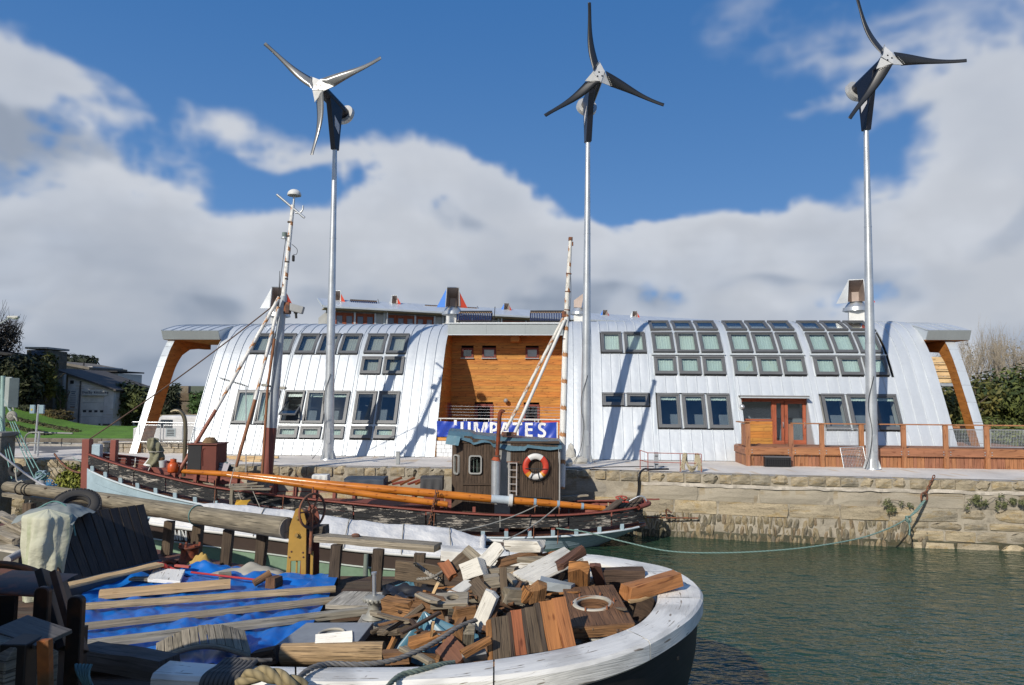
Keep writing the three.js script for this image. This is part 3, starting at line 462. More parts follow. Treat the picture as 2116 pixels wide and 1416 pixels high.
    for (const [i, [a, b, c, d]] of holes.entries()) { const q = G(i === 3 ? 'door' : 'window', bld); const W = b - a, H = d - c, f = i === 3 ? .14 : .09; P('frame', [box(W, f, .1, (a + b) / 2, d - f / 2, zb + .02), box(W, i === 3 ? .02 : f, .1, (a + b) / 2, c + .03, zb + .02), box(f, H - 2 * f + .06, .1, a + f / 2, (c + d) / 2, zb + .018), box(f, H - 2 * f + .06, .1, b - f / 2, (c + d) / 2, zb + .018)], mat([.22, .045, .03], { map: T.mott, roughness: .6 }), q); P('pane', box(W - 2 * f, H - 2 * f, .01, (a + b) / 2, (c + d) / 2, zb), M.glass, q); if (i === 1 || i === 2) P('blind', box(W - 2 * f, H - 2 * f, .01, (a + b) / 2, (c + d) / 2, zb - .08), plain([.5, .52, .56]), q); if (i !== 3) P('sill', box(W + .06, .03, .14, (a + b) / 2, c - .005, zb + .05), M.galv, q); }
    // globe lamp on the wall
    const lamp = G('globe_lamp', bld); P('globe', new THREE.SphereGeometry(.11, 20, 14).translate(-.55, 2.36, zb + .2), plain([.35, .34, .34], { roughness: .3 }), lamp); P('bracket', rod(V(-.55, 2.36, zb), V(-.55, 2.36, zb + .12), .02), M.galv, lamp);
    // fascia, ceiling, beam end
    const zf = -3.02; for (let i = 0; i < 3; i++) P('fascia_panel', box(1.79, .50, .04), fasM, bld, u0 + .9 + i * 1.795, 5.64, zf);
    P('fascia_drip', box(5.36, .03, .08, -.52, 5.385, zf + .01), M.zincF, bld); P('recess_ceiling', box(5.3, .05, 1.3, -.52, 5.46, -3.7), M.orange[2], bld); P('roof_deck', box(5.34, .05, 4.5, -.52, 5.92, -5.2), M.zincF, bld);
    P('beam_end', rbox(.42, .34, .8, .02, -.1, 5.28, -3.75), M.orange[2], bld);
    // terrace floor, edge beam, stone plinth
    P('terrace_floor', box(5.34, .12, 3.6, -.52, .69, -2.3), M.decking[1], bld); P('edge_beam', box(5.34, .12, .1, -.52, .74, -.52), M.orange[0], bld);
    const st = G('stone_plinth', bld); for (let r = 0; r < 4; r++) for (let u = -3.2; u < 2.1;) { const w = rr(.16, .42); P('stone', rbox(w - .02, .155, .2, .02), pick([[.5, .47, .42], [.42, .38, .33], [.56, .53, .48]].map(c => 0) && plinthM), st, u + w / 2, .085 + r * .165, -.52 + rr(-.01, .02)); u += w; }
    P('mortar', box(5.34, .66, .12, -.52, .33, -.55), mat([.6, .57, .52], { map: T.grit, roughness: .95 }), st);
    // balustrade: top rail, posts, four wires, red strip
    const rl = G('balustrade', bld); P('handrail', rod(V(u0 + .05, 1.6, -.55), V(u1 - .05, 1.6, -.55), .028), M.white, rl); for (const u of [-3.05, -2.05, -1.95, -1.0, -.9, .0, .95, 1.1, 2.05]) P('post', rod(V(u, .75, -.55), V(u, 1.6, -.55), .02), M.white, rl); for (let i = 0; i < 4; i++) P('wire', rod(V(u0 + .1, 1.72 + i * .13, -1.9), V(u1 - .1, 1.70 + i * .13, -1.9), .008, .008, 6), M.galv, rl);
    P('red_board', box(.85, .07, .03, 1.68, 1.52, -.6), mat([.6, .08, .04], { roughness: .5 }), rl);
  }
  // ------------------------------------------------ end canopies and arched fins
  const canopy = (p, ua, ub, uf0, uf1, name, thk) => {
    const g = G(name, bld), n = Math.round((ub - ua) / .45), dy = p === PR ? .06 : 0, pc = mk([[5.50 + dy, 2.38], [5.66 + dy, 2.95], [5.82 + dy, 3.6], [5.93 + dy * 1.6, 4.3], [6.02 + dy * 2, 5], [6.08 + dy * 2.4, 5.8], [6.05 + dy * 2.6, 6.6], [5.8, 7.8], [5.3, 8.8]]); const w = (ub - ua) / n; const geo = panelGeo(pc, 0, pc.N - 2, w); for (let i = 0; i < n; i++) P('panel', geo, M.zinc[i % 3], g, ua + i * w);
    const c = pc.at(0);
    P('fascia', box(ub - ua, .44, .04, (ua + ub) / 2, 0, 0).applyMatrix4(new THREE.Matrix4().makeRotationX(.42).setPosition(0, c.y - .19, c.z - .08)), fasM, g);
    { const e = extr([[2.42, c.y - .02], [2.95, c.y + .14], [3.6, c.y + .3], [4.3, c.y + .42], [4.3, c.y - .38], [2.62, c.y - .38]], .03); e.rotateY(Math.PI / 2); P('end_cap', e.translate(ua < 0 ? ub - .035 : ua + .005, 0, 0), M.zincF, g); }
    P('soffit', box(ub - ua - .02, .04, 3.4, (ua + ub) / 2, c.y - .39, c.z - 1.9), M.ply, g);
    // fin: outer zinc face and ply sides
    const out = [], inn = []; const yT = 5.12; const m = 30; for (let i = 0; i <= m; i++) { const q = p.at(mix(0, p.fy(yT), i / m)); out.push([-q.z, q.y]); }
    for (let i = 0; i <= m; i++) { const f = mix(0, p.fy(yT), i / m), q = p.at(f), nn = p.nrm(f); const th = thk + .1 * ss(.7, 1, i / m); inn.push([-q.z - nn.z * -th, q.y - nn.y * th]); }
    const tail = [[4.1, 4.72], [5.2, 4.84], [6.2, 4.86]]; const pts = [...out, [6.2, 5.13], ...tail.reverse(), ...inn.reverse().filter(q => q[1] < 4.75)];
    const fgm = extr(pts.map(([w_, y]) => [w_, y]), uf1 - uf0 - .02); fgm.rotateY(Math.PI / 2); P('fin_core', fgm.translate(uf0 + .01, 0, 0), M.ply, g);
    for (let k = 0; k < 8; k++) { const a = mix(0, p.fy(yT), k / 8), b = mix(0, p.fy(yT), (k + .985) / 8); const pg = panelGeo(p, a, b, uf1 - uf0, false); pg.translate(0, .005, .015); P('fin_panel', pg, M.zincF, g, uf0); }
    return g;
  };
  canopy(PL, -16.6, -13.85, -16.42, -16.09, 'left_canopy', .88); canopy(PR, 17.95, 19.75, 18.80, 19.18, 'right_canopy', .6);
  // plywood balcony under the right canopy
  { const g = G('balcony', bld, -1.3, -.18, -3.9); g.scale.setScalar(1.14); P('floor', rbox(1.4, .14, 1.2, .01, 20.55, 3.1, -5.5), M.galv, g); for (let i = 0; i < 4; i++) { P('board', rbox(1.15, .26, .04, .004), M.pine[i % 3], g, 20.4, 3.33 + i * .31, -5.0); if (i) P('rail', rbox(1.3, .07, .05, .004), M.pine[1], g, 20.55, 3.14 + i * .31, -4.94); } P('post', [rbox(.13, 1.3, .1, .005, 20.95, 3.85, -5.03), rbox(.1, .95, .05, .005, 21.15, 3.65, -5.1)], M.pine[0], g); }
  // ------------------------------------------------ roof cowls (wind hoods) and solar collectors on the ridge
  const redc = mat([.62, .07, .03], { roughness: .45 }), bluec = mat([.02, .17, .60], { roughness: .45 }), hood = mat([.42, .34, .30], { map: T.mott, roughness: .5, metalness: .3, side: THREE.DoubleSide });
  window_cowl = (parent, x, y, z, s, turn, white, name = 'roof_cowl') => {
    const g = G(name, parent, x, y, z); g.scale.setScalar(s); g.rotation.y = turn;
    const tri = (pts) => { const b = new THREE.BufferGeometry(); b.setAttribute('position', new THREE.Float32BufferAttribute(pts.flat(), 3)); b.computeVertexNormals(); return uvm(b); };
    const a = [-.3, 1.5, .35], b = [.3, 1.5, .35], c = [-.36, .55, .35], d = [.36, .55, .35], e = [-.14, .62, -.3], f = [.14, .62, -.3], t0 = [-.14, 1.05, -.3], t1 = [.14, 1.05, -.3];
    P('hood', tri([a, b, t1, a, t1, t0, t0, t1, f, t0, f, e, a, t0, e, a, e, c, b, d, f, b, f, t1, c, e, f, c, f, d]), hood, g);
    P('hood_lip', [bar(V(...a), V(...b), .04, .04), bar(V(...a), V(...c), .04, .04), bar(V(...b), V(...d), .04, .04)], M.galv, g);
    P('left_vane', tri([[-.32, 1.45, .34], [-.80, .5, .2], [-.37, .5, .34], [-.32, 1.45, .34], [-.37, .5, .3], [-.80, .5, .2]]), white ? M.galv : bluec, g); P('right_vane', tri([[.32, 1.3, .34], [.37, .5, .34], [.74, .5, .2], [.32, 1.3, .34], [.74, .5, .2], [.37, .5, .3]]), redc, g);
    P('collar', [cyl(.3, .5, .3, 8, 0, .42, 0), cyl(.52, .55, .16, 8, 0, .24, 0)], M.galv, g); if (white !== 2) P('base', rbox(.62, .55, .6, .02, 0, -.1, 0), M.white, g); P('tray', rbox(1.0, .05, .9, .01, 0, -.36, 0), M.white, g);
    return g;
  };
  const loc = (px, py, z) => bld.worldToLocal(atZ(px, py, z)); bld.updateMatrixWorld();
  let q = loc(935, 668, -36.3); window_cowl(bld, q.x, q.y + .26, q.z, 1.0, .15, 0);
  q = loc(578, 672, -36.8); window_cowl(bld, q.x - .1, q.y + .25, q.z, 1.1, .35, 1);
  q = loc(1196, 666, -36.2); window_cowl(bld, q.x, q.y + .25, q.z, .8, 1.5, 1);
  q = loc(1770, 664, -34.6); window_cowl(bld, q.x, q.y + .3, q.z, 1.1, -.3, 1);
  window_solar = (parent, p, w, h, tilt, n, turn = 0) => { const g = G('solar_collector', parent, p.x, p.y, p.z); g.rotation.set(-tilt, turn, 0); P('header', rbox(w, .09, .1, .01, 0, h / 2, .02), M.dark, g); P('rack', [rbox(w, .06, .06, .005, 0, -h / 2, .02), rbox(.04, h, .04, .005, -w / 2, 0, -.05), rbox(.04, h, .04, .005, w / 2, 0, -.05), rbox(.04, .5, .04, .005, -w / 2 + .1, -h / 2, -.3), rbox(.04, .5, .04, .005, w / 2 - .1, -h / 2, -.3)], M.dark, g); const tm = mat([.02, .035, .11], { roughness: .12, metalness: .3 }), tg = cyl(w / n * .34, w / n * .34, h - .12, 8), cg = cyl(w / n * .3, w / n * .3, .05, 8); for (let i = 0; i < n; i++) { P('tube', tg, tm, g, -w / 2 + (i + .5) * w / n, 0, .02); P('cap', cg, plain([.5, .33, .2]), g, -w / 2 + (i + .5) * w / n, h / 2 - .1, .06); } P('pole', rod(V(w / 2 + .12, -h / 2 - .2, 0), V(w / 2 + .12, h / 2 + .35, 0), .02), M.dark, g); return g; };
  q = loc(980, 655, -35.8); window_solar(bld, q, 1.75, .62, .6, 20); q = loc(1134, 655, -35.8); window_solar(bld, q, 1.85, .66, .6, 22);
  for (const px of [960, 1010, 1062, 1105]) { const r = loc(px, 668, -35); P('roof_light', rbox(.16, .07, .2, .01), M.white, bld, r.x, r.y, r.z); }
  P('roof_rail', rod(loc(950, 667, -35.2), loc(1165, 667, -35.2), .02), M.white, bld);
}
// ================================================================ helpers in the building's frame
bld.updateMatrixWorld(true);
const bz = (px, py, zl) => { const o = bld.worldToLocal(camera.position.clone()), e = bld.worldToLocal(camera.position.clone().add(ray(px, py))).sub(o); return o.addScaledVector(e, (zl - o.z) / e.z); };
const bw = (u, y, z) => bld.localToWorld(V(u, y, z));
// ================================================================ timber deck on the right
const deckZ = 1.85;
{
  const d = thing('timber_deck', 'red brown hardwood deck with posts, handrail and mesh infill in front of the right block', 'deck', BO); d.rotation.y = -TH;
  const pu = [1546, 1635, 1699, 1781, 1868, 1955, 2040, 2125, 2212].map(px => bz(px, 930, deckZ).x);
  const dm = () => pick(M.decking), W = .17;
  pu.forEach((u, i) => {
    const p = G('post', d, u, 0, deckZ); P('upright', rbox(W, 1.6, .11, .01, 0, .8, 0), dm(), p); P('foot', rbox(W * .7, .42, .09, .008, 0, .2, .055), dm(), p);
    for (const s of [-1, 1]) for (const y of [.52, .62]) if ((i || s > 0)) P('bolt', new THREE.CylinderGeometry(.018, .018, .03, 8).rotateX(Math.PI / 2), M.galv, p, s * .125, y, .085);
  });
  for (let i = 0; i < pu.length - 1; i++) {
    const a = pu[i] + W / 2, b = pu[i + 1] - W / 2, c = (a + b) / 2;
    P('fascia_beam', rbox(b - a + .1, .26, .06, .008, c, .57, deckZ + .03), dm(), d); P('edge_board', rbox(b - a, .05, .12, .005, c, .715, deckZ - .02), dm(), d);
    const n = Math.round((b - a) / .14); for (let k = 0; k < n; k++) P('skirt_board', box((b - a) / n - .012, .44, .025, a + (k + .5) * (b - a) / n, .22, deckZ - .06 + rr(-.004, .004)), dm(), d);
    if (i > 0) P('handrail', rbox(pu[i + 1] - pu[i] - .004, .045, .15, .008, (pu[i] + pu[i + 1]) / 2, 1.625, deckZ), M.decking[0], d);
    if ([2, 5, 6, 7].includes(i)) {
      const x0 = a + .05, x1 = b - .03, y0 = .82, y1 = 1.46, f = G('mesh_panel', d); P('frame', [rod(V(x0, y0, deckZ), V(x1, y0, deckZ), .016), rod(V(x0, y1, deckZ), V(x1, y1, deckZ), .016), rod(V(x0, y0, deckZ), V(x0, y1, deckZ), .016), rod(V(x1, y0, deckZ), V(x1, y1, deckZ), .016)], M.galv, f);
      const w = []; for (let x = x0 + .05; x < x1; x += .055) w.push(box(.007, y1 - y0, .007, x, (y0 + y1) / 2, deckZ)); for (let y = y0 + .05; y < y1; y += .055) w.push(box(x1 - x0, .007, .007, (x0 + x1) / 2, y, deckZ)); P('wire_mesh', w, M.galv, f).userData.kind = 'stuff';
    }
  }
  // side return at the left end
  P('fascia_beam', rbox(.06, .26, 1.75, .008, pu[0] - .1, .57, deckZ - .85), M.decking[2], d); for (let k = 0; k < 11; k++) P('skirt_board', box(.025, .44, .145, pu[0] - .06, .22, deckZ - .15 - k * .155), dm(), d);
  P('side_rail', rbox(.15, .045, 1.6, .008, pu[0], 1.625, deckZ - .8), M.decking[0], d); for (let k = 0; k < 6; k++) P('side_board', rbox(.03, .85, .11, .005, pu[0] - .02, 1.16, deckZ - .2 - k * .125), dm(), d); P('corner_cap', rbox(.22, .045, .2, .008, pu[0], 1.67, deckZ), M.decking[0], d);
  const n = 14, u0 = pu[0], u1 = pu[pu.length - 1]; for (let k = 0; k < n; k++) P('deck_board', box(u1 - u0, .03, .135, (u0 + u1) / 2, .70, deckZ - .12 - k * .142), dm(), d);
  for (let i = 1; i < pu.length; i++) P('joist', box(.08, .2, 3.2, pu[i] - .4, .58, deckZ - 1.8), M.decking[3], d);
  // rear rail far behind, seen through the mesh
  P('rear_rail', rbox(7.5, .1, .06, .005, u1 - 3.6, 1.35, -3.4), M.decking[0], d); for (let k = 0; k < 5; k++) P('rear_post', rbox(.12, 1.5, .1, .005, u1 - .3 - k * 1.7, .75, -3.45), M.decking[1], d); P('rear_floor', box(8, .03, 4.6, u1 - 3.9, .66, -1.6), M.decking[1], d);
}
// ================================================================ wind turbines
{
  const T3 = [
    { z: -29.1, base: [678, 950], top: [692, 303], hub: [662, 183], disc: [713, 238], tips: [[546.5, 90], [787, 119], [644, 320]], grey: 1, label: 'wind turbine at the left of the quay, its three blades coloured pale as if sunlit' },  // grey picks the blades with sunlit gloss put into their colour
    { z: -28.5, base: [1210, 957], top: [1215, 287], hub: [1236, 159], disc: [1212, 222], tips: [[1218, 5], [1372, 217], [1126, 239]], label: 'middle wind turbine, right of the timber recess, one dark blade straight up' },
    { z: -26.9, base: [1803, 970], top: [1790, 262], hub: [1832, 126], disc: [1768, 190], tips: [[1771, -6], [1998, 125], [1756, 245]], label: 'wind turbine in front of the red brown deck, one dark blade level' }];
  const solve = (q, hub, ax) => { const o = camera.position, d = ray(...q).normalize(); const oh = o.clone().sub(hub), b = d.dot(oh), c = oh.lengthSq() - 2.85 * 2.85, disc = b * b - c; if (disc <= 0) return o.clone().addScaledVector(d, -b); const s = Math.sqrt(disc), A = o.clone().addScaledVector(d, -b - s), B = o.clone().addScaledVector(d, -b + s); return Math.abs(A.clone().sub(hub).dot(ax)) < Math.abs(B.clone().sub(hub).dot(ax)) ? A : B; };
  const bladeD = plain([.028, .03, .034], { roughness: .38 }), bladeSunlit = plain([.34, .34, .33], { roughness: .3, metalness: .5 }), navy = plain([.008, .010, .02], { roughness: .3 });  // left turbine: same dark blades, sunlit gloss painted in as a paler colour
  for (const t of T3) {
    const base = onY(...t.base, QY), t0 = thing('wind_turbine', t.label, 'wind turbine', base, 'wind turbines along the quay'); delete t0.userData.group;
    const top = atZ(...t.top, t.z).sub(base), hub = atZ(...t.hub, t.z + .78).sub(base), disc = atZ(...t.disc, t.z - .72).sub(base); const ax = hub.clone().sub(disc).normalize();
    const lean = k => top.clone().multiplyScalar(k);
    const cuts = [0, .36, .70, 1], rad = k => mix(.215, .09, k);
    for (let i = 0; i < 3; i++) P('mast_section', rod(lean(cuts[i]), lean(cuts[i + 1]), rad(cuts[i]), rad(cuts[i + 1]), 28), M.galv, t0);
    for (let i = 1; i < 3; i++) P('joint_ring', rod(lean(cuts[i] - .0015), lean(cuts[i] + .0015), rad(cuts[i]) + .008, rad(cuts[i]) + .008, 28), M.galv, t0);
    P('base_plate', cyl(.31, .33, .05, 20, 0, .02, 0), M.galv, t0); for (let k = 0; k < 8; k++) { const g = extr([[0, 0], [.11, 0], [0, .36]], .02); g.translate(.2, .04, -.01); g.rotateY(k * Math.PI / 4 + .2); P('gusset', g, M.galv, t0); }
    { const g = extr(Array.from({ length: 20 }, (_, i) => { const a = i / 20 * 2 * Math.PI; return [.085 * Math.cos(a), .1 * Math.sin(a) + (Math.sin(a) > 0 ? .22 : -.22)]; }), .02, .004); P('hatch', g, M.galv, t0, .02, .95, .2); }
    P('cable', tube([V(.06, 3.4, .2), V(-.2, 2.4, .24), V(-.1, 1.4, .26), V(-.24, .5, .3), V(-.5, .06, .5)], .012, 6), M.dark, t0);
    // tapering black fairing from mast top to the body
    const side = ax.clone().cross(V(0, 1, 0)).normalize(), fw = V(0, 1, 0).cross(side).negate(); const mid = hub.clone().add(disc).multiplyScalar(.5);
    const m = new THREE.Matrix4().makeBasis(ax.clone().setY(0).normalize(), V(0, 1, 0), side); m.setPosition(top);
    const hgt = mid.y - top.y; const f = extr([[-.12, -.12], [.12, -.12], [.52, hgt + .02], [-.30, hgt - .15], [-.16, .4]], .2, .02); f.translate(0, 0, -.1); P('fairing', f.applyMatrix4(m), navy, t0);
    for (const s of [-1, 1]) { const l = extr([[-.08, hgt * .28], [.2, hgt * .42], [.24, hgt * .66], [-.1, hgt * .5]], .006); l.translate(.0, 0, s > 0 ? .123 : -.129); P('label_plate', l.applyMatrix4(m), plain([.7, .7, .72]), t0); }
    P('generator', rod(disc, hub.clone().addScaledVector(ax, -.12), .25, .23, 22), navy, t0); P('rear_disc', [rod(disc.clone().addScaledVector(ax, .1), disc.clone().addScaledVector(ax, -.06), .42, .43, 30), rod(disc.clone().addScaledVector(ax, -.06), disc.clone().addScaledVector(ax, -.16), .43, .33, 30)], plain([.70, .70, .68], { roughness: .4, metalness: .3 }), t0);
    // hub plates and blades
    const tips = t.tips.map(q => solve(q, hub.clone().add(base), ax).sub(base));
    const axB = ax; const ax2 = tips[1].clone().sub(tips[0]).cross(tips[2].clone().sub(tips[0])).normalize(); if (ax2.dot(ax) < 0) ax2.negate(); ax.lerp(ax2, .75).normalize();
    const dirs = tips.map(p => { const d = p.clone().sub(hub); d.addScaledVector(ax, -d.dot(ax)); return d.normalize(); });
    const rot = (d, a) => d.clone().applyAxisAngle(ax, a); const hb = G('hub', t0);
    const tri3 = (pts, th) => { const n = pts[1].clone().sub(pts[0]).cross(pts[2].clone().sub(pts[0])).normalize(); if (n.dot(ax) < 0) { pts.reverse(); n.negate(); } const pos = [], q = pts.map(p => p.clone().addScaledVector(n, -th)); const k = pts.length; for (let i = 1; i < k - 1; i++) { pos.push(pts[0], pts[i], pts[i + 1], q[0], q[i + 1], q[i]); } for (let i = 0; i < k; i++) { const j = (i + 1) % k; pos.push(pts[i], q[i], pts[j], pts[j], q[i], q[j]); } const g = new THREE.BufferGeometry(); g.setAttribute('position', new THREE.Float32BufferAttribute(pos.flatMap(p => [p.x, p.y, p.z]), 3)); g.computeVertexNormals(); return uvm(g); };
    const face = hub.clone().addScaledVector(ax, .16), white = plain([.76, .76, .74], { roughness: .42, metalness: .25 });
    const vert = dirs.map(d => rot(d, 1.05).multiplyScalar(.30).add(face));
    P('centre_plate', tri3([vert[0], vert[1], vert[2]].map(v => v.clone().addScaledVector(ax, .02)), .05), white, hb);
    for (let k = 0; k < 3; k++) P('bolt_hole', rod(face.clone().addScaledVector(dirs[k], .11).addScaledVector(ax, .015), face.clone().addScaledVector(dirs[k], .11).addScaledVector(ax, .025), .035, .035, 12), M.black, hb);
    P('hub_core', rod(hub.clone().addScaledVector(ax, -.1), face.clone().addScaledVector(ax, -.03), .26, .24, 18), navy, hb);
    dirs.forEach((d, i) => {
      const a = rot(d, -1.05).multiplyScalar(.29).add(face), b = rot(d, 1.05).multiplyScalar(.29).add(face), c = rot(d, -.28).multiplyScalar(.60).add(face).addScaledVector(ax, -.10);
      P('hub_plate', tri3([a, b, c], .03), white, hb);
      // blade: loft from the slanted root edge (c..b) to the tip
      const tip = tips[i], ed = c.clone().sub(b).normalize(); const perp = rot(d, -Math.PI / 2); const n = 22, pos = [], uv = [], idx = [];
      const r0 = b.clone().addScaledVector(ax, -.02), r1 = c.clone();
      for (let j = 0; j <= n; j++) {
        const s = j / n, q = r0.clone().lerp(r1, .5).lerp(tip, s).addScaledVector(ax, -.16 * Math.sin(Math.PI * s)); const wid = mix(r0.distanceTo(r1) * .5, .07, 1 - Math.pow(1 - Math.min(1, s * 1.05), 2.1)); const wd = ed.clone().lerp(perp.clone().multiplyScalar(1), Math.min(1, s * 2.2)).normalize(); const sw = -.12 * Math.sin(Math.PI * s) * (1 - s);
        q.addScaledVector(perp, sw); const tw = mix(.5, .12, s), th = mix(.035, .012, s);
        const w1 = wd.clone().addScaledVector(ax, -tw * .6).normalize(), nn = w1.clone().cross(d).normalize();
        for (const [x, y] of [[-1, 0], [-.3, 1], [.5, .7], [1, 0], [.4, -.7], [-.4, -.8]]) { const p = q.clone().addScaledVector(w1, x * wid).addScaledVector(nn, y * th); pos.push(p.x, p.y, p.z); uv.push(s * 3, x * .2); }
      }
      for (let j = 0; j < n; j++) for (let k = 0; k < 6; k++) { const a0 = j * 6 + k, b0 = j * 6 + (k + 1) % 6; idx.push(a0, b0, b0 + 6, a0, b0 + 6, a0 + 6); } const e = n * 6; idx.push(e, e + 1, e + 2, e, e + 2, e + 3, e, e + 3, e + 4, e, e + 4, e + 5);
      const g = new THREE.BufferGeometry(); g.setAttribute('position', new THREE.Float32BufferAttribute(pos, 3)); g.setAttribute('uv', new THREE.Float32BufferAttribute(uv, 2)); g.setIndex(idx); g.computeVertexNormals(); const bl = G('blade', t0); P('blade_skin', g, t.grey ? bladeSunlit : bladeD, bl);
      // row of pale rivet pads along the root
      for (let k = 0; k < 9; k++) { const p = r0.clone().lerp(r1, (k + .5) / 9).addScaledVector(d, .05).addScaledVector(ax, .035); P('rivet_pad', box(.03, .03, .02).applyMatrix4(frame(p.clone().addScaledVector(ed, -.01), p.clone().addScaledVector(ed, .01), ax)), plain([.5, .5, .46]), bl); }
    });
  }
}
// ================================================================ plants
function leafCloud(blobs, n, size, ca, cb, elong = 1.4) {
  const pos = [], col = [], nor = [], uv = []; const vol = blobs.map(b => b[3] * b[4] * b[5]), tot = vol.reduce((a, b) => a + b, 0); const a = V(), e1 = V(), e2 = V();
  for (let i = 0; i < n; i++) {
    let r = rnd() * tot, k = 0; while (k < blobs.length - 1 && (r -= vol[k]) > 0) k++; const b = blobs[k];
    let x, y, z, L; do { x = rr(-1, 1); y = rr(-1, 1); z = rr(-1, 1); L = Math.hypot(x, y, z); } while (L > 1 || L < .05); const s = Math.pow(rnd(), .38) / L * (1 + .28 * (n3(x * 2.5 + k * 9, y * 2.5, z * 2.5, 6) - .45)); x *= s; y *= s; z *= s;
    const c = V(b[0] + x * b[3], b[1] + y * b[4], b[2] + z * b[5]); const w = size * rr(.6, 1.3);
    e1.set(rr(-1, 1), rr(-1, 1), rr(-1, 1)).normalize(); a.set(x + rr(-.8, .8), y + .4 + rr(-.6, .6), z + rr(-.8, .8)).normalize(); e2.copy(a).cross(e1).normalize(); e1.copy(e2).cross(a);
    const t = Math.min(1, Math.max(0, rnd() * .8 + (n3(c.x * .9, c.y * .9, c.z * .9, 8) - .35) * .9)); const cr = mix(ca[0], cb[0], t), cg = mix(ca[1], cb[1], t), cbb = mix(ca[2], cb[2], t);
    const q = [c.clone().addScaledVector(e1, -w * elong), c.clone().addScaledVector(e2, -w * .5), c.clone().addScaledVector(e1, w * elong), c.clone().addScaledVector(e2, w * .5)];
    for (const j of [0, 1, 2, 0, 2, 3]) { pos.push(q[j].x, q[j].y, q[j].z); col.push(cr, cg, cbb); nor.push(a.x, a.y, a.z); uv.push(j * .3, j * .1); }
  }
  const g = new THREE.BufferGeometry(); g.setAttribute('position', new THREE.Float32BufferAttribute(pos, 3)); g.setAttribute('normal', new THREE.Float32BufferAttribute(nor, 3)); g.setAttribute('uv', new THREE.Float32BufferAttribute(uv, 2)); g.setAttribute('color', new THREE.Float32BufferAttribute(col, 3)); return g;
}
const leafM = new THREE.MeshStandardMaterial({ vertexColors: true, roughness: .75, side: THREE.DoubleSide });
const bark = old([.16, .13, .10]);
function twigs(p0, dir, len, r, depth, out, spread = .5, up = .15) { const p1 = p0.clone().addScaledVector(dir, len); out.push(clean(new THREE.CylinderGeometry(r * .62, r, len, depth > 3 ? 6 : 3, 1, true).translate(0, len / 2, 0).applyQuaternion(new THREE.Quaternion().setFromUnitVectors(V(0, 1, 0), dir)).translate(p0.x, p0.y, p0.z))); if (depth <= 0) return; const k = depth > 2 ? 3 : 3; for (let i = 0; i < k; i++) { const d = dir.clone().add(V(rr(-spread, spread), rr(-.1, spread * .6) + up, rr(-spread, spread))).normalize(); twigs(p0.clone().addScaledVector(dir, len * rr(.55, 1)), d, len * rr(.6, .85), r * .58, depth - 1, out, spread, up); } }
function shrub(name, label, cat, px, pyTop, pyBot, z, wpx, n, size, ca, cb, trunkH = .3) {
  const b = atZ(px, pyBot, z), t = atZ(px, pyTop, z), h = t.y - b.y, w = wpx * -z / 1500 / 2; const g = thing(name, label, cat, b); const blobs = [];
  const k = 9; for (let i = 0; i < k; i++) blobs.push([rr(-.62, .62) * w, h * rr(.3, .78), rr(-.4, .4) * w, w * rr(.32, .5), h * rr(.2, .28), w * rr(.3, .45)]); blobs.push([0, h * .45, 0, w * .8, h * .45, w * .6]);
  P('crown', leafCloud(blobs, n, size, ca, cb), leafM, g); const tw = []; for (let i = 0; i < 3; i++) twigs(V(rr(-.1, .1), 0, rr(-.1, .1)), V(rr(-.35, .35), 1, rr(-.35, .35)).normalize(), h * .4, h * .035 + .02, 2, tw, .6); P('trunk', tw, bark, g); return g;
}
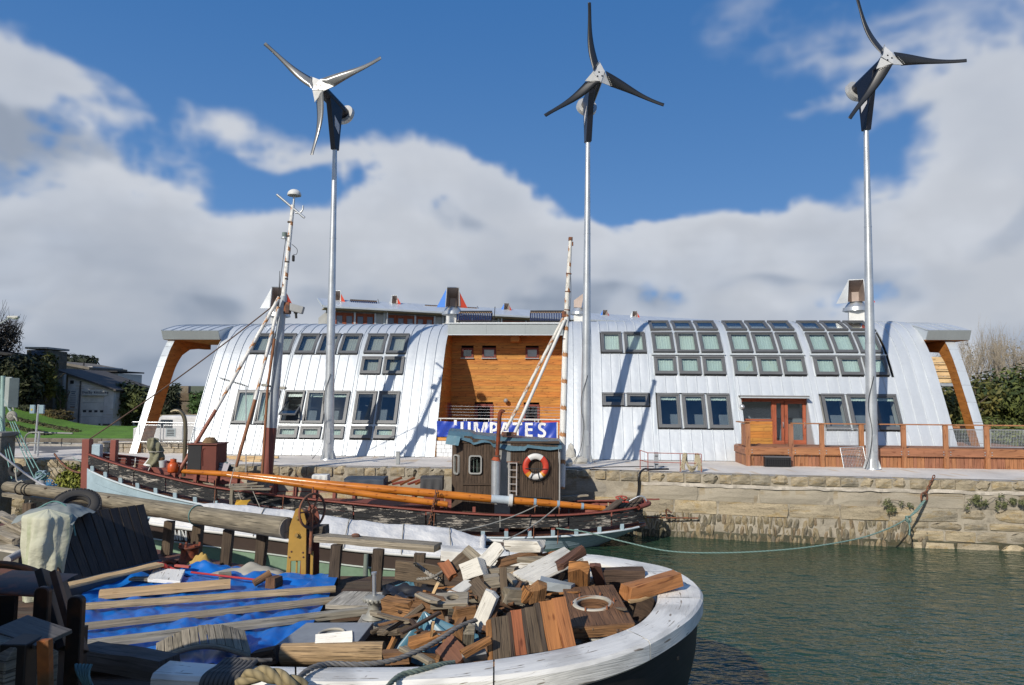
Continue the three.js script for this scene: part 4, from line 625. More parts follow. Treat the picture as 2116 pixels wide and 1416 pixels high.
{
  const G1 = [.022, .042, .009], G2 = [.13, .15, .03], G3 = [.17, .145, .03], D1 = [.008, .014, .006], D2 = [.03, .04, .012];
  // right side
  shrub('evergreen_tree', 'broad dark evergreen bush at the far right edge behind the deck', 'tree', 2105, 742, 925, -44, 210, 5200, .14, G1, G2);
  shrub('evergreen_tree', 'olive bush framed by the right hand arch of the building', 'tree', 1985, 775, 925, -42, 170, 4600, .13, G1, G3);
  shrub('evergreen_tree', 'low green bush behind the mesh panels at the foot of the right hand arch', 'tree', 2050, 850, 930, -40, 190, 3200, .12, G1, G2);
  shrub('evergreen_tree', 'tall olive bush beyond the right end of the deck', 'tree', 2230, 735, 925, -40, 260, 5200, .15, G1, G2);
  for (const [px, top, z, l] of [[1975, 715, -58, 'bare pale tree showing through the top of the right hand arch'], [2040, 690, -60, 'tall bare birch just right of the right hand arch'], [2105, 692, -57, 'bare birch at the right edge of the view'], [2165, 684, -60, 'bare tree beyond the right edge']]) {
    const b = atZ(px, 900, z), t = atZ(px, top, z), h = t.y - b.y, g = thing('bare_tree', l, 'tree', b), tw = []; for (let i = 0; i < 5; i++) twigs(V(rr(-1.2, 1.2), 0, rr(-.6, .6)), V(rr(-.18, .18), 1, rr(-.1, .1)).normalize(), h * .36, .075, 5, tw, .42, .3);
    P('trunk', tw, mat([.36, .31, .24], { roughness: .9 }), g);
    const bl = []; for (let i = 0; i < 7; i++) bl.push([rr(-1.8, 1.8), h * rr(.4, .9), rr(-.6, .6), 1, h * .16, .8]); P('crown', leafCloud(bl, 2600, .055, [.16, .12, .06], [.3, .24, .13]), leafM, g);
  }
  // left side
  shrub('round_bush', 'large dark green bush to the right of the workshop', 'bush', 262, 776, 885, -60, 110, 5200, .17, [.012, .024, .006], [.075, .09, .014]);
  shrub('round_bush', 'dark bush seen through the left hand arch of the building', 'bush', 338, 790, 882, -58, 72, 3600, .16, D1, D2);
  shrub('small_conifer', 'small green conifer between the left arch and the zinc cladding', 'tree', 404, 806, 862, -56, 42, 1800, .11, [.014, .04, .008], [.06, .12, .02]);
  shrub('ivy_mass', 'dark ivy and brambles covering the old wall at the far left', 'ivy', 28, 722, 848, -53, 150, 6400, .16, [.006, .01, .004], [.05, .055, .014]);
  shrub('ivy_column', 'tall yellow green ivy column climbing beside the workshop gable', 'ivy', 97, 724, 830, -54, 40, 2600, .13, [.02, .03, .006], [.14, .13, .015]);
  shrub('climbing_shrub', 'narrow green climber on the workshop wall left of its white notice board', 'shrub', 124, 790, 850, -55, 26, 900, .10, [.02, .04, .008], [.08, .10, .03]);
  shrub('border_shrub', 'low russet shrubs at the top of the lawn below the workshop', 'shrub', 112, 846, 874, -52.5, 92, 2400, .10, [.03, .022, .008], [.12, .09, .02]);
  shrub('border_shrub', 'dark low shrubs at the back of the lawn behind the sign post', 'shrub', 52, 836, 862, -52, 70, 1800, .11, [.01, .015, .005], [.04, .05, .015]);
  shrub('distant_tree', 'row of dark trees standing behind the white upper building', 'tree', 160, 732, 790, -90, 90, 2600, .26, [.008, .014, .006], [.03, .04, .014]);
  for (const [x, z, l] of [[-41, -48, 'tall tree standing beyond the left edge, nearer the road, shading the workshop'], [-47, -51, 'tall tree standing beyond the left edge, farther back, shading the ivy']]) { const g = thing('shade_tree', l, 'tree', V(x, QY, z)); P('crown', leafCloud([[0, 8.5, 0, 3.2, 5, 3.2], [-1.5, 6, 1, 2.5, 3, 2.5], [.8, 10.5, -.5, 2.4, 3, 2.4]], 2600, .3, [.012, .026, .006], [.06, .08, .016]), leafM, g); const tw = []; twigs(V(0, 0, 0), V(0, 1, 0), 5, .3, 3, tw, .5); P('trunk', tw, bark, g); }
  { const b = atZ(-6, 860, -58), h = atZ(-6, 640, -58).y - b.y, g = thing('purple_leaf_tree', 'dark thinly leaved tree at the upper left edge above the ivy wall', 'tree', b), tw = []; for (let i = 0; i < 3; i++) twigs(V(0, 0, 0), V(rr(-.3, .05), 1, rr(-.2, .2)).normalize(), h * .36, .14, 4, tw, .45, .2); P('trunk', tw, mat([.05, .04, .035], { roughness: .9 }), g); P('crown', leafCloud([[0, h * .72, 0, 1.6, h * .2, 1.2], [.5, h * .78, 0, 1, h * .15, 1], [.2, h * .5, 0, 1.7, h * .2, 1.2]], 2600, .10, [.012, .012, .01], [.06, .045, .03]), leafM, g); }
  // planted bands in the lawn
  for (const [pts, l] of [[[[12, 862], [60, 874], [110, 884], [155, 893]], 'long planted strip of low leafy plants across the lawn, the upper one'], [[[10, 878], [45, 888], [96, 899]], 'short planted strip of low leafy plants near the front of the lawn']]) {
    const bl = []; for (let i = 0; i <= 40; i++) { const f = i / 40 * (pts.length - 1), k = Math.min(pts.length - 2, Math.floor(f)), t = f - k; const px = mix(pts[k][0], pts[k + 1][0], t), py = mix(pts[k][1], pts[k + 1][1], t); const c = onLawn(px, py); bl.push([c.x, c.y, c.z, .4, .16, .4]); }
    const o = new THREE.Mesh(leafCloud(bl, 2400, .09, [.02, .022, .01], [.10, .10, .03]), leafM); o.name = numbered('planted_bed'); scene.add(o); tag(o, l, 'flower bed'); o.userData.kind = 'stuff';
  }
  // yellow green plant hanging on the left quay wall
  { const c = atZ(150, 985, -27.6), g = thing('wall_plant', 'bright yellow green bush growing out of the quay wall left of the red stem', 'plant', c); P('foliage', leafCloud([[0, 0, 0, .5, .55, .35], [.2, -.3, .1, .4, .4, .3], [-.25, -.15, .1, .35, .4, .3]], 1300, .07, [.03, .06, .008], [.24, .25, .03], 1.1), leafM, g); P('stem', tube([V(0, .3, -.3), V(0, .1, 0), V(.1, -.3, .2)], .02), bark, g); }
  for (const [px, py, w, l] of [[1858, 1038, .5, 'small trailing grey green plant on the quay wall left of the iron ring'], [2010, 1030, .35, 'small plant on the quay wall, first one right of the iron ring'], [2055, 1028, .55, 'bushiest trailing plant on the quay wall right of the iron ring'], [2112, 1028, .3, 'tuft of green on the quay wall cut by the right edge']]) {
    const p0 = atZ(px, py, -23.3), c = V(p0.x * 1, p0.y, edgeZ(p0.x) + .12); const g = thing('wall_plant', l, 'plant', c); const bl = []; for (let i = 0; i < 9; i++) { const x = rr(-1, 1); bl.push([x * w, rr(-.30, .12) * (1.2 - Math.abs(x)) - .1 * Math.abs(x), .08, .10, .10, .08]); } P('foliage', leafCloud(bl, 260, .03, [.03, .05, .02], [.16, .17, .07], 2), leafM, g); P('stem', [tube([V(-w * .8, -.15, .08), V(-w * .3, .02, .1), V(0, 0, -.05)], .008, 5), tube([V(w * .8, -.2, .08), V(w * .3, .0, .1), V(0, 0, -.05)], .008, 5)], bark, g);
  }
}
// ================================================================ building behind the ridge
{
  const o = atZ(668, 640, -48), O2 = V(o.x, QY, o.z), ang = Math.atan(.39); const b = thing('rear_building', 'long building with red timber windows and metal roof seen over the zinc ridge', 'building', O2); b.rotation.y = ang;
  const E = atZ(668, 634, -48).y - QY, L = 34; b.updateMatrixWorld(true);
  P('wall', box(L - .6, E - .1, .2, L / 2, (E - .1) / 2, -.9), plain([.45, .43, .40]), b); P('end_wall', box(.2, E - .2, 5, .4, (E - .2) / 2, -3), plain([.55, .55, .53]), b);
  P('eaves', rbox(L, .14, .35, .02, L / 2, E, 0), M.zincF, b); P('eaves_soffit', box(L, .04, .9, L / 2, E - .1, -.5), plain([.55, .47, .33]), b);
  for (let i = 0; i < 56; i++) { const w = L / 56; const g = box(w - .02, .04, 3.3); g.applyMatrix4(new THREE.Matrix4().makeRotationX(.27).setPosition(i * w + w / 2, E + .5, -1.55)); P('roof_panel', g, M.zinc[i % 3], b); }
  const bay = 1.28, red = M.terra, y0 = E - 1.5, y1 = E - .35;
  for (let k = 0; k < 22; k++) {
    const x = .9 + k * bay * 1.1; if (k % 3 === 2) { P('infill_panel', box(.75, 1.3, .05, x + .1, E - .9, -.75), plain([.66, .66, .64]), b); P('downpipe', rod(V(x + .65, 0, -.6), V(x + .65, E, -.4), .07), M.galv, b); P('pier', box(.16, 2, .2, x + .52, E - 1.1, -.72), M.zincF, b); }
    for (const s of (k % 3 === 2 ? [.72] : [0, .66])) { const q = G('window', b); P('frame', [box(.13, 1.4, .1, x + s, E - .95, -.72), box(.13, 1.4, .1, x + s + .53, E - .95, -.72), box(.4, .2, .1, x + s + .265, E - .36, -.72), box(.4, .12, .1, x + s + .265, E - 1.5, -.72)], red, q); P('pane', box(.42, 1.0, .01, x + s + .265, E - .95, -.74), new THREE.MeshPhysicalMaterial({ color: C(.16, .20, .27), roughness: .06, metalness: 0 }), q); P('blind', box(.4, .3, .01, x + s + .265, E - .6, -.76), plain([.5, .5, .5]), q); }
    if (k % 3 !== 2) P('pier', box(.12, 1.6, .12, x + 1.28, E - 1, -.68), M.zincF, b);
  }
  const bl = (px, py, d) => { const a = b.worldToLocal(camera.position.clone()), e = b.worldToLocal(camera.position.clone().add(ray(px, py))).sub(a); return a.addScaledVector(e, (d - a.z) / e.z); };
  for (const [px, py, s, wh] of [[699, 627, .85, 1], [817, 629, .62, 1], [1046, 644, .62, 0], [1124, 658, .62, 0], [1249, 657, .62, 0], [1312, 659, .62, 1]]) { const q = bl(px, py, -2.6); const g = window_cowl(b, q.x, q.y - .5 * s, q.z, s, -ang + (wh ? -.15 : .15), wh); }
  for (const [px, py] of [[752, 626], [905, 637], [962, 640]]) { const q = bl(px, py, -2.2); window_solar(b, q, 1.9, .5, .9, 14); }
  for (const px of [728, 770, 845]) { const q = bl(px, 622 + (px - 728) * .06, -2.8); P('roof_vent', [rbox(.3, .08, .2, .02, q.x, q.y, q.z)], M.galv, b); }
  P('gable_roof_edge', box(.12, .12, 3.3).applyMatrix4(new THREE.Matrix4().makeRotationX(.27).setPosition(-.04, E + .5, -1.55)), M.zincF, b);
}
// ================================================================ left background: workshop, upper buildings, street furniture
{
  const render = mat([.82, .82, .84], { map: T.wall, roughness: .95 }), z = -58;
  const bl = atZ(112, 878, z), tl = atZ(106, 766, z), tr = atZ(234, 806, z), O = V(bl.x, QY, z); const w = thing('workshop', 'grey rendered workshop with sloping roof and a roller door beside the lawn', 'building', O);
  const X = px => atZ(px, 850, z).x - O.x, Y = py => atZ(170, py, z).y - O.y; const x1 = X(233), dx0 = X(166), dx1 = X(213), dT = Y(818);
  const yAt = x => mix(tl.y - O.y, tr.y - O.y, x / x1);
  const g = extr([[0, -1], [dx0, -1], [dx0, dT], [dx1, dT], [dx1, -1], [x1, -1], [x1, yAt(x1)], [0, yAt(0)]], .3); P('front_wall', g.translate(0, 0, -.3), render, w);
  P('side_wall', [box(.3, yAt(x1) + 1, 7, x1 - .15, (yAt(x1) - 1) / 2, -3.8)], render, w); P('left_wall', box(.3, yAt(0) + 1, 7, .15, (yAt(0) - 1) / 2, -3.8), render, w);
  P('roof', bar(V(-.3, yAt(-.3) + .06, -3.5), V(x1 + .3, yAt(x1 + .3) + .06, -3.5), .14, 7.6, V(0, 1, 0)), mat([.10, .09, .085], { map: T.mott, roughness: .9 }), w);
  const dr = G('roller_door', w); const n = 5; for (let i = 0; i < n; i++) P('door_section', box(dx1 - dx0, (dT + .4) / n - .02, .06, (dx0 + dx1) / 2, -.4 + (i + .5) * (dT + .4) / n, -.2), plain([.88, .87, .82], { roughness: .6 }), dr);
  for (let i = 0; i < 4; i++) P('door_window', rbox(.26, .17, .04, .04, mix(dx0, dx1, (i + .5) / 4), Y(850), -.16), plain([.10, .10, .10], { roughness: .2 }), dr);
  P('door_latch', box(.15, .1, .03, mix(dx0, dx1, .82), Y(877), -.15), M.dark, dr);
  const sg = G('shop_sign', w); const sw = X(221) - X(170); P('board', rbox(sw, .44, .06, .01, (X(170) + X(221)) / 2, Y(811.5), .05), M.white, sg); const tx = text('Duchy Kitchens', .19, .01, serif); P('lettering', uvm(tx).translate((X(170) + X(221)) / 2, Y(811.5), .082), plain([.03, .04, .09]), sg);
  const nb = G('notice_board', w), nx = (X(140) + X(160)) / 2, nw = X(159) - X(141), nh = Y(806) - Y(845); const ol = [[-nw / 2, 0], [nw / 2, 0], [nw / 2, nh], [nw * .3, nh + .08], [-nw * .3, nh + .08], [-nw / 2, nh]]; P('board', extr(ol, .05, .004).translate(nx, Y(845), .02), M.white, nb);
  const ln = []; for (let i = 0; i < 9; i++) ln.push(box(nw * rr(.4, .75), i < 2 ? .07 : .035, .008, nx, Y(810) - i * .145, .078)); P('lettering', ln, plain([.2, .22, .28]), nb).userData.kind = 'stuff'; P('panel_line', box(nw * .5, .06, .008, nx, Y(842), .078), plain([.5, .22, .06]), nb);
  P('vent', box(.26, .26, .05, X(145.5), Y(790), .02), M.dark, w);
  P('wall_base', box(x1 - dx1 - .02, .5, .06, (x1 + dx1) / 2 + .01, -.1, .03), plain([.14, .13, .12]), w); P('wall_base', box(dx0 - .02, .5, .06, dx0 / 2, -.1, .03), plain([.14, .13, .12]), w);
  P('downpipe', rod(V(X(164), -.5, .08), V(X(164), yAt(X(164)) - .2, .08), .06), plain([.12, .12, .13]), w);
}
{
  const z = -76, O = atZ(120, 812, z), b = thing('white_upper_building', 'white flat roofed building with balcony railing above the workshop', 'building', O); const X = px => atZ(px, 770, z).x - O.x, Y = py => atZ(180, py, z).y - O.y;
  const wm = mat([.55, .56, .57], { map: T.wall, roughness: .95 });
  P('wall', box(X(190) - X(122), Y(757) + 4, 6, (X(190) + X(122)) / 2, (Y(757) - 4) / 2, -3), wm, b); P('roof', bar(V(X(118), Y(749), -3), V(X(192), Y(762), -3), .25, 7.5, V(0, 1, 0)), mat([.24, .22, .19], { map: T.grit, roughness: .95 }), b);
  P('glass_wing', box(X(236) - X(190), Y(771) + 4, 5, (X(190) + X(236)) / 2, (Y(771) - 4) / 2, -3.2), plain([.40, .44, .47], { roughness: .3 }), b); P('wing_roof', box(X(240) - X(188), .14, 5.6, (X(188) + X(240)) / 2, Y(767), -3), M.dark, b);
  P('door', box(.52, 1.1, .08, X(191.5), Y(781), .03), plain([.16, .19, .2]), b); P('door_window', box(.3, .25, .03, X(191.5), Y(776), .09), plain([.4, .42, .43]), b); P('window', box(.8, .5, .06, X(132), Y(768), .02), plain([.2, .25, .32], { roughness: .1 }), b);
  const r = G('balcony_rail', b); for (let i = 0; i <= 24; i++) { const x = mix(X(152), X(184), i / 24); P('baluster', box(.03, .7, .03, x, Y(784), .5), M.dark, r); } P('top_rail', box(X(185) - X(151), .05, .05, (X(185) + X(151)) / 2, Y(777), .5), M.dark, r); P('chimney_block', rbox(.7, .9, .6, .04, X(194.5), Y(787), .8), plain([.42, .40, .34]), b); P('downpipe', box(.1, 2.2, .1, X(172.5), Y(770), .06), M.dark, b);
  P('terrace', box(X(240) - X(118), 3, .3, (X(240) + X(118)) / 2, Y(796) - 1.5, .8), plain([.3, .28, .24]), b);
}
{ // old stone house under the ivy
  const z = -56, O = atZ(50, 850, z), b = thing('old_stone_house', 'dark old stone house wall with flat parapet half hidden by ivy', 'building', O); const X = px => atZ(px, 780, z).x - O.x, Y = py => atZ(50, py, z).y - O.y; const sm_ = mat([.16, .15, .13], { map: T.granite, bumpMap: T.gritB, bumpScale: .03, roughness: 1 });
  P('wall', box(X(108) - X(-60), Y(770) + 1, 4, (X(108) + X(-60)) / 2, (Y(770) - 1) / 2, -2.2), sm_, b); P('tower', rbox(X(83) - X(38), Y(722) - Y(775), 2.5, .03, (X(83) + X(38)) / 2, (Y(722) + Y(775)) / 2, -2), sm_, b); P('tower_cap', rbox(X(85) - X(36), .16, 2.8, .03, (X(85) + X(36)) / 2, Y(718), -2), plain([.36, .35, .33]), b); P('window', box(1, .4, .05, X(62), Y(728), -.74), plain([.08, .12, .2], { roughness: .1 }), b); P('gable_roof', bar(V(X(-60), Y(722), -2), V(X(40), Y(738), -2), .2, 3, V(0, 1, 0)), M.dark, b);
  P('whitewashed_wall', box(X(111) - X(98), Y(772) + 1, .3, (X(111) + X(98)) / 2, (Y(772) - 1) / 2, -1.4), mat([.4, .41, .43], { map: T.wall }), b);
}
// far houses and low wall seen under the left arch
{ const z = -64, O = atZ(384, 866, z), b = thing('far_brown_house', 'small brown roofed house seen between the left arch and the building', 'house', O); P('wall', box(3.2, 2, 3, 0, .6, -1.5), mat([.2, .17, .13], { map: T.granite }), b); P('roof', extr([[-2, 0], [2, 0], [1.7, .75], [-1.7, .75]], 3).translate(0, 1.5, -3), mat([.16, .12, .08], { map: T.granite }), b); P('chimney', rbox(.7, .8, .5, .02, -.8, 2.5, -1.5), mat([.22, .19, .15], { map: T.granite }), b); }
{ const A = atZ(300, 864, -52), B = atZ(415, 862, -50), o = solo('garden_wall', bar(V(A.x, A.y - .5, -52), V(B.x, B.y - .5, -50), 1.4, .35, V(0, 1, 0)), mat([.32, .28, .22], { map: T.granite, bumpMap: T.gritB, bumpScale: .03, roughness: 1 }), 'stone boundary wall behind the parked white van', 'wall'); }
{ const A = V(-16.6, QY, -31.9), w = thing('stone_parapet', 'low pale stone wall under the galvanised railing by the left arch', 'wall', A); for (let r = 0; r < 2; r++) for (let x = -1.2; x < 3.4;) { const s = rr(.25, .6); P('stone', rbox(s - .02, .19, .4, .03), plinthM, w, x + s / 2, .1 + r * .2, rr(-.02, .02)); x += s; } P('coping', rbox(4.8, .07, .5, .02, 1.1, .44, 0), M.concrete, w); }
{ // galvanised railing with mesh infill
  const A = atZ(285, 931, -31.4), r = thing('galvanised_railing', 'galvanised railing with mesh panels between the left arch and the cladding', 'railing', V(A.x, QY + .48, -31.4)); const X = px => atZ(px, 900, -31.4).x - A.x; const top = .78;
  P('handrail', rod(V(X(272), top + .08, 0), V(X(404), top + .05, 0), .025), M.galv, r);
  for (const [a, b] of [[287, 331], [337, 377], [380, 402]]) { const p = G('mesh_panel', r); const x0 = X(a), x1 = X(b); P('frame', [rod(V(x0, .02, 0), V(x0, top - .05, 0), .022), rod(V(x1, .02, 0), V(x1, top - .05, 0), .022), rod(V(x0, .02, 0), V(x1, .02, 0), .02), rod(V(x0, top - .05, 0), V(x1, top - .05, 0), .02)], M.galv, p); const w = []; for (let x = x0 + .05; x < x1; x += .05) w.push(box(.005, top - .06, .005, x, top / 2, 0)); for (let y = .06; y < top - .05; y += .05) w.push(box(x1 - x0, .005, .005, (x0 + x1) / 2, y, 0)); P('wire_mesh', w, M.galv, p).userData.kind = 'stuff'; }
  P('sign_plate', rbox(.42, .36, .02, .004, X(353), .42, .04), plain([.35, .40, .42]), r); const l = []; for (let i = 0; i < 4; i++) l.push(box(.3, .03, .006, X(353), .52 - i * .07, .053)); P('sign_print', l, M.dark, r).userData.kind = 'stuff';
}
{ // white van and silver car
  const mkCar = (name, label, cat, pos, yaw, L, Hh, paint, kind) => {
    const g = thing(name, label, cat, pos); g.rotation.y = yaw; const W = 1.7; const prof = kind === 'van' ? [[-L / 2, .35], [-L / 2, .8], [-L * .40, .95], [-L * .30, Hh * .62], [-L * .16, Hh], [L * .46, Hh * .98], [L / 2, Hh * .6], [L / 2, .35]] : [[-L / 2, .3], [-L / 2, .65], [-L * .28, .82], [-L * .14, Hh], [L * .30, Hh * .98], [L * .47, .9], [L / 2, .75], [L / 2, .3]];
    const b = extr(prof, W - .16, .08); b.translate(0, 0, -(W - .16) / 2); P('body', b, paint, g); const gl = new THREE.MeshPhysicalMaterial({ color: C(.03, .04, .05), roughness: .05 });
    const wn = kind === 'van' ? [[-L * .27, Hh * .64], [-L * .16, Hh * .92], [-L * .02, Hh * .92], [-L * .02, Hh * .62]] : [[-L * .22, .86], [-L * .12, Hh * .94], [L * .28, Hh * .93], [L * .42, .9]]; for (const s of [-1, 1]) P('side_window', extr(wn, .01).translate(0, 0, s > 0 ? W / 2 - .003 : -W / 2 - .007), gl, g);
    P('rear_window', bar(V(L * .485, Hh * .66, 0), V(L * .468, Hh * .92, 0), .02, W * .72, V(1, 0, 0), 0), gl, g); P('windscreen', bar(V(-L * .30 - .05, Hh * .66, 0), V(-L * .175 - .04, Hh * .95, 0), .02, W * .8, V(-1, 0, 0), 0), gl, g);
    for (const s of [-1, 1]) { P('tail_lamp', rbox(.06, .3, .16, .02, L / 2 + .05, .72, s * .7), mat([.6, .02, .015], { roughness: .25 }), g); P('headlamp', rbox(.06, .14, .3, .02, -L / 2 - .05, .66, s * .55), M.galv, g); for (const e of [-1, 1]) { const w = G('wheel', g, e * L * .31, .31, s * (W / 2 - .06)); P('tyre', new THREE.TorusGeometry(.23, .09, 8, 20), M.rubber, w); P('rim', cyl(.17, .17, .1, 14).rotateX(Math.PI / 2), M.galv, w); } }
    P('bumper', rbox(.16, .16, W, .04, L / 2 + .04, .42, 0), paint, g); P('number_plate', box(.02, .11, .5, L / 2 + .13, .6, 0), plain([.7, .55, .06]), g); return g;
  };
  const vp = atZ(352, 918, -36); mkCar('white_van', 'small white van parked behind the galvanised railing', 'van', V(vp.x + .5, QY, -36.3), -.12, 4.2, 1.42, plain([.72, .73, .74], { roughness: .25 }), 'van');
  const cp = atZ(266, 898, -70); mkCar('silver_car', 'silver car with red tail lights parked beyond the lawn', 'car', V(cp.x, cp.y - .25, -70), -1.1, 4, 1.4, plain([.36, .38, .40], { roughness: .2, metalness: .4 }), 'car');
}
{ // street lamp at the left edge
  const b = atZ(-22, 905, -44); const h = atZ(-22, 668, -44).y - QY, l = thing('street_lamp', 'tall grey street lamp reaching in from the left edge', 'street lamp', V(b.x, QY, -44)); const tip = atZ(28, 656, -44).sub(l.position); P('column', rod(V(0, 0, 0), V(0, h, 0), .09, .06), M.galv, l); P('arm', tube([V(0, h - .1, 0), V(.4, h + .1, 0), V(tip.x - .3, tip.y - .03, 0)], .03), M.galv, l); P('lamp_head', rbox(.7, .15, .24, .06, tip.x - .02, tip.y + .02, 0), plain([.62, .62, .58]), l); P('lens', new THREE.SphereGeometry(.14, 14, 8).scale(1.4, .5, .8).translate(tip.x + .06, tip.y - .05, 0), plain([.7, .7, .66], { roughness: .2 }), l);
}
{ // slim pole with two small boxes
  const z = -30.6, p = atZ(70, 948, z), s = thing('sign_post', 'slim grey post with two small boxes near its top before the lawn', 'post', p); const h = atZ(73, 836, z).y - p.y; P('pole', rod(V(0, 0, 0), V(.06, h, 0), .045, .04), M.galv, s); for (const dx of [-.16, .22]) P('small_box', rbox(.2, .36, .1, .01, dx, h - .2, .02), plain([.3, .42, .48]), s); P('sticker', box(.07, .08, .005, -.17, h - .22, .075), plain([.6, .45, .05]), s);
}
{ // tubular hand rail at the steps
  const z = -29.6, A = atZ(75, 962, z), r = thing('hand_rail', 'grey tubular hand rail with two bars above the quay steps', 'railing', A); const q = (px, py) => atZ(px, py, z).sub(A);
  P('post', rod(q(73, 985), q(81, 892), .045), M.galv, r); const hm = plain([.26, .27, .25], { roughness: .5, metalness: .3 }); P('upper_bar', tube([q(52, 925), q(52, 903), q(60, 895), q(75, 894), q(110, 895), q(150, 896)], .035), hm, r); P('lower_bar', tube([q(52, 932), q(53, 922), q(60, 916), q(75, 916), q(110, 916), q(147, 917)], .035), hm, r); P('end_post', rod(q(54, 940), q(52, 920), .035), M.galv, r);
}
{ // stone steps and pier at the far left of the quay
  const s = thing('quay_steps', 'worn stone steps going down beside the left end of the quay', 'steps', atZ(70, 1010, -27.5)); const A = s.position; const q = (px, py, z) => atZ(px, py, z).sub(A);
  const st = [[42, 88, 948, 962, -28.6], [44, 92, 964, 975, -28.3], [20, 55, 978, 990, -27.9], [0, 48, 992, 1004, -27.5]]; for (const [x0, x1, y0, y1, z] of st) { const a = q(x0, y0, z), b = q(x1, y1 + 8, z); P('step', rbox(b.x - a.x, a.y - b.y, 1.1, .03, (a.x + b.x) / 2, (a.y + b.y) / 2, -.0 + (z - A.z) - .5), pick([M.concrete, mat([.45, .37, .28], { map: T.granite, bumpMap: T.gritB, bumpScale: .02 })]), s); }
  const p = thing('stone_pier', 'square grey stone pier cut by the left edge of the view', 'pier', V(atZ(0, 960, -27.2).x, WY, -27.2)); const t = atZ(10, 893, -27.2).y - WY, w = .72; P('shaft', rbox(w, t - .15, .8, .04, -.1, (t - .15) / 2, 0), mat([.22, .22, .21], { map: T.granite, bumpMap: T.gritB, bumpScale: .02 }), p); P('cap', rbox(w + .14, .16, .95, .04, -.1, t - .08, 0), mat([.26, .255, .24], { map: T.grit }), p);
}
{ // pale green mast with boards and a pulley block, mooring lines
  const z = -28.2, b = atZ(4, 930, z), m = thing('pale_green_mast', 'pale green steel mast with two boards at the left edge', 'mast', b); const q = (px, py) => atZ(px, py, z).sub(b); const gr = plain([.36, .52, .47], { roughness: .5 }); P('pole', rod(q(4, 930), q(6, 777), .095, .085), gr, m); P('board', rbox(.25, 1.15, .09, .02).applyMatrix4(new THREE.Matrix4().setPosition(q(17, 810))), plain([.42, .47, .45]), m); P('board', rbox(.33, 1.15, .06, .02).applyMatrix4(new THREE.Matrix4().makeRotationY(.5).setPosition(q(28, 812))), plain([.13, .17, .18]), m); P('strap', [rod(q(0, 794), q(20, 794), .015)], M.dark, m);
  P('spreader', rod(q(-4, 803), q(22, 850), .05, .05), plain([.3, .42, .42]), m);
  const pb = thing('pulley_block', 'round grey pulley block hanging on lines at the left edge', 'pulley', q(24, 860).add(b)); P('cheek', new THREE.SphereGeometry(.2, 16, 12).scale(1, 1, .55), plain([.34, .33, .28]), pb); P('sheave', cyl(.09, .09, .2, 14).rotateX(Math.PI / 2), M.dark, pb); P('shackle', [tube([V(-.05, .1, 0), V(-.1, .3, 0), V(0, .36, 0), V(.06, .22, 0)], .03), tube([V(.1, 0, .06), V(.24, -.1, .1), V(.28, -.2, .1)], .03)], M.greyt, pb);
  const rg = mat([.20, .36, .33], { map: T.rope, roughness: .9 });
  const lines = [[[20, 872], [76, 1000], 'first green line from the pulley block, ending by the hand rail'], [[25, 872], [70, 968], 'second green line from the pulley block, slanting to the steps'], [[30, 872], [82, 975], 'third green line from the pulley block, the steepest to the right'], [[-6, 850], [24, 990], 'green line from the mast foot, leftmost of the bundle'], [[0, 862], [30, 985], 'green line from the mast, second of the left bundle'], [[4, 868], [36, 975], 'green line from the mast, third of the left bundle']];
  for (const [a, c, l] of lines) solo('mooring_line', tube(sag(atZ(a[0], a[1], z), atZ(c[0], c[1], -26), .05), .017, 6), rg, l, 'rope');
  solo('white_line', tube([atZ(-10, 930, -20), atZ(25, 958, -20.2), atZ(60, 985, -20.5), atZ(90, 1003, -20.6), atZ(110, 1010, -20.6)], .028, 7), plain([.7, .68, .7]), 'thick white line curving down from the left edge to the log', 'rope');
  { const c = atZ(84, 985, -22), f = thing('rope_bundle', 'tangle of blue rope with a grey float below the hand rail', 'rope', c); for (let i = 0; i < 5; i++) { const pts = []; for (let k = 0; k < 8; k++) pts.push(V(rr(-.2, .2), rr(-.12, .18), rr(-.1, .1))); P('rope_loop', tube(pts, .018, 6, 60, true), i % 2 ? rg : plain([.3, .42, .5]), f); } P('float', new THREE.SphereGeometry(.15, 14, 10).translate(.06, -.25, .08), plain([.4, .4, .38]), f); P('tail', tube([V(-.1, -.1, 0), V(-.2, -.6, .1), V(-.25, -1.1, .2)], .014, 6), M.greyt, f); }
  { const c = atZ(32, 972, -23), f = thing('tyre_fender', 'small round black tyre fender hanging with ropes by the steps', 'fender', c); P('ring', new THREE.TorusGeometry(.16, .07, 10, 22), M.rubber, f); P('rope', tube([V(0, .15, 0), V(.08, -.2, .08), V(.15, -.35, .1), V(.3, -.3, .1)], .025), M.greyt, f); }  // small tyre hung up as a fender
  { const c = atZ(104, 1003, -20.5), f = thing('blue_rope_knot', 'knot of bright blue rope hitched on the log by the white line', 'rope', c); for (let i = 0; i < 4; i++) { const pts = []; for (let k = 0; k < 7; k++) pts.push(V(rr(-.14, .14), rr(-.2, .16), rr(-.1, .1))); P('rope_loop', tube(pts, .014, 6, 50, true), plain([.05, .22, .42]), f); } }
}
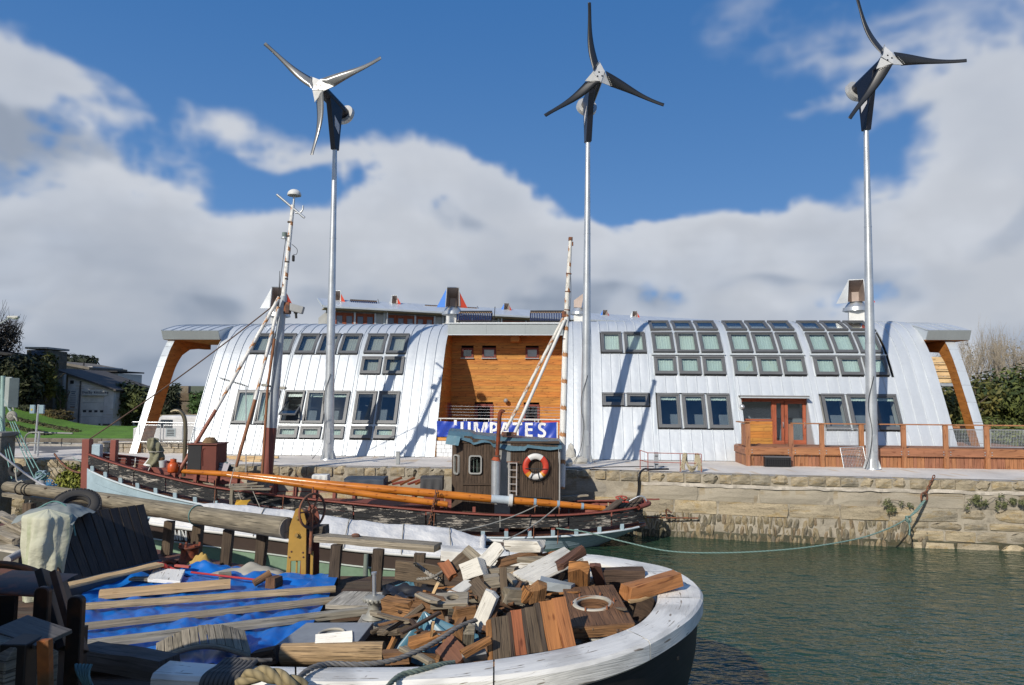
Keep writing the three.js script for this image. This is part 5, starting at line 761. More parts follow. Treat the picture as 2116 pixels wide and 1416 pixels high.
// ================================================================ things standing on the quay
{
  const z = -25.2, A = atZ(1340, 972, z), r = thing('red_railing', 'thin red steel guard rail at the edge of the quay', 'railing', V(A.x, QY, edgeZ(A.x) - .45)); const L = atZ(1452, 972, z).x - A.x, h = .62, red = plain([.42, .13, .10], { roughness: .6 });
  const s = .2; for (const x of [.08, .33 * L + .55, L]) P('post', rod(V(x, 0, x * s), V(x, h, x * s), .016), red, r); for (const y of [h, .3]) P('bar', rod(V(.08, y, .01), V(L, y, L * s), .014), red, r); P('side_rail', [rod(V(-.1, 0, -.5), V(-.1, h + .05, -.5), .016), rod(V(-.1, h + .05, -.5), V(.08, h, .01), .014), rod(V(-.1, .32, -.5), V(.08, .3, .01), .014)], red, r);
  const c = thing('rope_coil', 'thick pale rope hung in loops over the red guard rail', 'rope', V(r.position.x + L * .82, QY, r.position.z + L * s * .8)); const rm = mat([.44, .38, .26], { map: T.rope, roughness: .95 }); for (let i = 0; i < 9; i++) { const w = .16 + i * .012, d = .50 + rr(-.1, .08), o = rr(-.05, .05); P('rope_loop', tube([V(-w - .1 + o, .04 + .1 * rnd(), .05), V(-w - .06, .4, .07), V(-w, h + .02, .02), V(-w + .03, .4, -.05 + i * .012), V(-.06, h - d, .04 + i * .02), V(.06, h - d + .01, .05 + i * .018), V(w - .02, .35, -.04 + i * .012), V(w, h + .02, .0), V(w + .06, .35, .07), V(w + .1 + o, .05, .06)], .022, 7, 60), rm, c); }
  const p1 = atZ(1356, 962, -26.4), p = thing('steel_post', 'short square pale steel post behind the red guard rail', 'post', V(p1.x, QY, -26.4)); P('shaft', rbox(.15, .6, .12, .01, 0, .3, 0), M.galv, p); for (const y of [.16, .46]) P('slot', box(.1, .03, .02, 0, y, .06), M.dark, p);
  const p2 = onY(822, 960, QY), e = thing('steel_post', 'short square grey bollard post in front of the left cladding', 'post', p2); P('shaft', rbox(.14, .46, .14, .015, 0, .23, 0), plain([.36, .38, .38]), e); P('cap', rbox(.16, .03, .16, .01, 0, .475, 0), M.galv, e);
  const cr = bz(1620, 962, deckZ + .22); const k = thing('plastic_crate', 'black perforated plastic crate leaning against the foot of the deck', 'crate', bw(cr.x - .25, 0, deckZ + .25)); k.rotation.y = -TH; const cm = plain([.02, .021, .024], { roughness: .5 });
  for (let i = 0; i < 12; i++) P('slat', box(.028, .36, .02, -.44 + i * .08, .19, .12), cm, k); for (let i = 0; i < 6; i++) P('slat', box(.92, .022, .022, 0, .02 + i * .068, .121), cm, k); P('side', [rbox(.03, .36, .24, .005, -.46, .19, 0), rbox(.03, .36, .24, .005, .46, .19, 0)], cm, k); P('back', box(.9, .36, .02, 0, .19, -.1), cm, k); P('rim', [rbox(.96, .04, .03, .005, 0, .38, .12), rbox(.96, .04, .03, .005, 0, .38, -.11)], plain([.12, .12, .13]), k);
  const a0 = bz(1766, 967, deckZ + .3), m = thing('loose_mesh_panel', 'spare galvanised mesh panel leaning on the deck beside the right turbine', 'mesh panel', bw(a0.x, 0, deckZ + .42)); m.rotation.set(-.28, -TH, .04); P('frame', [rod(V(-.42, .02, 0), V(.42, .02, 0), .018), rod(V(-.42, .8, 0), V(.42, .8, 0), .018), rod(V(-.42, .02, 0), V(-.42, .8, 0), .018), rod(V(.42, .02, 0), V(.42, .8, 0), .018)], M.galv, m); const w = []; for (let x = -.37; x < .42; x += .055) w.push(box(.007, .78, .007, x, .41, 0)); for (let y = .07; y < .8; y += .055) w.push(box(.84, .007, .007, 0, y, 0)); P('wire_mesh', w, M.galv, m).userData.kind = 'stuff';
  const tb = onY(1776, 966, QY), t = thing('white_bracket', 'white triangular steel bracket at the foot of the right turbine', 'bracket', tb); P('arm', [rod(V(-.3, .1, 0), V(.3, .1, 0), .03), rod(V(-.3, .1, 0), V(.25, .5, 0), .025), rod(V(.22, .1, 0), V(.22, .5, 0), .025)], M.white, t);
  for (const [px, py, s, l] of [[1168, 957, [.26, .2, .24], 'low grey white sack left of the middle turbine foot'], [1180, 947, [.2, .42, .22], 'upright bulging white sack left of the middle turbine foot'], [1196, 952, [.34, .18, .2], 'slanting white sack touching the middle turbine foot']]) { const c = onY(px, py + 6, QY); const o = solo('sack', (() => { const g = new THREE.SphereGeometry(1, 22, 16), q = g.attributes.position; for (let i = 0; i < q.count; i++) { const x = q.getX(i), y = q.getY(i), z = q.getZ(i), k = 1 + (n3(x * 2.5 + px, y * 2.5, z * 2.5, 4) - .5) * .5; q.setXYZ(i, x * k * s[0], Math.max(-.55, y * k) * s[1] + s[1] * .55, z * k * s[2]); } g.computeVertexNormals(); return uvm(g).translate(c.x, c.y, c.z); })(), mat([.5, .49, .45], { map: T.cloth, bumpMap: T.clothB, bumpScale: .02 }), l, 'sack'); }
  // black hose over the quay edge
  const ex = x => edgeZ(x); const hx = atZ(1322, 990, -25).x; solo('black_hose', tube([V(hx + 1.2, QY + .03, ex(hx + 1) - .9), V(hx + .5, QY + .04, ex(hx) - .45), V(hx + .22, QY + .07, ex(hx) - .1), V(hx + .02, QY - .1, ex(hx) + .12), V(hx, QY - .6, ex(hx) + .12), V(hx - .08, QY - 1.0, ex(hx) + .14), V(hx - .14, QY - 1.35, ex(hx) + .2)], .035, 8), M.black, 'black hose hanging over the quay edge above the stern', 'hose');
  solo('thin_cable', tube([V(hx + 1.3, QY + .02, -27.2), V(hx - .6, QY + .02, -26.8), V(hx - 1.9, QY + .02, -26.3), V(hx - 2.9, QY + .02, -26.2)], .015, 6), M.dark, 'thin black cable lying along the quay to the middle turbine', 'cable');
  // timber offcuts in front of the left cladding
  for (let i = 0; i < 4; i++) { const a = onY(460 + i * 14, 944 + i * 2.6, QY + .06 + .08 * (i % 2)), b2 = onY(575 - i * 12, 945 + i * 2.4, QY + .06 + .08 * (i % 2)); solo('timber_offcut', beam(a, b2, .09, .12, V(0, 1, 0)), M.pine[i % 3], ['long pale timber lying on the quay in front of the left cladding, farthest of four', 'second pale timber from the cladding, lying on the quay', 'third pale timber from the cladding, lying on the quay', 'nearest and shortest pale timber in front of the left cladding'][i], 'timber'); }
  // iron ring with chain and the long green mooring rope
  const ring = V(atZ(1921, 1030, -23.2).x, atZ(1921, 1030, -23.2).y, 0); ring.z = edgeZ(ring.x) + .14; const rg = thing('mooring_ring', 'rusty iron ring and chain fixed to the quay wall', 'mooring ring', ring); P('ring', new THREE.TorusGeometry(.14, .028, 10, 26).rotateY(.4), M.rust, rg); for (let i = 0; i < 7; i++) { const g = new THREE.TorusGeometry(.055, .017, 8, 14); g.scale(.75, 1.15, 1); g.rotateY(i % 2 ? 1.3 : .2); g.rotateZ(-.4); P('chain_link', g, M.rust, rg, .06 + i * .045, .14 + i * .082, -.01); }
  const gm = mat([.17, .27, .24], { map: T.rope, roughness: .9 }), q0 = ring.clone().add(V(-.05, -.12, .05)), kn = atZ(1874, 1072, -22.9), s0 = atZ(1150, 1092, -22.4);
  const pts = [q0, kn, atZ(1800, 1106, -22.2), atZ(1700, 1127, -21.6), atZ(1600, 1138, -21.3), atZ(1480, 1143, -21.2), atZ(1380, 1139, -21.3), atZ(1290, 1120, -21.6), atZ(1210, 1100, -22), s0]; for (const p of pts.slice(4, 7)) p.y = Math.max(p.y, WY + .02);
  const mr = thing('green_mooring_rope', 'long green rope sagging from the iron ring to the old boat stern', 'rope', kn); const rel = pts.map(p => p.clone().sub(kn)); P('rope', tube(rel, .021, 8, 200), gm, mr); P('second_strand', tube([rel[0].clone().add(V(.05, .02, 0)), rel[0].clone().lerp(rel[1], .5).add(V(.02, -.05, .03)), rel[1]], .026, 8), gm, mr); for (let i = 0; i < 4; i++) P('knot_turn', new THREE.TorusGeometry(.06 + .012 * i, .024, 8, 16).rotateY(1.2 + i * .5).rotateX(i), gm, mr, rr(-.06, .06), rr(-.05, .05), .02); P('rope_end', tube([V(.02, -.03, .02), V(.06, -.25, .05), V(.03, -.5, .06)], .024, 7), gm, mr);
}
// banner on the balustrade
{
  const bn = thing('blue_banner', 'blue banner with large white letters hung on the recess balustrade', 'banner', BO); bn.rotation.y = -TH;
  const a = bz(903, 870, -.5), e = bz(1153, 905, -.5), x0 = a.x, x1 = e.x, y1 = a.y, y0 = e.y - .02; const wav = (x, y) => .018 * Math.sin(x * 5 + y * 7) + .014 * Math.sin(x * 13 - y * 9) + .03 * (n2(x * 3, y * 4, 0, 5) - .5);
  const cloth = surf(120, 20, (u, v) => { const x = mix(x0, x1, u), y = mix(y0 + .05 * Math.sin(u * 3), y1 - .03 * Math.pow(Math.sin(u * Math.PI * 4), 2), v); return V(x, y, -.49 + wav(x, y)); }); P('cloth', cloth, mat([.02, .055, .36], { roughness: .3 }), bn);
  const put = (ch, px, w) => { const c = bz(px, 890, -.48); const g = text(ch, .62, .01); const q = g.attributes.position; for (let i = 0; i < q.count; i++) { const x = q.getX(i) * .92 + c.x, y = q.getY(i) * .98 + (y0 + y1) / 2; q.setXYZ(i, x, y, q.getZ(i) - .478 + wav(x, y)); } g.computeVertexNormals(); P('letter', uvm(g), plain([.92, .92, .92], { roughness: .5 }), bn); };
  [['J', 937], ['U', 962], ['M', 993], ['P', 1021], ['A', 1044], ['T', 1069], ['E', 1093], ['S', 1120]].forEach(([c, x]) => put(c, x));
  P('white_edge', box(.05, y1 - y0, .006, x1 - .03, (y0 + y1) / 2, -.46), M.white, bn);
}
// ================================================================ boats: shared hull tools
const tab = pts => s => { let i = 0; while (i < pts.length - 2 && s > pts[i + 1][0]) i++; const p = k => pts[Math.max(0, Math.min(pts.length - 1, k))]; const [x0, y0] = p(i - 1), [x1, y1] = p(i), [x2, y2] = p(i + 1), [x3, y3] = p(i + 2); const t = (s - x1) / (x2 - x1), h = x2 - x1; const m1 = x2 === x0 ? 0 : (y2 - y0) / (x2 - x0) * h, m2 = x3 === x1 ? 0 : (y3 - y1) / (x3 - x1) * h; const t2 = t * t, t3 = t2 * t; return (2 * t3 - 3 * t2 + 1) * y1 + (t3 - 2 * t2 + t) * m1 + (-2 * t3 + 3 * t2) * y2 + (t3 - t2) * m2; };
// point on a boat: s along the axis, b sideways (+ towards the viewer), y up; in world space
const axis = (bow, stern) => { const d = stern.clone().sub(bow); const n = V(-d.z, 0, d.x).normalize(); if (n.z < 0) n.negate(); return (s, b, y) => bow.clone().addScaledVector(d, s).addScaledVector(n, b).setY(y); };
const strake = (A, org, s0, s1, lo, hi, side, th, n = 14, nv = 2) => { // plank-like strip with thickness; lo/hi: s -> [b, y]
  const f = (off) => surf(n, nv, (u, v) => { const s = mix(s0, s1, u), a = lo(s), c = hi(s); return A(s, side * (mix(a[0], c[0], v) - off), mix(a[1], c[1], v)).sub(org); }, (u, v, p) => [p.x, p.y]);
  const o = f(0), i = f(th); const edge = v => surf(n, 1, (u, w) => { const s = mix(s0, s1, u), a = lo(s), c = hi(s); return A(s, side * (mix(a[0], c[0], v) - th * w), mix(a[1], c[1], v)).sub(org); }, (u, v2, p) => [p.x, p.z]); const end = s => surf(1, 1, (u, w) => { const a = lo(s), c = hi(s); return A(s, side * (mix(a[0], c[0], u) - th * w), mix(a[1], c[1], u)).sub(org); }, (u, v2, p) => [p.z, p.y]);
  return mergeGeometries([o, i, edge(0), edge(1), end(s0), end(s1)].map(clean));
};
// ================================================================ old fishing boat along the quay
const fA = axis(V(-14.6, 0, -25.3), V(4.35, 0, -23.75));
const FB = V(-5, WY, -24.5);
const fRail = tab([[0, 2.98], [.05, 2.84], [.147, 2.53], [.285, 2.1], [.52, 1.70], [.73, 1.45], [.855, 1.43], [1, 1.6]]), fDeck = tab([[0, 2.45], [.11, 2.01], [.24, 1.58], [.4, 1.19], [.6, .84], [.73, .72], [.855, .76], [.98, .93], [1, .97]]);
const fB = tab([[0, .10], [.05, .62], [.11, 1.05], [.2, 1.4], [.35, 1.6], [.7, 1.62], [.85, 1.38], [.93, 1.02], [.975, .6], [1, .12]]), fW = tab([[0, .03], [.08, .42], [.2, 1.02], [.35, 1.38], [.65, 1.36], [.78, .95], [.86, .5], [.92, .2], [1, .05]]), fBot = tab([[0, -.3], [.8, -.3], [.88, .0], [.94, .42], [1, .92]]);
const fAt = (s, b, y) => fA(s, b, y).sub(FB);
const boat3 = thing('fishing_boat', 'old wooden fishing boat with black bulwark, pale blue hull and brown wheelhouse by the quay', 'boat', FB);
{
  const hull = s => surf(70, 10, (u, v) => { const sI = u, b0 = fW(sI), b1 = fB(sI) * .95, y0 = fBot(sI), y1 = fDeck(sI); const k = Math.pow(v, .75); return fAt(sI, s * mix(b0, b1, k), mix(y0, y1, v)); }, (u, v, p) => [p.x, p.y]);
  P('hull', [hull(1), hull(-1)], M.blueh, boat3);
  for (let k = 1; k < 4; k++) P('plank_seam', tube(Array.from({ length: 30 }, (_, i) => { const s = .03 + .93 * i / 29, v = .35 + k * .17; return fAt(s, mix(fW(s), fB(s) * .95, Math.pow(v, .75)) + .003, mix(fBot(s), fDeck(s), v)); }), .006, 4, 60), plain([.22, .3, .36]), boat3);
  P('deck', surf(60, 6, (u, v) => fAt(u, fB(u) * .93 * (v * 2 - 1), fDeck(u) - .05 + .06 * (1 - Math.pow(v * 2 - 1, 2))), (u, v, p) => [p.x, p.z]), mat([.20, .075, .05], { map: T.mott, roughness: .75 }), boat3);
  P('covering_board', [1, -1].map(sd => strake(fA, FB, .01, .99, s => [fB(s) * .95 - .28, fDeck(s) + .012], s => [fB(s) * .965 + .02, fDeck(s) + .01], sd, 0, 60, 1)), plain([.26, .11, .07]), boat3);
  // white edge line
  P('rubbing_strake', tube(Array.from({ length: 40 }, (_, i) => { const s = .012 + .975 * i / 39; return fAt(s, fB(s) * .96 + .02, fDeck(s) - .03); }), .035, 6, 120), plain([.62, .70, .74]), boat3);
  // bulwark strakes, each length a plank; near side with peeling black paint
  const segs = [.004, .065, .125, .19, .285, .40, .52, .64, .76, .87, .94, .996];
  for (const sd of [1, -1]) { const bw_ = G('bulwark', boat3); for (let k = 0; k < 4; k++) for (let i = 0; i < segs.length - 1; i++) { const lo = s => [fB(s) * mix(.985, 1.03, k / 4), mix(fDeck(s) + .14, fRail(s) - .03, k / 4) + .006], hi = s => [fB(s) * mix(.985, 1.03, (k + 1) / 4), mix(fDeck(s) + .14, fRail(s) - .03, (k + 1) / 4) - .006]; if (sd > 0 && k === 0 && (i === 4 || i === 8)) continue; const off = rr(-.004, .004); P('plank', strake(fA, FB, segs[i] + .0012, segs[i + 1] - .0012, s => [lo(s)[0] + off, lo(s)[1]], s => [hi(s)[0] + off, hi(s)[1]], sd, .035, 6, 1), sd > 0 ? M.peel : M.redp, bw_); } }
  for (let i = 0; i < 26; i++) { const s = .02 + i * .0375, b = fB(s) * .965; for (const sd of [1, -1]) { const A = fAt(s, sd * (b - .08), fDeck(s) - .02), B = fAt(s, sd * (fB(s) * 1.0 - .08), fRail(s) - .05); P('stanchion', bar(A, B, .09, .11, V(0, 0, 1)), M.redp, boat3); if (sd > 0) P('stanchion_foot', bar(fAt(s, b - .02, fDeck(s)), fAt(s, b, fDeck(s) + .17), .10, .12, V(0, 0, 1)), M.blueh, boat3); } }
  for (const sd of [1, -1]) P('cap_rail', strake(fA, FB, .004, .998, s => [fB(s) * 1.03 - .13, fRail(s) - .02], s => [fB(s) * 1.03 + .07, fRail(s) - .02], sd, 0, 70, 1), M.redp, boat3);
  for (const sd of [1, -1]) P('cap_edge', tube(Array.from({ length: 50 }, (_, i) => { const s = .004 + .994 * i / 49; return fAt(s, sd * (fB(s) * 1.03 + .05), fRail(s) - .04); }), .03, 6, 140), M.redp, boat3);
  P('stern_cap', tube([fAt(.985, .6, fRail(.98) - .02), fAt(1.002, .25, fRail(1)), fAt(1.006, 0, fRail(1)), fAt(1.002, -.25, fRail(1)), fAt(.985, -.6, fRail(.98) - .02)], .08, 8), M.redp, boat3);
  { const a = fAt(-.003, 0, 3.42), b = fAt(.0, 0, WY - .2); P('stem', bar(a, b, .26, .26, V(1, 0, 0), .02), M.redp, boat3); }
  P('bitt', [rbox(.2, .9, .2, .02).applyMatrix4(new THREE.Matrix4().setPosition(fAt(.045, -.1, 2.95)))], M.redp, boat3);
  P('knighthead', [rbox(.3, .5, .2, .03).applyMatrix4(new THREE.Matrix4().setPosition(fAt(.018, .05, 3.0)))], M.blueh, boat3);
  // foremast
  const z1 = -24.75, q = (px, py, z = z1) => atZ(px, py, z).sub(FB);
  P('mast_foot', rod(q(551, 990), q(561, 884), .18, .175, 20), plain([.24, .07, .05], { roughness: .5 }), boat3); P('mast_lower', rod(q(561, 884), q(586, 612), .175, .115, 22), plain([.52, .56, .6], { roughness: .4, metalness: .2 }), boat3); P('mast_upper', rod(q(585, 622), q(605, 424), .09, .065, 16), M.paintrust, boat3);
  P('radar_dome', new THREE.SphereGeometry(.235, 24, 12, 0, 6.3, 0, 1.7).scale(1, .85, 1).translate(...q(608, 403).toArray()), M.white, boat3); P('dome_stem', rod(q(606, 426), q(608, 402), .035), M.galv, boat3);
  P('crossbar', rod(q(572, 402), q(629, 450), .045), M.galv, boat3); P('hook', tube([q(610, 440), q(619, 440), q(625, 434), q(626, 425)], .03), M.galv, boat3);
  { const l = G('mast_lamp', boat3); const c = q(588, 486); P('lens', cyl(.09, .09, .18, 14, c.x, c.y, c.z), plain([.2, .26, .24], { roughness: .2 }), l); P('base', cyl(.12, .12, .05, 14, c.x, c.y - .1, c.z), M.galv, l); P('bracket', rod(q(590, 494), q(597, 505), .02), M.galv, l); }
  P('block', rbox(.08, .22, .12, .03).applyMatrix4(new THREE.Matrix4().setPosition(q(606, 534))), M.dark, boat3); P('cable_loop', tube([q(603, 505), q(614, 516), q(612, 526), q(606, 526)], .01, 5), M.dark, boat3);
  for (const [px, py] of [[599, 458], [597, 487], [593, 540], [590, 575], [588, 588]]) P('mast_band', rod(q(px - .4, py + 3), q(px + .2, py), .085, .085, 14), M.darkw[1], boat3);
  const der = (pts, r, m) => { for (let i = 0; i < pts.length - 1; i++) { const z0 = pts[i][2] || z1 + .3, zz = pts[i + 1][2] || z1 + .3; P('derrick_leg', rod(q(pts[i][0], pts[i][1], z0), q(pts[i + 1][0], pts[i + 1][1], zz), r, r, 12), m[i] || m[0], boat3); } };
  const brown = plain([.30, .12, .05], { roughness: .6 });
  der([[577, 614], [446, 847, -24.2], [366, 980, -23.8]], .062, [M.paintrust, plain([.30, .10, .06], { roughness: .5 })]); der([[575, 634], [527, 826, -24.3], [487, 965, -23.9]], .058, [M.paintrust, brown]); der([[567, 700], [553, 800], [541, 985, -24.3]], .045, [brown, brown]);
  P('boom_arm', bar(q(594, 633), q(627, 642), .26, .2, V(0, 1, 0), .03), plain([.42, .43, .43]), boat3); P('boom_block', [rod(q(611, 645), q(612, 658), .04), rod(q(611, 643), q(611, 648), .07)], M.dark, boat3); P('boom_joint', rbox(.2, .4, .25, .03).applyMatrix4(new THREE.Matrix4().setPosition(q(594, 637))), M.rust, boat3);
  P('lamp_bar', rod(q(540, 796), q(592, 803), .03), M.dark, boat3); for (const [px, py] of [[548, 796], [585, 802]]) P('flood_lamp', rbox(.2, .1, .16, .03).applyMatrix4(new THREE.Matrix4().setPosition(q(px, py, z1 + .3))), M.greyt, boat3);
  P('forestay', tube(sag(q(577, 622), fAt(.0, 0, 3.42), .12), .022, 6), plain([.12, .07, .05]), boat3); for (const [a, b] of [[[578, 560], [568, 760]], [[592, 480], [556, 760]], [[596, 520], [543, 860]], [[600, 470], [588, 640]], [[560, 800], [520, 970]], [[570, 700], [555, 880]]]) P('rigging', rod(q(...a), q(...b), .010, .010, 6), M.dark, boat3);
  { const g = G('tv_aerial', boat3); const zz = -24.4; P('pole', rod(q(508, 800, zz), q(508, 978, zz), .018), M.galv, g); P('spine', rod(q(455, 782, zz), q(513, 799, zz), .012), M.dark, g); for (let i = 0; i < 12; i++) { const p = q(456 + i * 4.6, 782 + i * 1.35, zz); P('rod', rod(p.clone().add(V(-.03, .06, .12)), p.clone().add(V(.03, -.06, -.12)), .007, .007, 5), M.dark, g); } }
  // exhaust pipe, gas bottle, canvas covered post, companion box
  P('exhaust_pipe', tube([q(354, 852, -23.9), q(362, 849, -23.9), q(372, 851, -23.9), q(380, 862, -23.9), q(383, 885, -23.9), q(382, 925, -23.9), q(379, 985, -23.9)], .065, 12, 70), plain([.20, .17, .11], { metalness: .6, roughness: .4 }), boat3);
  // forward deck hatch
  P('anchor_winch', [rod(fAt(.11, -.5, 2.35), fAt(.11, .4, 2.35), .18, .18, 14), rod(fAt(.12, -.3, 2.2), fAt(.12, -.1, 2.2), .3, .3, 16)], M.redp, boat3);
  { const c = q(420, 968, -23.9), g = G('companion_box', boat3, c.x, c.y - .1, c.z); P('side', rbox(.45, .95, .9, .02, -.27, .38, -.35), M.dark, g); P('door', rbox(.48, .95, .9, .02, .20, .38, -.37), plain([.17, .045, .03]), g); P('roof', rbox(1.0, .05, 1, .02, -.02, .88, -.36), plain([.2, .07, .05]), g); P('handle', tube([V(.0, .2, .1), V(0, .75, .1), V(.06, .75, .1)], .012), M.redp, g); P('rope', [0, 1, 2, 3].map(i => new THREE.TorusGeometry(.22 - .03 * i, .03, 6, 24).rotateX(Math.PI / 2).translate(.1, .93 + .045 * i, -.2)), mat([.25, .16, .08], { map: T.rope }), g); }
  // wheelhouse
  const wz = -23.5, wy = .78, x0 = -1.92, x1 = 1.5; const W = G('wheelhouse', boat3); const wl = V(0, wy, wz).sub(FB);
  const wood1 = [0, 1, 2].map(i => old([.092 + .01 * i, .062 + .007 * i, .042 + .005 * i])); const roofY = x => mix(2.92, 2.66, (x - x0) / (x1 - x0)) + (x < -1.3 ? .06 : 0);
  const nb = 22; for (let i = 0; i < nb; i++) { const a = mix(-.02, x1, i / nb), b = mix(-.02, x1, (i + 1) / nb); P('plank', box(b - a - .008, roofY(a), .04, wl.x + (a + b) / 2, wl.y + roofY(a) / 2, wl.z + rr(-.003, .003)), wood1[i % 3], W); }
  for (let i = 0; i < 11; i++) { const a = mix(-1.52, -.52, i / 11), b = mix(-1.52, -.52, (i + 1) / 11); const inW = (a + b) / 2 > -1.36 && (a + b) / 2 < -.93 ? 1 : 0; if (!inW) P('plank', box(b - a - .006, roofY(a), .04, wl.x + (a + b) / 2, wl.y + roofY(a) / 2, wl.z + rr(-.003, .003)), wood1[(i + 1) % 3], W); else { P('plank', box(b - a - .006, 1.78, .04, wl.x + (a + b) / 2, wl.y + .89, wl.z), wood1[i % 3], W); P('plank', box(b - a - .006, roofY(a) - 2.3, .04, wl.x + (a + b) / 2, wl.y + (roofY(a) + 2.3) / 2, wl.z), wood1[i % 3], W); } }
  P('metal_sheet', box(.5, roofY(-.3), .03, wl.x - .27, wl.y + roofY(-.3) / 2, wl.z), plain([.36, .36, .34], { metalness: .3, roughness: .5 }), W); P('moulding', box(1.06, .05, .06, wl.x - 1.02, wl.y + 1.42, wl.z + .03), wood1[0], W);
  P('front_corner', bar(V(wl.x - 1.92, wl.y + 1.42, wl.z - .5), V(wl.x - 1.52, wl.y + 1.42, wl.z), 2.9, .04, V(0, 1, 0), 0), wood1[1], W);
  P('back_wall', box(3.4, 2.7, .04, wl.x - .2, wl.y + 1.35, wl.z - 1.9), wood1[0], W); P('aft_wall', box(.04, 2.66, 1.9, wl.x + x1, wl.y + 1.33, wl.z - .95), wood1[2], W); P('fore_wall', box(.04, 2.8, 1.5, wl.x - 1.9, wl.y + 1.4, wl.z - 1.2), wood1[1], W);
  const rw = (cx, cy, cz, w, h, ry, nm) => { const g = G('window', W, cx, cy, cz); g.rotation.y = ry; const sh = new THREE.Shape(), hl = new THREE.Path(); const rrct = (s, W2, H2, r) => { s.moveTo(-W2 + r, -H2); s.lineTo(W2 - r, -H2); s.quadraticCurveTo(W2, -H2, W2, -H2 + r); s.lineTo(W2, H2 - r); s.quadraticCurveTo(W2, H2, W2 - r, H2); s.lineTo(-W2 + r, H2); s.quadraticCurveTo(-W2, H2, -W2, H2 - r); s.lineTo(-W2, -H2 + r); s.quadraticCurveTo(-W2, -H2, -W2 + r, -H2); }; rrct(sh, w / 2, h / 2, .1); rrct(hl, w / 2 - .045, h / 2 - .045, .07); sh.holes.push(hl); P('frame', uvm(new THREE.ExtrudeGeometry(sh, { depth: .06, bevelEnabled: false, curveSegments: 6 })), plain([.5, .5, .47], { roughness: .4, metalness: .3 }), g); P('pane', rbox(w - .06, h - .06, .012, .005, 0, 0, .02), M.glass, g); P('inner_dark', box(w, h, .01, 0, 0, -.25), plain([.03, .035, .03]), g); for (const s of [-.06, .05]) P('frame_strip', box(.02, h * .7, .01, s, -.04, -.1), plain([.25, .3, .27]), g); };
  rw(wl.x - 1.145, wl.y + 2.04, wl.z + .03, .42, .60, 0); rw(wl.x - 1.74, wl.y + 2.02, wl.z - .22, .3, .64, -.9);
  { const tp = surf(40, 14, (u, v) => { const x = mix(x0 - .12, x1 + .12, u), z = mix(.10, -2.0, v); const drp = v < .12 ? (1 - v / .12) * (.14 + .12 * n2(u * 9, 3) + (u < .12 ? -.05 : 0) + (u > .38 && u < .7 ? .1 : 0)) : 0; return V(wl.x + x, wl.y + roofY(x) + .06 + .10 * Math.sin(v * Math.PI) - drp + .03 * (n2(u * 14, v * 6, 0, 3) - .5), wl.z + z + (v < .12 ? .03 * n2(u * 20, v * 30, 0, 8) : 0)); }); P('roof_sheet', tp, mat([.11, .20, .245], { map: T.cloth, bumpMap: T.clothB, bumpScale: .03, roughness: .35 }), W); P('roof', box(3.5, .06, 2, wl.x - .2, wl.y + 2.76, wl.z - .95).rotateZ(0), wood1[0], W); P('loose_flap', slab(V(wl.x - 2.04, wl.y + 2.98, wl.z + .12), V(wl.x - 1.62, wl.y + 2.93, wl.z + .14), V(wl.x - 2.1, wl.y + 2.7, wl.z + .2), .012), M.teal, W); }
  P('handrail', rod(V(wl.x - .08, wl.y + 1.06, wl.z + .08), V(wl.x + 1.28, wl.y + 1.0, wl.z + .08), .018), M.dark, W); P('rail_post', rod(V(wl.x + 1.27, wl.y + .4, wl.z + .08), V(wl.x + 1.27, wl.y + 1.02, wl.z + .08), .02), M.dark, W);
  P('aft_post', [rod(V(wl.x + 1.56, wl.y + .6, wl.z - .05), V(wl.x + 1.56, wl.y + 2.6, wl.z - .05), .03)], plain([.45, .44, .42]), W);
  // stove pipe
  { const g = G('stove_pipe', boat3); const zz = -23.15; P('lower_jacket', rod(q(1024, 1035, zz), q(1025, 952, zz), .145, .145, 20), M.galv, g); P('cone', rod(q(1025, 952, zz), q(1027, 943, zz), .15, .085, 20), plain([.45, .09, .03]), g); P('flange', rod(q(1027, 944, zz), q(1027, 941, zz), .11, .11, 20), M.rust, g); P('pipe', tube([q(1027, 942, zz), q(1030, 900, zz), q(1032, 865, zz), q(1033, 856, zz), q(1035, 851, zz), q(1039, 850, zz), q(1041, 853, zz)], .068, 14, 40), mat([.26, .09, .04], { map: T.rust, roughness: .8 }), g); }
  { const g = G('ladder', boat3); const zz = -23.35, m = plain([.62, .58, .56]); P('rail', rod(q(1052, 955, zz), q(1051, 1024, zz), .016), m, g); P('rail', rod(q(1068, 956, zz), q(1067, 1024, zz), .016), m, g); for (let i = 0; i < 5; i++) P('rung', rod(q(1052, 957 + i * 14.5, zz), q(1068, 957.5 + i * 14.5, zz), .013), m, g); P('hook', rod(q(1047, 955, zz), q(1073, 955, zz), .016), M.rust, g); }
  // aft mast and its two struts
  const za = -24.7; P('aft_mast', rod(q(1160, 1010, za), q(1170, 655, za), .125, .095, 18), M.paintrust, boat3); P('aft_topmast', rod(q(1170, 655, za), q(1179, 495, za), .095, .06, 16), mat([.9, .88, .84], { map: T.paintrust, roughness: .5 }), boat3); P('mast_cap', rbox(.14, .12, .14, .01).applyMatrix4(new THREE.Matrix4().setPosition(q(1179, 494, za))), M.rust, boat3); P('mast_fittings', [rod(q(1183, 500, za), q(1183, 508, za), .03)], M.rust, boat3);
  for (const py of [565, 602, 640, 700]) P('mast_band', rod(q(1175.3 - (py - 565) * .057, py + 2, za), q(1175.4 - (py - 565) * .057, py, za), .098, .098, 14), M.rust, boat3);
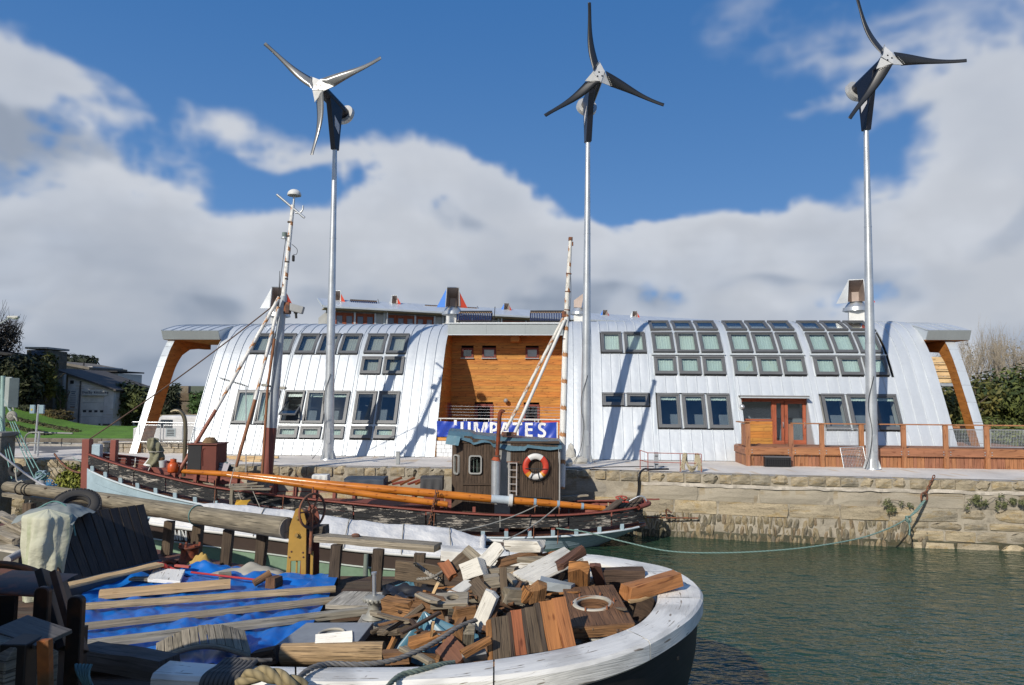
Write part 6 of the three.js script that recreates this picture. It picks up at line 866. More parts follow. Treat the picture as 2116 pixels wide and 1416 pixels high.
  P('strut', rod(q(1164, 658, za + .1), q(1045, 889, -23.9), .055, .055, 12), mat([.85, .83, .78], { map: T.paintrust, roughness: .5 }), boat3); P('strut', rod(q(1168, 660, za + .1), q(1062, 899, -23.7), .055, .055, 12), M.white, boat3); P('strut_foot', rbox(.5, .12, .3, .02).applyMatrix4(new THREE.Matrix4().setPosition(q(1052, 897, -23.8))), M.rust, boat3); P('gooseneck', rbox(.16, .22, .2, .03).applyMatrix4(new THREE.Matrix4().setPosition(q(1166, 650, za))), M.rust, boat3);
  P('rigging', [rod(q(1172, 660, za), q(1100, 815, -24), .01, .01, 6)], M.dark, boat3); P('rigging', tube([q(1174, 690, za), q(1172, 760, za), q(1170, 830, za), q(1168, 860, za), q(1166, 900, za)], .014, 5), M.dark, boat3); P('rigging', tube([q(1166, 690, za), q(1162, 780, za), q(1160, 850, za), q(1163, 905, za)], .014, 5), M.rust, boat3);
  P('topping_rope', tube([q(1177, 520, za), q(1180, 600, za), q(1176, 668, za)], .008, 5), M.dark, boat3);
  // stern gear
  P('stern_roller', rod(q(1236, 1070, -22.9), q(1285, 1033, -23.3), .10, .10, 16), old([.13, .10, .08]), boat3); P('stern_pole', rod(q(1185, 1036, -24.6), q(1363, 1032, -24.2), .025), M.redp, boat3); P('davit', tube([q(1300, 1036, -23.4), q(1322, 1026, -23.4), q(1330, 1027, -23.4), q(1336, 1036, -23.4)], .025), M.galv, boat3); for (let i = 0; i < 5; i++) P('stern_timber', beam(q(1272 + i * 9, 1052, -23.4), q(1290 + i * 9, 1030 + rr(0, 10), -23.9), .09, .1, V(0, 1, 0)), pick(M.darkw), boat3); for (let i = 0; i < 3; i++) { const pts = []; for (let k = 0; k < 7; k++) pts.push(q(1285, 1034, -23.3).add(V(rr(-.2, .25), rr(-.1, .14), rr(-.15, .15)))); P('red_rope', tube(pts, .02, 5, 50, true), plain([.5, .08, .06]), boat3); }
  P('aft_plank', beam(q(1148, 1028, -24.6), q(1215, 1024, -24.7), .06, .2, V(0, 1, 0)), M.greyw[0], boat3);
  // hatch coaming and clutter amidships
  P('hatch_coaming', rbox(4.2, .5, 1.6, .03).applyMatrix4(new THREE.Matrix4().setPosition(fAt(.53, -.15, 1.2))), M.redp, boat3);
  for (const [s, w] of [[.60, .3], [.80, .3]]) P('deck_beam', rbox(.12, .35, 2.4, .02).applyMatrix4(new THREE.Matrix4().setPosition(fAt(s, 0, 1.1))), M.redp, boat3);
  P('spar_crutch', [rbox(.1, .7, .12, .01).applyMatrix4(new THREE.Matrix4().setPosition(fAt(.37, 1.15, 1.75))), rbox(.1, .6, .12, .01).applyMatrix4(new THREE.Matrix4().setPosition(fAt(.715, 1.15, 1.25)))], M.redp, boat3);
  // hanging iron strops on the near side
  for (const [x, y0, y1] of [[900, 1012, 1092], [1106, 1044, 1112], [1156, 1046, 1125], [446, 988, 1050], [586, 1022, 1068]]) P('hanging_strop', rod(q(x, y0, -22.65), q(x - 4, y1, -22.55), .014, .014, 6), M.rust, boat3);
}
const bAt = (px, py, z) => atZ(px, py, z);
{ // lifebuoy
  const c = atZ(1107, 964.5, -23.38), b = thing('lifebuoy', 'red and white lifebuoy hung on the brown wheelhouse wall', 'lifebuoy', c); const R = .325, r = .098, rd = plain([.62, .06, .03], { roughness: .45 }), wh = plain([.8, .79, .75], { roughness: .45 }), og = plain([.75, .30, .03], { roughness: .45 });
  for (const [a0, a1, m] of [[.95, 2.25, wh], [2.25, 3.75, rd], [3.75, 4.1, og], [4.1, 5.35, wh], [5.35, 5.6, og], [5.6, 7.23, rd]]) { const g = new THREE.TorusGeometry(R, r, 14, 26, a1 - a0); g.scale(1, 1, .62); g.rotateZ(a0); P('ring_section', g, m, b); }
  P('grab_line', [0, 1, 2, 3].map(k => { const p = a => V((R + r + .02) * Math.cos(a), (R + r + .02) * Math.sin(a), .03); const a = k * Math.PI / 2 + .8; return clean(tube([p(a), p(a + .5).multiplyScalar(.98), p(a + 1.05), p(a + 1.57)], .008, 5)); }), M.dark, b); P('holder', [rod(V(-.33, -.06, .07), V(.36, -.07, .07), .014), rod(V(-.02, -.08, .08), V(-.2, -.42, .09), .014), rod(V(.04, -.08, .08), V(.14, -.44, .09), .014)], M.dark, b);
}
{ // spars lying along the boat
  const mk = (pts, rads, label) => { const A = pts[0], p0 = A.clone(); const t = thing('wooden_spar', label, 'spar', p0, 'varnished spars'); delete t.userData.group; const c = new THREE.CatmullRomCurve3(pts.map(p => p.clone().sub(p0))); const n = 50, g = new THREE.TubeGeometry(c, n, 1, 14); const q = g.attributes.position, v = V(); const f = tab(rads); for (let i = 0; i < q.count; i++) { const k = Math.floor(i / 15) / n, cp = c.getPointAt(k); v.fromBufferAttribute(q, i).sub(cp).multiplyScalar(f(k)).add(cp); q.setXYZ(i, v.x, v.y, v.z); } g.computeVertexNormals(); scaleUV(g, c.getLength(), .6); P('shaft', g, M.spar, t); const e = f(1), d = c.getTangent(1), pe = c.getPoint(1); P('end_face', rod(pe.clone().addScaledVector(d, -.01), pe.clone().addScaledVector(d, .012), e, e * .9, 14), wood([.3, .13, .04]), t); const ps = c.getPoint(0), ds = c.getTangent(0); P('end_face', rod(ps.clone().addScaledVector(ds, .01), ps.clone().addScaledVector(ds, -.012), f(0), f(0) * .9, 14), wood([.3, .13, .04]), t); return [t, c, f]; };
  const [a, ca, fa] = mk([atZ(373, 974, -23.9), atZ(520, 984, -23.3), atZ(700, 1003, -23), atZ(860, 1017, -22.9), atZ(1000, 1030, -22.9), atZ(1140, 1041, -23), atZ(1250, 1051, -23.1)], [[0, .07], [.2, .10], [.5, .125], [.8, .115], [1, .085]], 'longest varnished orange spar lying along the boat, with blue clamps near its right end');
  const ring = (k, w, m, nm, ex = .012) => { const p = ca.getPointAt(k), d = ca.getTangentAt(k); P(nm, rod(p.clone().addScaledVector(d, -w), p.clone().addScaledVector(d, w), fa(k) + ex, fa(k) + ex, 18), m, a); };
  ring(.763, .30, plain([.5, .58, .64]), 'collar'); ring(.785, .06, M.white, 'collar_flange', .08); ring(.84, .04, plain([.3, .42, .52]), 'clamp'); ring(.893, .04, plain([.3, .42, .52]), 'clamp'); ring(.948, .04, plain([.3, .42, .52]), 'clamp');
  mk([atZ(470, 982, -23.0), atZ(600, 999, -22.75), atZ(760, 1022, -22.7), atZ(925, 1043, -22.7)], [[0, .07], [.5, .10], [.9, .10], [1, .085]], 'shorter dark ended varnished spar lying just below the long orange spar');
  const lash = thing('chain_lashing', 'rusty chain lashing round the two spars above the black bulwark', 'chain', atZ(900, 1018, -22.7)); for (let i = 0; i < 14; i++) { const g = new THREE.TorusGeometry(.05, .017, 6, 12); g.scale(.7, 1.1, 1); g.rotateY(i % 2 ? 1.4 : 0); g.rotateZ(.25); P('chain_link', g, M.rust, lash, .05 - i * .018, .05 - i * .085, .15); }
}
{ // loose gear on the old boat
  const gb = atZ(357, 977, -23.75), g = thing('gas_bottle', 'small orange gas bottle on the fore deck of the old boat', 'gas bottle', gb); const or = plain([.62, .10, .015], { roughness: .35 }); P('body', new THREE.LatheGeometry([[0, 0], [.13, 0], [.165, .04], [.17, .14], [.165, .24], [.12, .32], [.06, .35], [0, .355]].map(p => new THREE.Vector2(...p)), 24), or, g); P('collar', cyl(.09, .1, .1, 16, 0, .39, 0), or, g); P('valve', cyl(.025, .025, .1, 8, 0, .42, 0), M.galv, g);
  const cv = atZ(318, 965, -24.0), c = thing('canvas_bundle', 'grey green canvas bundle wrapped round a post on the fore deck', 'canvas bundle', cv); P('cloth', surf(30, 24, (u, v) => { const a = u * 2 * Math.PI, r = (.2 + .06 * Math.sin(a * 5 + v * 9) + .05 * (n2(u * 8, v * 9, 8) - .5) * 2) * (1 - .35 * ss(.7, 1, v)) * (v > .97 ? .2 : 1); return V(Math.cos(a) * r + .06 * Math.sin(v * 5), v * .95, Math.sin(a) * r); }), mat([.23, .22, .14], { map: T.cloth, bumpMap: T.clothB, bumpScale: .03, roughness: .9 }), c); P('tie', new THREE.TorusGeometry(.22, .018, 6, 24).rotateX(Math.PI / 2).translate(.04, .5, 0), M.greyt, c);
  solo('white_cone', rod(atZ(309, 962, -24.0), atZ(312, 946, -24.0), .2, .06, 18), M.white, 'white cone shaped ventilator beside the canvas bundle', 'ventilator');
  solo('white_bucket', rod(atZ(336, 966, -23.85), atZ(336, 952, -23.85), .10, .12, 16), plain([.55, .58, .58]), 'pale grey bucket left of the orange gas bottle', 'bucket');
  { const w = thing('rope_pile', 'coil of brown rope heaped beside the pale bucket', 'rope', atZ(330, 958, -24.0)); for (let i = 0; i < 4; i++) P('rope_loop', new THREE.TorusGeometry(.16 - .02 * i, .025, 6, 24).rotateX(1.45).translate(rr(-.03, .03), .03 + i * .045, 0), mat([.35, .18, .07], { map: T.rope }), w); }
  { const w = thing('net_pile', 'heap of blue grey net and rope by the foremast foot', 'net', atZ(462, 975, -24.2)); for (let i = 0; i < 6; i++) { const pts = []; for (let k = 0; k < 8; k++) pts.push(V(rr(-.28, .28), rr(0, .3), rr(-.15, .15))); P('strand', tube(pts, .03, 6, 60, true), plain([.10, .16, .18]), w); } P('board', slab(V(-.2, -.1, .2), V(.15, -.1, .25), V(-.1, .3, .1), .02), plain([.45, .43, .47]), w); }
  const cover = (px, py, z, w, h, d, m, n, l, cat, sagk = .04) => { const c0 = atZ(px, py, z); const o = thing(n, l, cat, c0); P('cover', surf(24, 18, (u, v) => { const e = (v < .33 ? 0 : v < .66 ? 1 : 2); let x = (u - .5) * w, y, zz; const t = v * 3; if (t < 1) { y = t * h; zz = d / 2 + .03 * Math.sin(u * 17) * (1 - t); } else if (t < 2) { y = h + sagk * Math.sin((t - 1) * 3.1) - sagk * n2(u * 6, v * 6); zz = d / 2 - (t - 1) * d; } else { y = h * (3 - t); zz = -d / 2; } return V(x, y, zz); }, (u, v) => [u * w, v * (2 * h + d)]), m, o); P('end', [box(.02, h, d, -w / 2 + .01, h / 2, 0), box(.02, h, d, w / 2 - .01, h / 2, 0)], m, o); return o; };
  cover(757, 1006, -23.7, 1.25, .30, .9, mat([.05, .07, .10], { map: T.cloth, roughness: .7 }), 'dark_blue_cover', 'dark blue tarpaulin cover over the hatch left of the wheelhouse', 'tarpaulin'); cover(893, 1012, -23.6, .70, .42, .6, mat([.07, .07, .072], { map: T.cloth, roughness: .8 }), 'grey_cover', 'dark grey covered box just left of the wheelhouse', 'covered box');
  cover(663, 996, -23.9, .5, .24, .4, M.white, 'white_box', 'small white box on deck left of the dark blue cover', 'box', .005);
  for (let i = 0; i < 5; i++) solo('deck_timber', beam(atZ(795 + i * 16, 1000 + rr(-3, 4), -23.8), atZ(830 + i * 13, 985 + rr(0, 12), -24.1), .07, .09, V(0, 1, 0)), i % 2 ? plain([.35, .08, .05]) : M.varn, ['red painted bar leaning behind the dark blue cover', 'brown timber leaning right of the dark blue cover', 'middle of the leaning bars between the two covered boxes', 'fourth leaning bar between the two covered boxes', 'rightmost leaning bar beside the dark grey box'][i], 'timber');
  { const pf = thing('fender_board', 'weathered plank platform slung over the side of the black bulwark', 'plank platform', atZ(510, 1005, -22.5)); for (let i = 0; i < 3; i++) P('plank', beam(atZ(466 + i * 8, 1003 + i * 4, -22.6 + .18 * i).sub(pf.position), atZ(532 + i * 14, 999 + i * 6, -22.8 + .2 * i).sub(pf.position), .05, .17, V(0, 1, 0)), M.greyw[i], pf); P('leg', beam(V(-.4, -.05, .1), V(-.42, -.75, .1), .1, .1, V(1, 0, 0)), M.greyw[2], pf); P('rope', [rod(V(-.55, 1.2, -.8), V(-.5, 0, .1), .012), rod(V(.2, 0, .2), V(.75, -1.1, .25), .012), rod(V(-.2, -.1, .2), V(.05, -.75, .25), .012)], M.greyt, pf); P('yellow_rag', slab(V(-.3, -.62, .25), V(.1, -.6, .3), V(-.2, -.40, .25), .03, .05), plain([.55, .32, .03]), pf); }
  solo('mooring_line', tube(sag(atZ(1110, 1045, -22.6), atZ(930, 1100, -20.0), .12), .02, 6), M.greyt, 'grey rope slanting from the bulwark to the end of the white cover', 'rope'); solo('mooring_line', tube(sag(atZ(1150, 1048, -22.6), atZ(1040, 1118, -19.5), .1), .02, 6), M.greyt, 'grey rope slanting down right of the other, towards the broken timber', 'rope');
  solo('bow_line', tube(sag(fA(.01, .1, 2.75), atZ(150, 945, -28.2), .12), .022, 6), mat([.35, .42, .38], { map: T.rope }), 'pale green rope from the red stem to the quay', 'rope'); solo('bow_chain', tube(sag(fA(.0, .05, 2.3), atZ(112, 938, -28.6), .25), .035, 6), M.rust, 'rusty red mooring chain from the red stem to the quay edge', 'chain');
  for (const [a, b, l] of [[[276, 962], [292, 1035], 'white rope hanging down the pale blue bow, nearest the stem'], [[310, 965], [288, 1040], 'pale rope hanging down the pale blue bow, right of the other']]) solo('hanging_rope', tube(sag(atZ(a[0], a[1], -24.2), atZ(b[0] - 20, b[1], -24.3), .05), .015, 6), M.canvas, l, 'rope');
}
// ================================================================ green and brown boat under a white cover
{
  const A = axis(V(-9.7, 0, -19.5), V(.5, 0, -19.65)), O = V(-4.6, WY, -19.55), at = (s, b, y) => A(s, b, y).sub(O);
  const gyv = (px, py, z) => atZ(px, py, z).y; const gy = tab([[0, gyv(320, 1078, -19.4)], [.13, gyv(357, 1089, -18.7)], [.35, gyv(470, 1111, -18.3)], [.58, gyv(640, 1137, -18.35)], [.8, gyv(850, 1150, -18.5)], [1, gyv(1010, 1152, -18.7)]]), gb = tab([[0, .06], [.06, .55], [.16, .98], [.35, 1.22], [.7, 1.22], [.9, 1.08], [1, .95]]), wb = tab([[0, .03], [.1, .4], [.25, .85], [.45, 1.02], [.8, 1.0], [1, .8]]);
  const b = thing('covered_boat', 'green and brown open boat moored under a white cover behind the posts', 'boat', O);
  const skin = (lo, hi, sd, n = 50) => surf(n, 4, (u, v) => at(u, sd * (mix(lo(u)[0], hi(u)[0], v)), mix(lo(u)[1], hi(u)[1], v)), (u, v, p) => [p.x, p.y]);
  const mid = s => [mix(wb(s), gb(s), .72), gy(s) - .40], low = s => [wb(s) * .9, -.1], top = s => [gb(s), gy(s)];
  P('lower_hull', [skin(low, mid, 1), skin(low, mid, -1)], plain([.30, .45, .31], { roughness: .5 }), b); for (const sd of [1, -1]) P('upper_strake', skin(mid, top, sd), mat([.075, .05, .04], { map: T.mott, roughness: .6 }), b);
  P('transom', surf(2, 6, (u, v) => at(1, mix(-1, 1, u) * mix(wb(1), gb(1), v), mix(0, gy(1), v)), (u, v, p) => [p.z, p.y]), plain([.17, .30, .19]), b);
  for (const sd of [1, -1]) { P('gunwale', tube(Array.from({ length: 40 }, (_, i) => { const s = i / 39; return at(s, sd * (gb(s) + .03), gy(s)); }), .045, 8, 90), M.white, b); P('rubbing_strip', tube(Array.from({ length: 40 }, (_, i) => { const s = .01 + .99 * i / 39; return at(s, sd * (mid(s)[0] + .015), mid(s)[1]); }), .022, 6, 90), plain([.6, .66, .6]), b); }
  P('plank_seam', tube(Array.from({ length: 40 }, (_, i) => { const s = .03 + .96 * i / 39; return at(s, mix(low(s)[0], mid(s)[0], .6) + .006, mix(low(s)[1], mid(s)[1], .6)); }), .012, 5, 90), plain([.1, .2, .12]), b);
  P('stem', bar(at(0, 0, 1.95), at(.005, 0, -.2), .12, .14, V(1, 0, 0)), M.white, b); P('deck', surf(30, 2, (u, v) => at(u, mix(-1, 1, v) * gb(u) * .96, gy(u) - .12)), plain([.3, .3, .28]), b);
  // name letters on the bow
  for (const [ch, px] of [['M', 364.5], ['N', 381]]) { const g = text(ch, .255, .012); const c = atZ(px, 1106.5, -18.6).sub(O); const s = (c.x + 5.1) / 10.2; const z0 = at(s, mix(mid(s)[0], gb(s), .5), 0).z; g.applyMatrix4(new THREE.Matrix4().makeRotationY(-.52).multiply(new THREE.Matrix4().makeRotationX(.12))); P('letter', uvm(g).translate(c.x, c.y, z0 + .05), plain([.72, .74, .74]), b); }
  // white cover sagging over a ridge, tied down
  const ridge = tab([[.02, gyv(330, 1055, -19.5)], [.09, gyv(360, 1046, -19.5)], [.2, gyv(405, 1042, -19.5)], [.45, gyv(560, 1064, -19.5)], [.6, gyv(700, 1081, -19.5)], [.78, gyv(880, 1092, -19.6)], [.9, gyv(975, 1116, -19.6)]]);
  const cov = thing('white_boat_cover', 'creased white tarpaulin tied over the open boat', 'tarpaulin', O); P('cloth', surf(120, 36, (u, v) => { const s = mix(.03, .88, u), t = v * 2 - 1, a = Math.abs(t); const wr = .05 * (n2(u * 30, v * 9, 0, 3) - .5) + .03 * Math.sin(u * 60 + v * 8) * a * (1 - a) * 2; let b_ = t * (gb(s) + .07), y = mix(ridge(s), gy(s) + .02, Math.pow(a, 1.35)); if (a > .86) { y -= (a - .86) * .22; } return at(s, b_ + wr * .4 * a, y + wr); }, (u, v) => [u * 8.5, v * 2.6]), mat([.80, .79, .76], { map: T.cloth, bumpMap: T.clothB, bumpScale: .03, roughness: .6 }), cov);
  const end = Array.from({ length: 10 }, (_, i) => { const t = i / 9 * 2 - 1, a = Math.abs(t); return at(.88, t * (gb(.88) + .05), mix(ridge(.88), gy(.88) + .02, Math.pow(a, 1.35))); }); P('rolled_end', tube(end, .08, 10), M.canvas, cov);
  for (const s of [.3, .52, .66, .78]) P('tie_rope', tube(Array.from({ length: 9 }, (_, i) => { const t = mix(-.95, 1.0, i / 8), a = Math.abs(t); const ss_ = s + .025 * i / 8; return at(ss_, t * (gb(ss_) + .09), mix(ridge(ss_), gy(ss_) + .02, Math.pow(a, 1.35)) + .035 - (a > .86 ? (a - .86) * .22 : 0)); }), .011, 5), plain([.25, .22, .16]), cov);
  // far edge of a second low hull seen below the green strakes: fenders
  for (const s of [.34, .6]) P('fender', tube([at(s, gb(s) + .06, gy(s) - .05), at(s, gb(s) + .12, gy(s) - .4), at(s, gb(s) + .1, gy(s) - .7)], .06, 8), plain([.2, .24, .2]), b);
}
// ================================================================ foreground hull: white rim, open posts, deck
const RIM = 2.45, DK = 1.70;
const barge = thing('timber_barge', 'broad old wooden vessel with white rim, open posts and cluttered deck in the foreground', 'boat', V(-2, WY, -10));
const BO2 = barge.position; const bq = (px, py, y) => onY(px, py, y).sub(BO2), rel = v => v.clone().sub(BO2);
const ragw = [[.27, .145, .07], [.21, .105, .05], [.33, .17, .07], [.15, .085, .05], [.44, .20, .065], [.24, .19, .14], [.10, .062, .042]].map(c => old(c, { bumpScale: .012 }));
const whitew = mat([.86, .85, .81], { map: T.flake, bumpMap: T.oldB, bumpScale: .004, roughness: .6 });
{
  const pairs = [[310, 1395, 352, 1364], [430, 1402, 440, 1371], [550, 1408, 550, 1376], [720, 1412, 720, 1378], [900, 1406, 900, 1375], [1042, 1397, 1042, 1359], [1190, 1375, 1183, 1335], [1310, 1340, 1268, 1310], [1382, 1304, 1320, 1287], [1433, 1267, 1351, 1256], [1453, 1233, 1359, 1233], [1447, 1213, 1350, 1210], [1424, 1193, 1325, 1188], [1382, 1173, 1290, 1177], [1311, 1158, 1254, 1168], [1240, 1147, 1198, 1157], [1150, 1141, 1130, 1154], [1060, 1137, 1060, 1151], [985, 1131, 985, 1144], [910, 1125, 910, 1137]];
  const oc = new THREE.CatmullRomCurve3(pairs.map(p => bq(p[0], p[1], RIM)), false, 'centripetal'), ic = new THREE.CatmullRomCurve3(pairs.map(p => bq(p[2], p[3], RIM)), false, 'centripetal'); const nS = pairs.length - 1;
  const sec = k => { const o = oc.getPoint(k), i = ic.getPoint(k), d = o.clone().sub(i).normalize(); const P2 = (p, a, y) => p.clone().addScaledVector(d, a).add(V(0, y, 0)); return [P2(i, .0, -.17), P2(i, .0, -.012), P2(i, .02, 0), P2(i.clone().lerp(o, .5), 0, .006), P2(o, -.035, 0), P2(o, 0, -.035), P2(o, .0, -.19), P2(o, -.04, -.22)]; };
  const cuts = [0, .125, .255, .39, .52, .66, .80, .90, 1];
  for (let c = 0; c < cuts.length - 1; c++) { const n = 18, pos = [], uv = [], idx = []; const a0 = cuts[c] + .0006, a1 = cuts[c + 1] - .0006; let len = c * 1.3; let pv = null; for (let j = 0; j <= n; j++) { const s = sec(mix(a0, a1, j / n)); if (pv) len += s[3].distanceTo(pv); pv = s[3]; let v = 0; s.forEach((p, k) => { if (k) v += p.distanceTo(s[k - 1]); pos.push(p.x, p.y, p.z); uv.push(len, v); }); } for (let j = 0; j < n; j++) for (let k = 0; k < 7; k++) { const a = j * 8 + k; idx.push(a, a + 1, a + 9, a, a + 9, a + 8); } for (const e of [0, n * 8]) idx.push(e, e + 2, e + 4, e, e + 4, e + 6, e + 6, e + 7, e, e, e + 1, e + 2, e + 4, e + 5, e + 6); const g = new THREE.BufferGeometry(); g.setAttribute('position', new THREE.Float32BufferAttribute(pos, 3)); g.setAttribute('uv', new THREE.Float32BufferAttribute(uv, 2)); g.setIndex(idx); P('rim_plank', toCreasedNormals(g, .6), whitew, barge); }
  // outside of the hull and inner bulwark
  const ctr = rel(V(-3, 0, -9.9)); const hull = surf(90, 8, (u, v) => { const o = oc.getPoint(u * .86), i = ic.getPoint(u * .86), d = o.clone().sub(i).normalize(); const k = Math.pow(v, .8); return o.clone().addScaledVector(d, -.06 - 1.5 * v * v * .75 - .25 * v).setY(mix(RIM - .21, -.3, k) - WY); }, (u, v, p) => [u * 12, v * 3]); P('hull', hull, mat([.022, .019, .022], { map: T.old, roughness: .6 }), barge);
  P('inner_bulwark', surf(90, 2, (u, v) => { const i = ic.getPoint(u), d = oc.getPoint(u).sub(i).normalize(); return i.addScaledVector(d, .06).setY(mix(RIM - .1, DK - .1, v) - WY); }, (u, v) => [u * 12, v]), mat([.10, .065, .045], { map: T.old, roughness: .8 }), barge);
  // deck planks
  for (let k = 0; k < 40; k++) { const z = mix(-6.6, -13.6, (k + .5) / 40); const x0 = -12, x1 = 1.9 - Math.pow((z + 9.6) / 2.9, 2) * .9; P('deck_plank', box(x1 - x0, .05, 7 / 40 - .012, (x0 + x1) / 2, 0, 0).translate(-BO2.x, DK - WY - .03, z - BO2.z), pick([ragw[3], ragw[6], M.darkw[1]]), barge); }
  { const g = extr([[-13, 12.9], [-2.6, 12.9], [-3.1, 13.25], [-5.5, 14.65], [-7.2, 15.6], [-13, 19.3]], .05); g.rotateX(-Math.PI / 2); P('side_deck', g.translate(-BO2.x, DK - WY - .07, -BO2.z), mat([.2, .085, .06], { map: T.old }), barge); }
  // waterway on the far side, red brown
  
  // far side posts and grey cap
  for (const [px, y0, y1] of [[344, 1071, 1145], [403, 1079, 1156], [466, 1089, 1168], [536, 1099, 1177], [690, 1118, 1207], [777, 1127, 1219], [862, 1134, 1230]]) { const b = bq(px, y1, DK), t = V(b.x + .03, RIM - .08 - WY, b.z - .02); P('post', beam(b, t, .18, .19, V(0, 0, 1), .01), M.darkw[pick([0, 1])], barge); }
  for (const [px, y] of [[60, 1040], [100, 1048], [178, 1056]]) { const t = bq(px, y, RIM - .1); P('post', beam(V(t.x, DK - WY, t.z), t, .2, .22, V(0, 0, 1), .01), M.darkw[1], barge); }
  P('cap_timber', beam(bq(650, 1110, RIM - .02), bq(905, 1131, RIM - .02), .12, .34, V(0, 1, 0), .012), M.greyw[1], barge); P('cap_timber', beam(bq(560, 1100, RIM - .06), bq(655, 1110, RIM - .04), .12, .3, V(0, 1, 0), .012), M.greyw[3], barge);
  P('cap_fitting', new THREE.SphereGeometry(.05, 10, 8).scale(1.6, .8, 1).translate(...bq(735, 1107, RIM + .06).toArray()), M.rust, barge);
  P('lower_rail', beam(bq(10, 1022, 2.3), bq(330, 1065, 2.3), .1, .16, V(0, 1, 0), .012), M.greyw[2], barge);
  // hatch coaming with pale top board
  P('coaming', bar(bq(138, 1222, 1.86), bq(330, 1172, 1.86), .26, .08, V(0, 1, 0)), plain([.10, .13, .16]), barge); P('coaming_board', beam(bq(130, 1213, 2.02), bq(330, 1166, 2.02), .05, .22, V(0, 1, 0), .008), M.pine[1], barge);
  // near side dark rail at the left
  P('near_rail', beam(bq(180, 1352, RIM - .12), bq(350, 1380, RIM - .1), .2, .28, V(0, 1, 0), .01), mat([.085, .08, .08], { map: T.old, roughness: .8 }), barge);
}
// ---------------------------------------------------------------- log spar on the posts
{
  const A = onY(14, 1006, 2.62), B = onY(593, 1092, 2.62), L = thing('log_spar', 'long grey weathered log lying along the tops of the posts', 'log', A); const n = 60, c = new THREE.CatmullRomCurve3([V(0, 0, 0), B.clone().sub(A).multiplyScalar(.35).add(V(0, .03, 0)), B.clone().sub(A).multiplyScalar(.7), B.clone().sub(A)]); const g = new THREE.TubeGeometry(c, n, 1, 20), q = g.attributes.position, v = V(); for (let i = 0; i < q.count; i++) { const k = Math.floor(i / 21) / n, cp = c.getPointAt(k); v.fromBufferAttribute(q, i).sub(cp).multiplyScalar(mix(.13, .19, k) * (1 + .07 * (n3(k * 22, v.y * 1.5, v.z * 1.5, 5) - .5))).add(cp); q.setXYZ(i, v.x, v.y, v.z); } g.computeVertexNormals(); scaleUV(g, c.getLength(), 1.1); P('shaft', g, old([.27, .235, .17]), L); const pe = c.getPoint(1), d = c.getTangent(1); P('end_face', rod(pe.clone().addScaledVector(d, -.01), pe.clone().addScaledVector(d, .02), .19, .18, 18), M.greyw[0], L); const ps = c.getPoint(0); P('end_face', rod(ps, ps.clone().addScaledVector(d, -.02), .13, .125, 18), M.greyw[0], L);
  for (const k of [.07, .1, .115, .75]) { const p = c.getPointAt(k), t = c.getTangentAt(k); const g2 = new THREE.TorusGeometry(mix(.13, .19, k) + .012, .014, 6, 28); g2.applyQuaternion(new THREE.Quaternion().setFromUnitVectors(V(0, 0, 1), t)); P('rope_turn', g2.translate(p.x, p.y, p.z), k > .5 ? plain([.15, .28, .25]) : M.dark, L); }
  for (const k of [.2, .46, .86]) { const p = c.getPointAt(k); P('knot', new THREE.SphereGeometry(.035, 8, 6).scale(1.3, .8, .6).translate(p.x, p.y + .1, p.z + .13), M.darkw[0], L); }
}
solo('timber_block', [beam(onY(622, 1100, RIM + .03), onY(676, 1098, RIM + .05), .24, .3, V(0, 1, 0), .012)], old([.13, .11, .09]), 'short squared dark timber lying on the cap right of the yellow plates', 'timber');
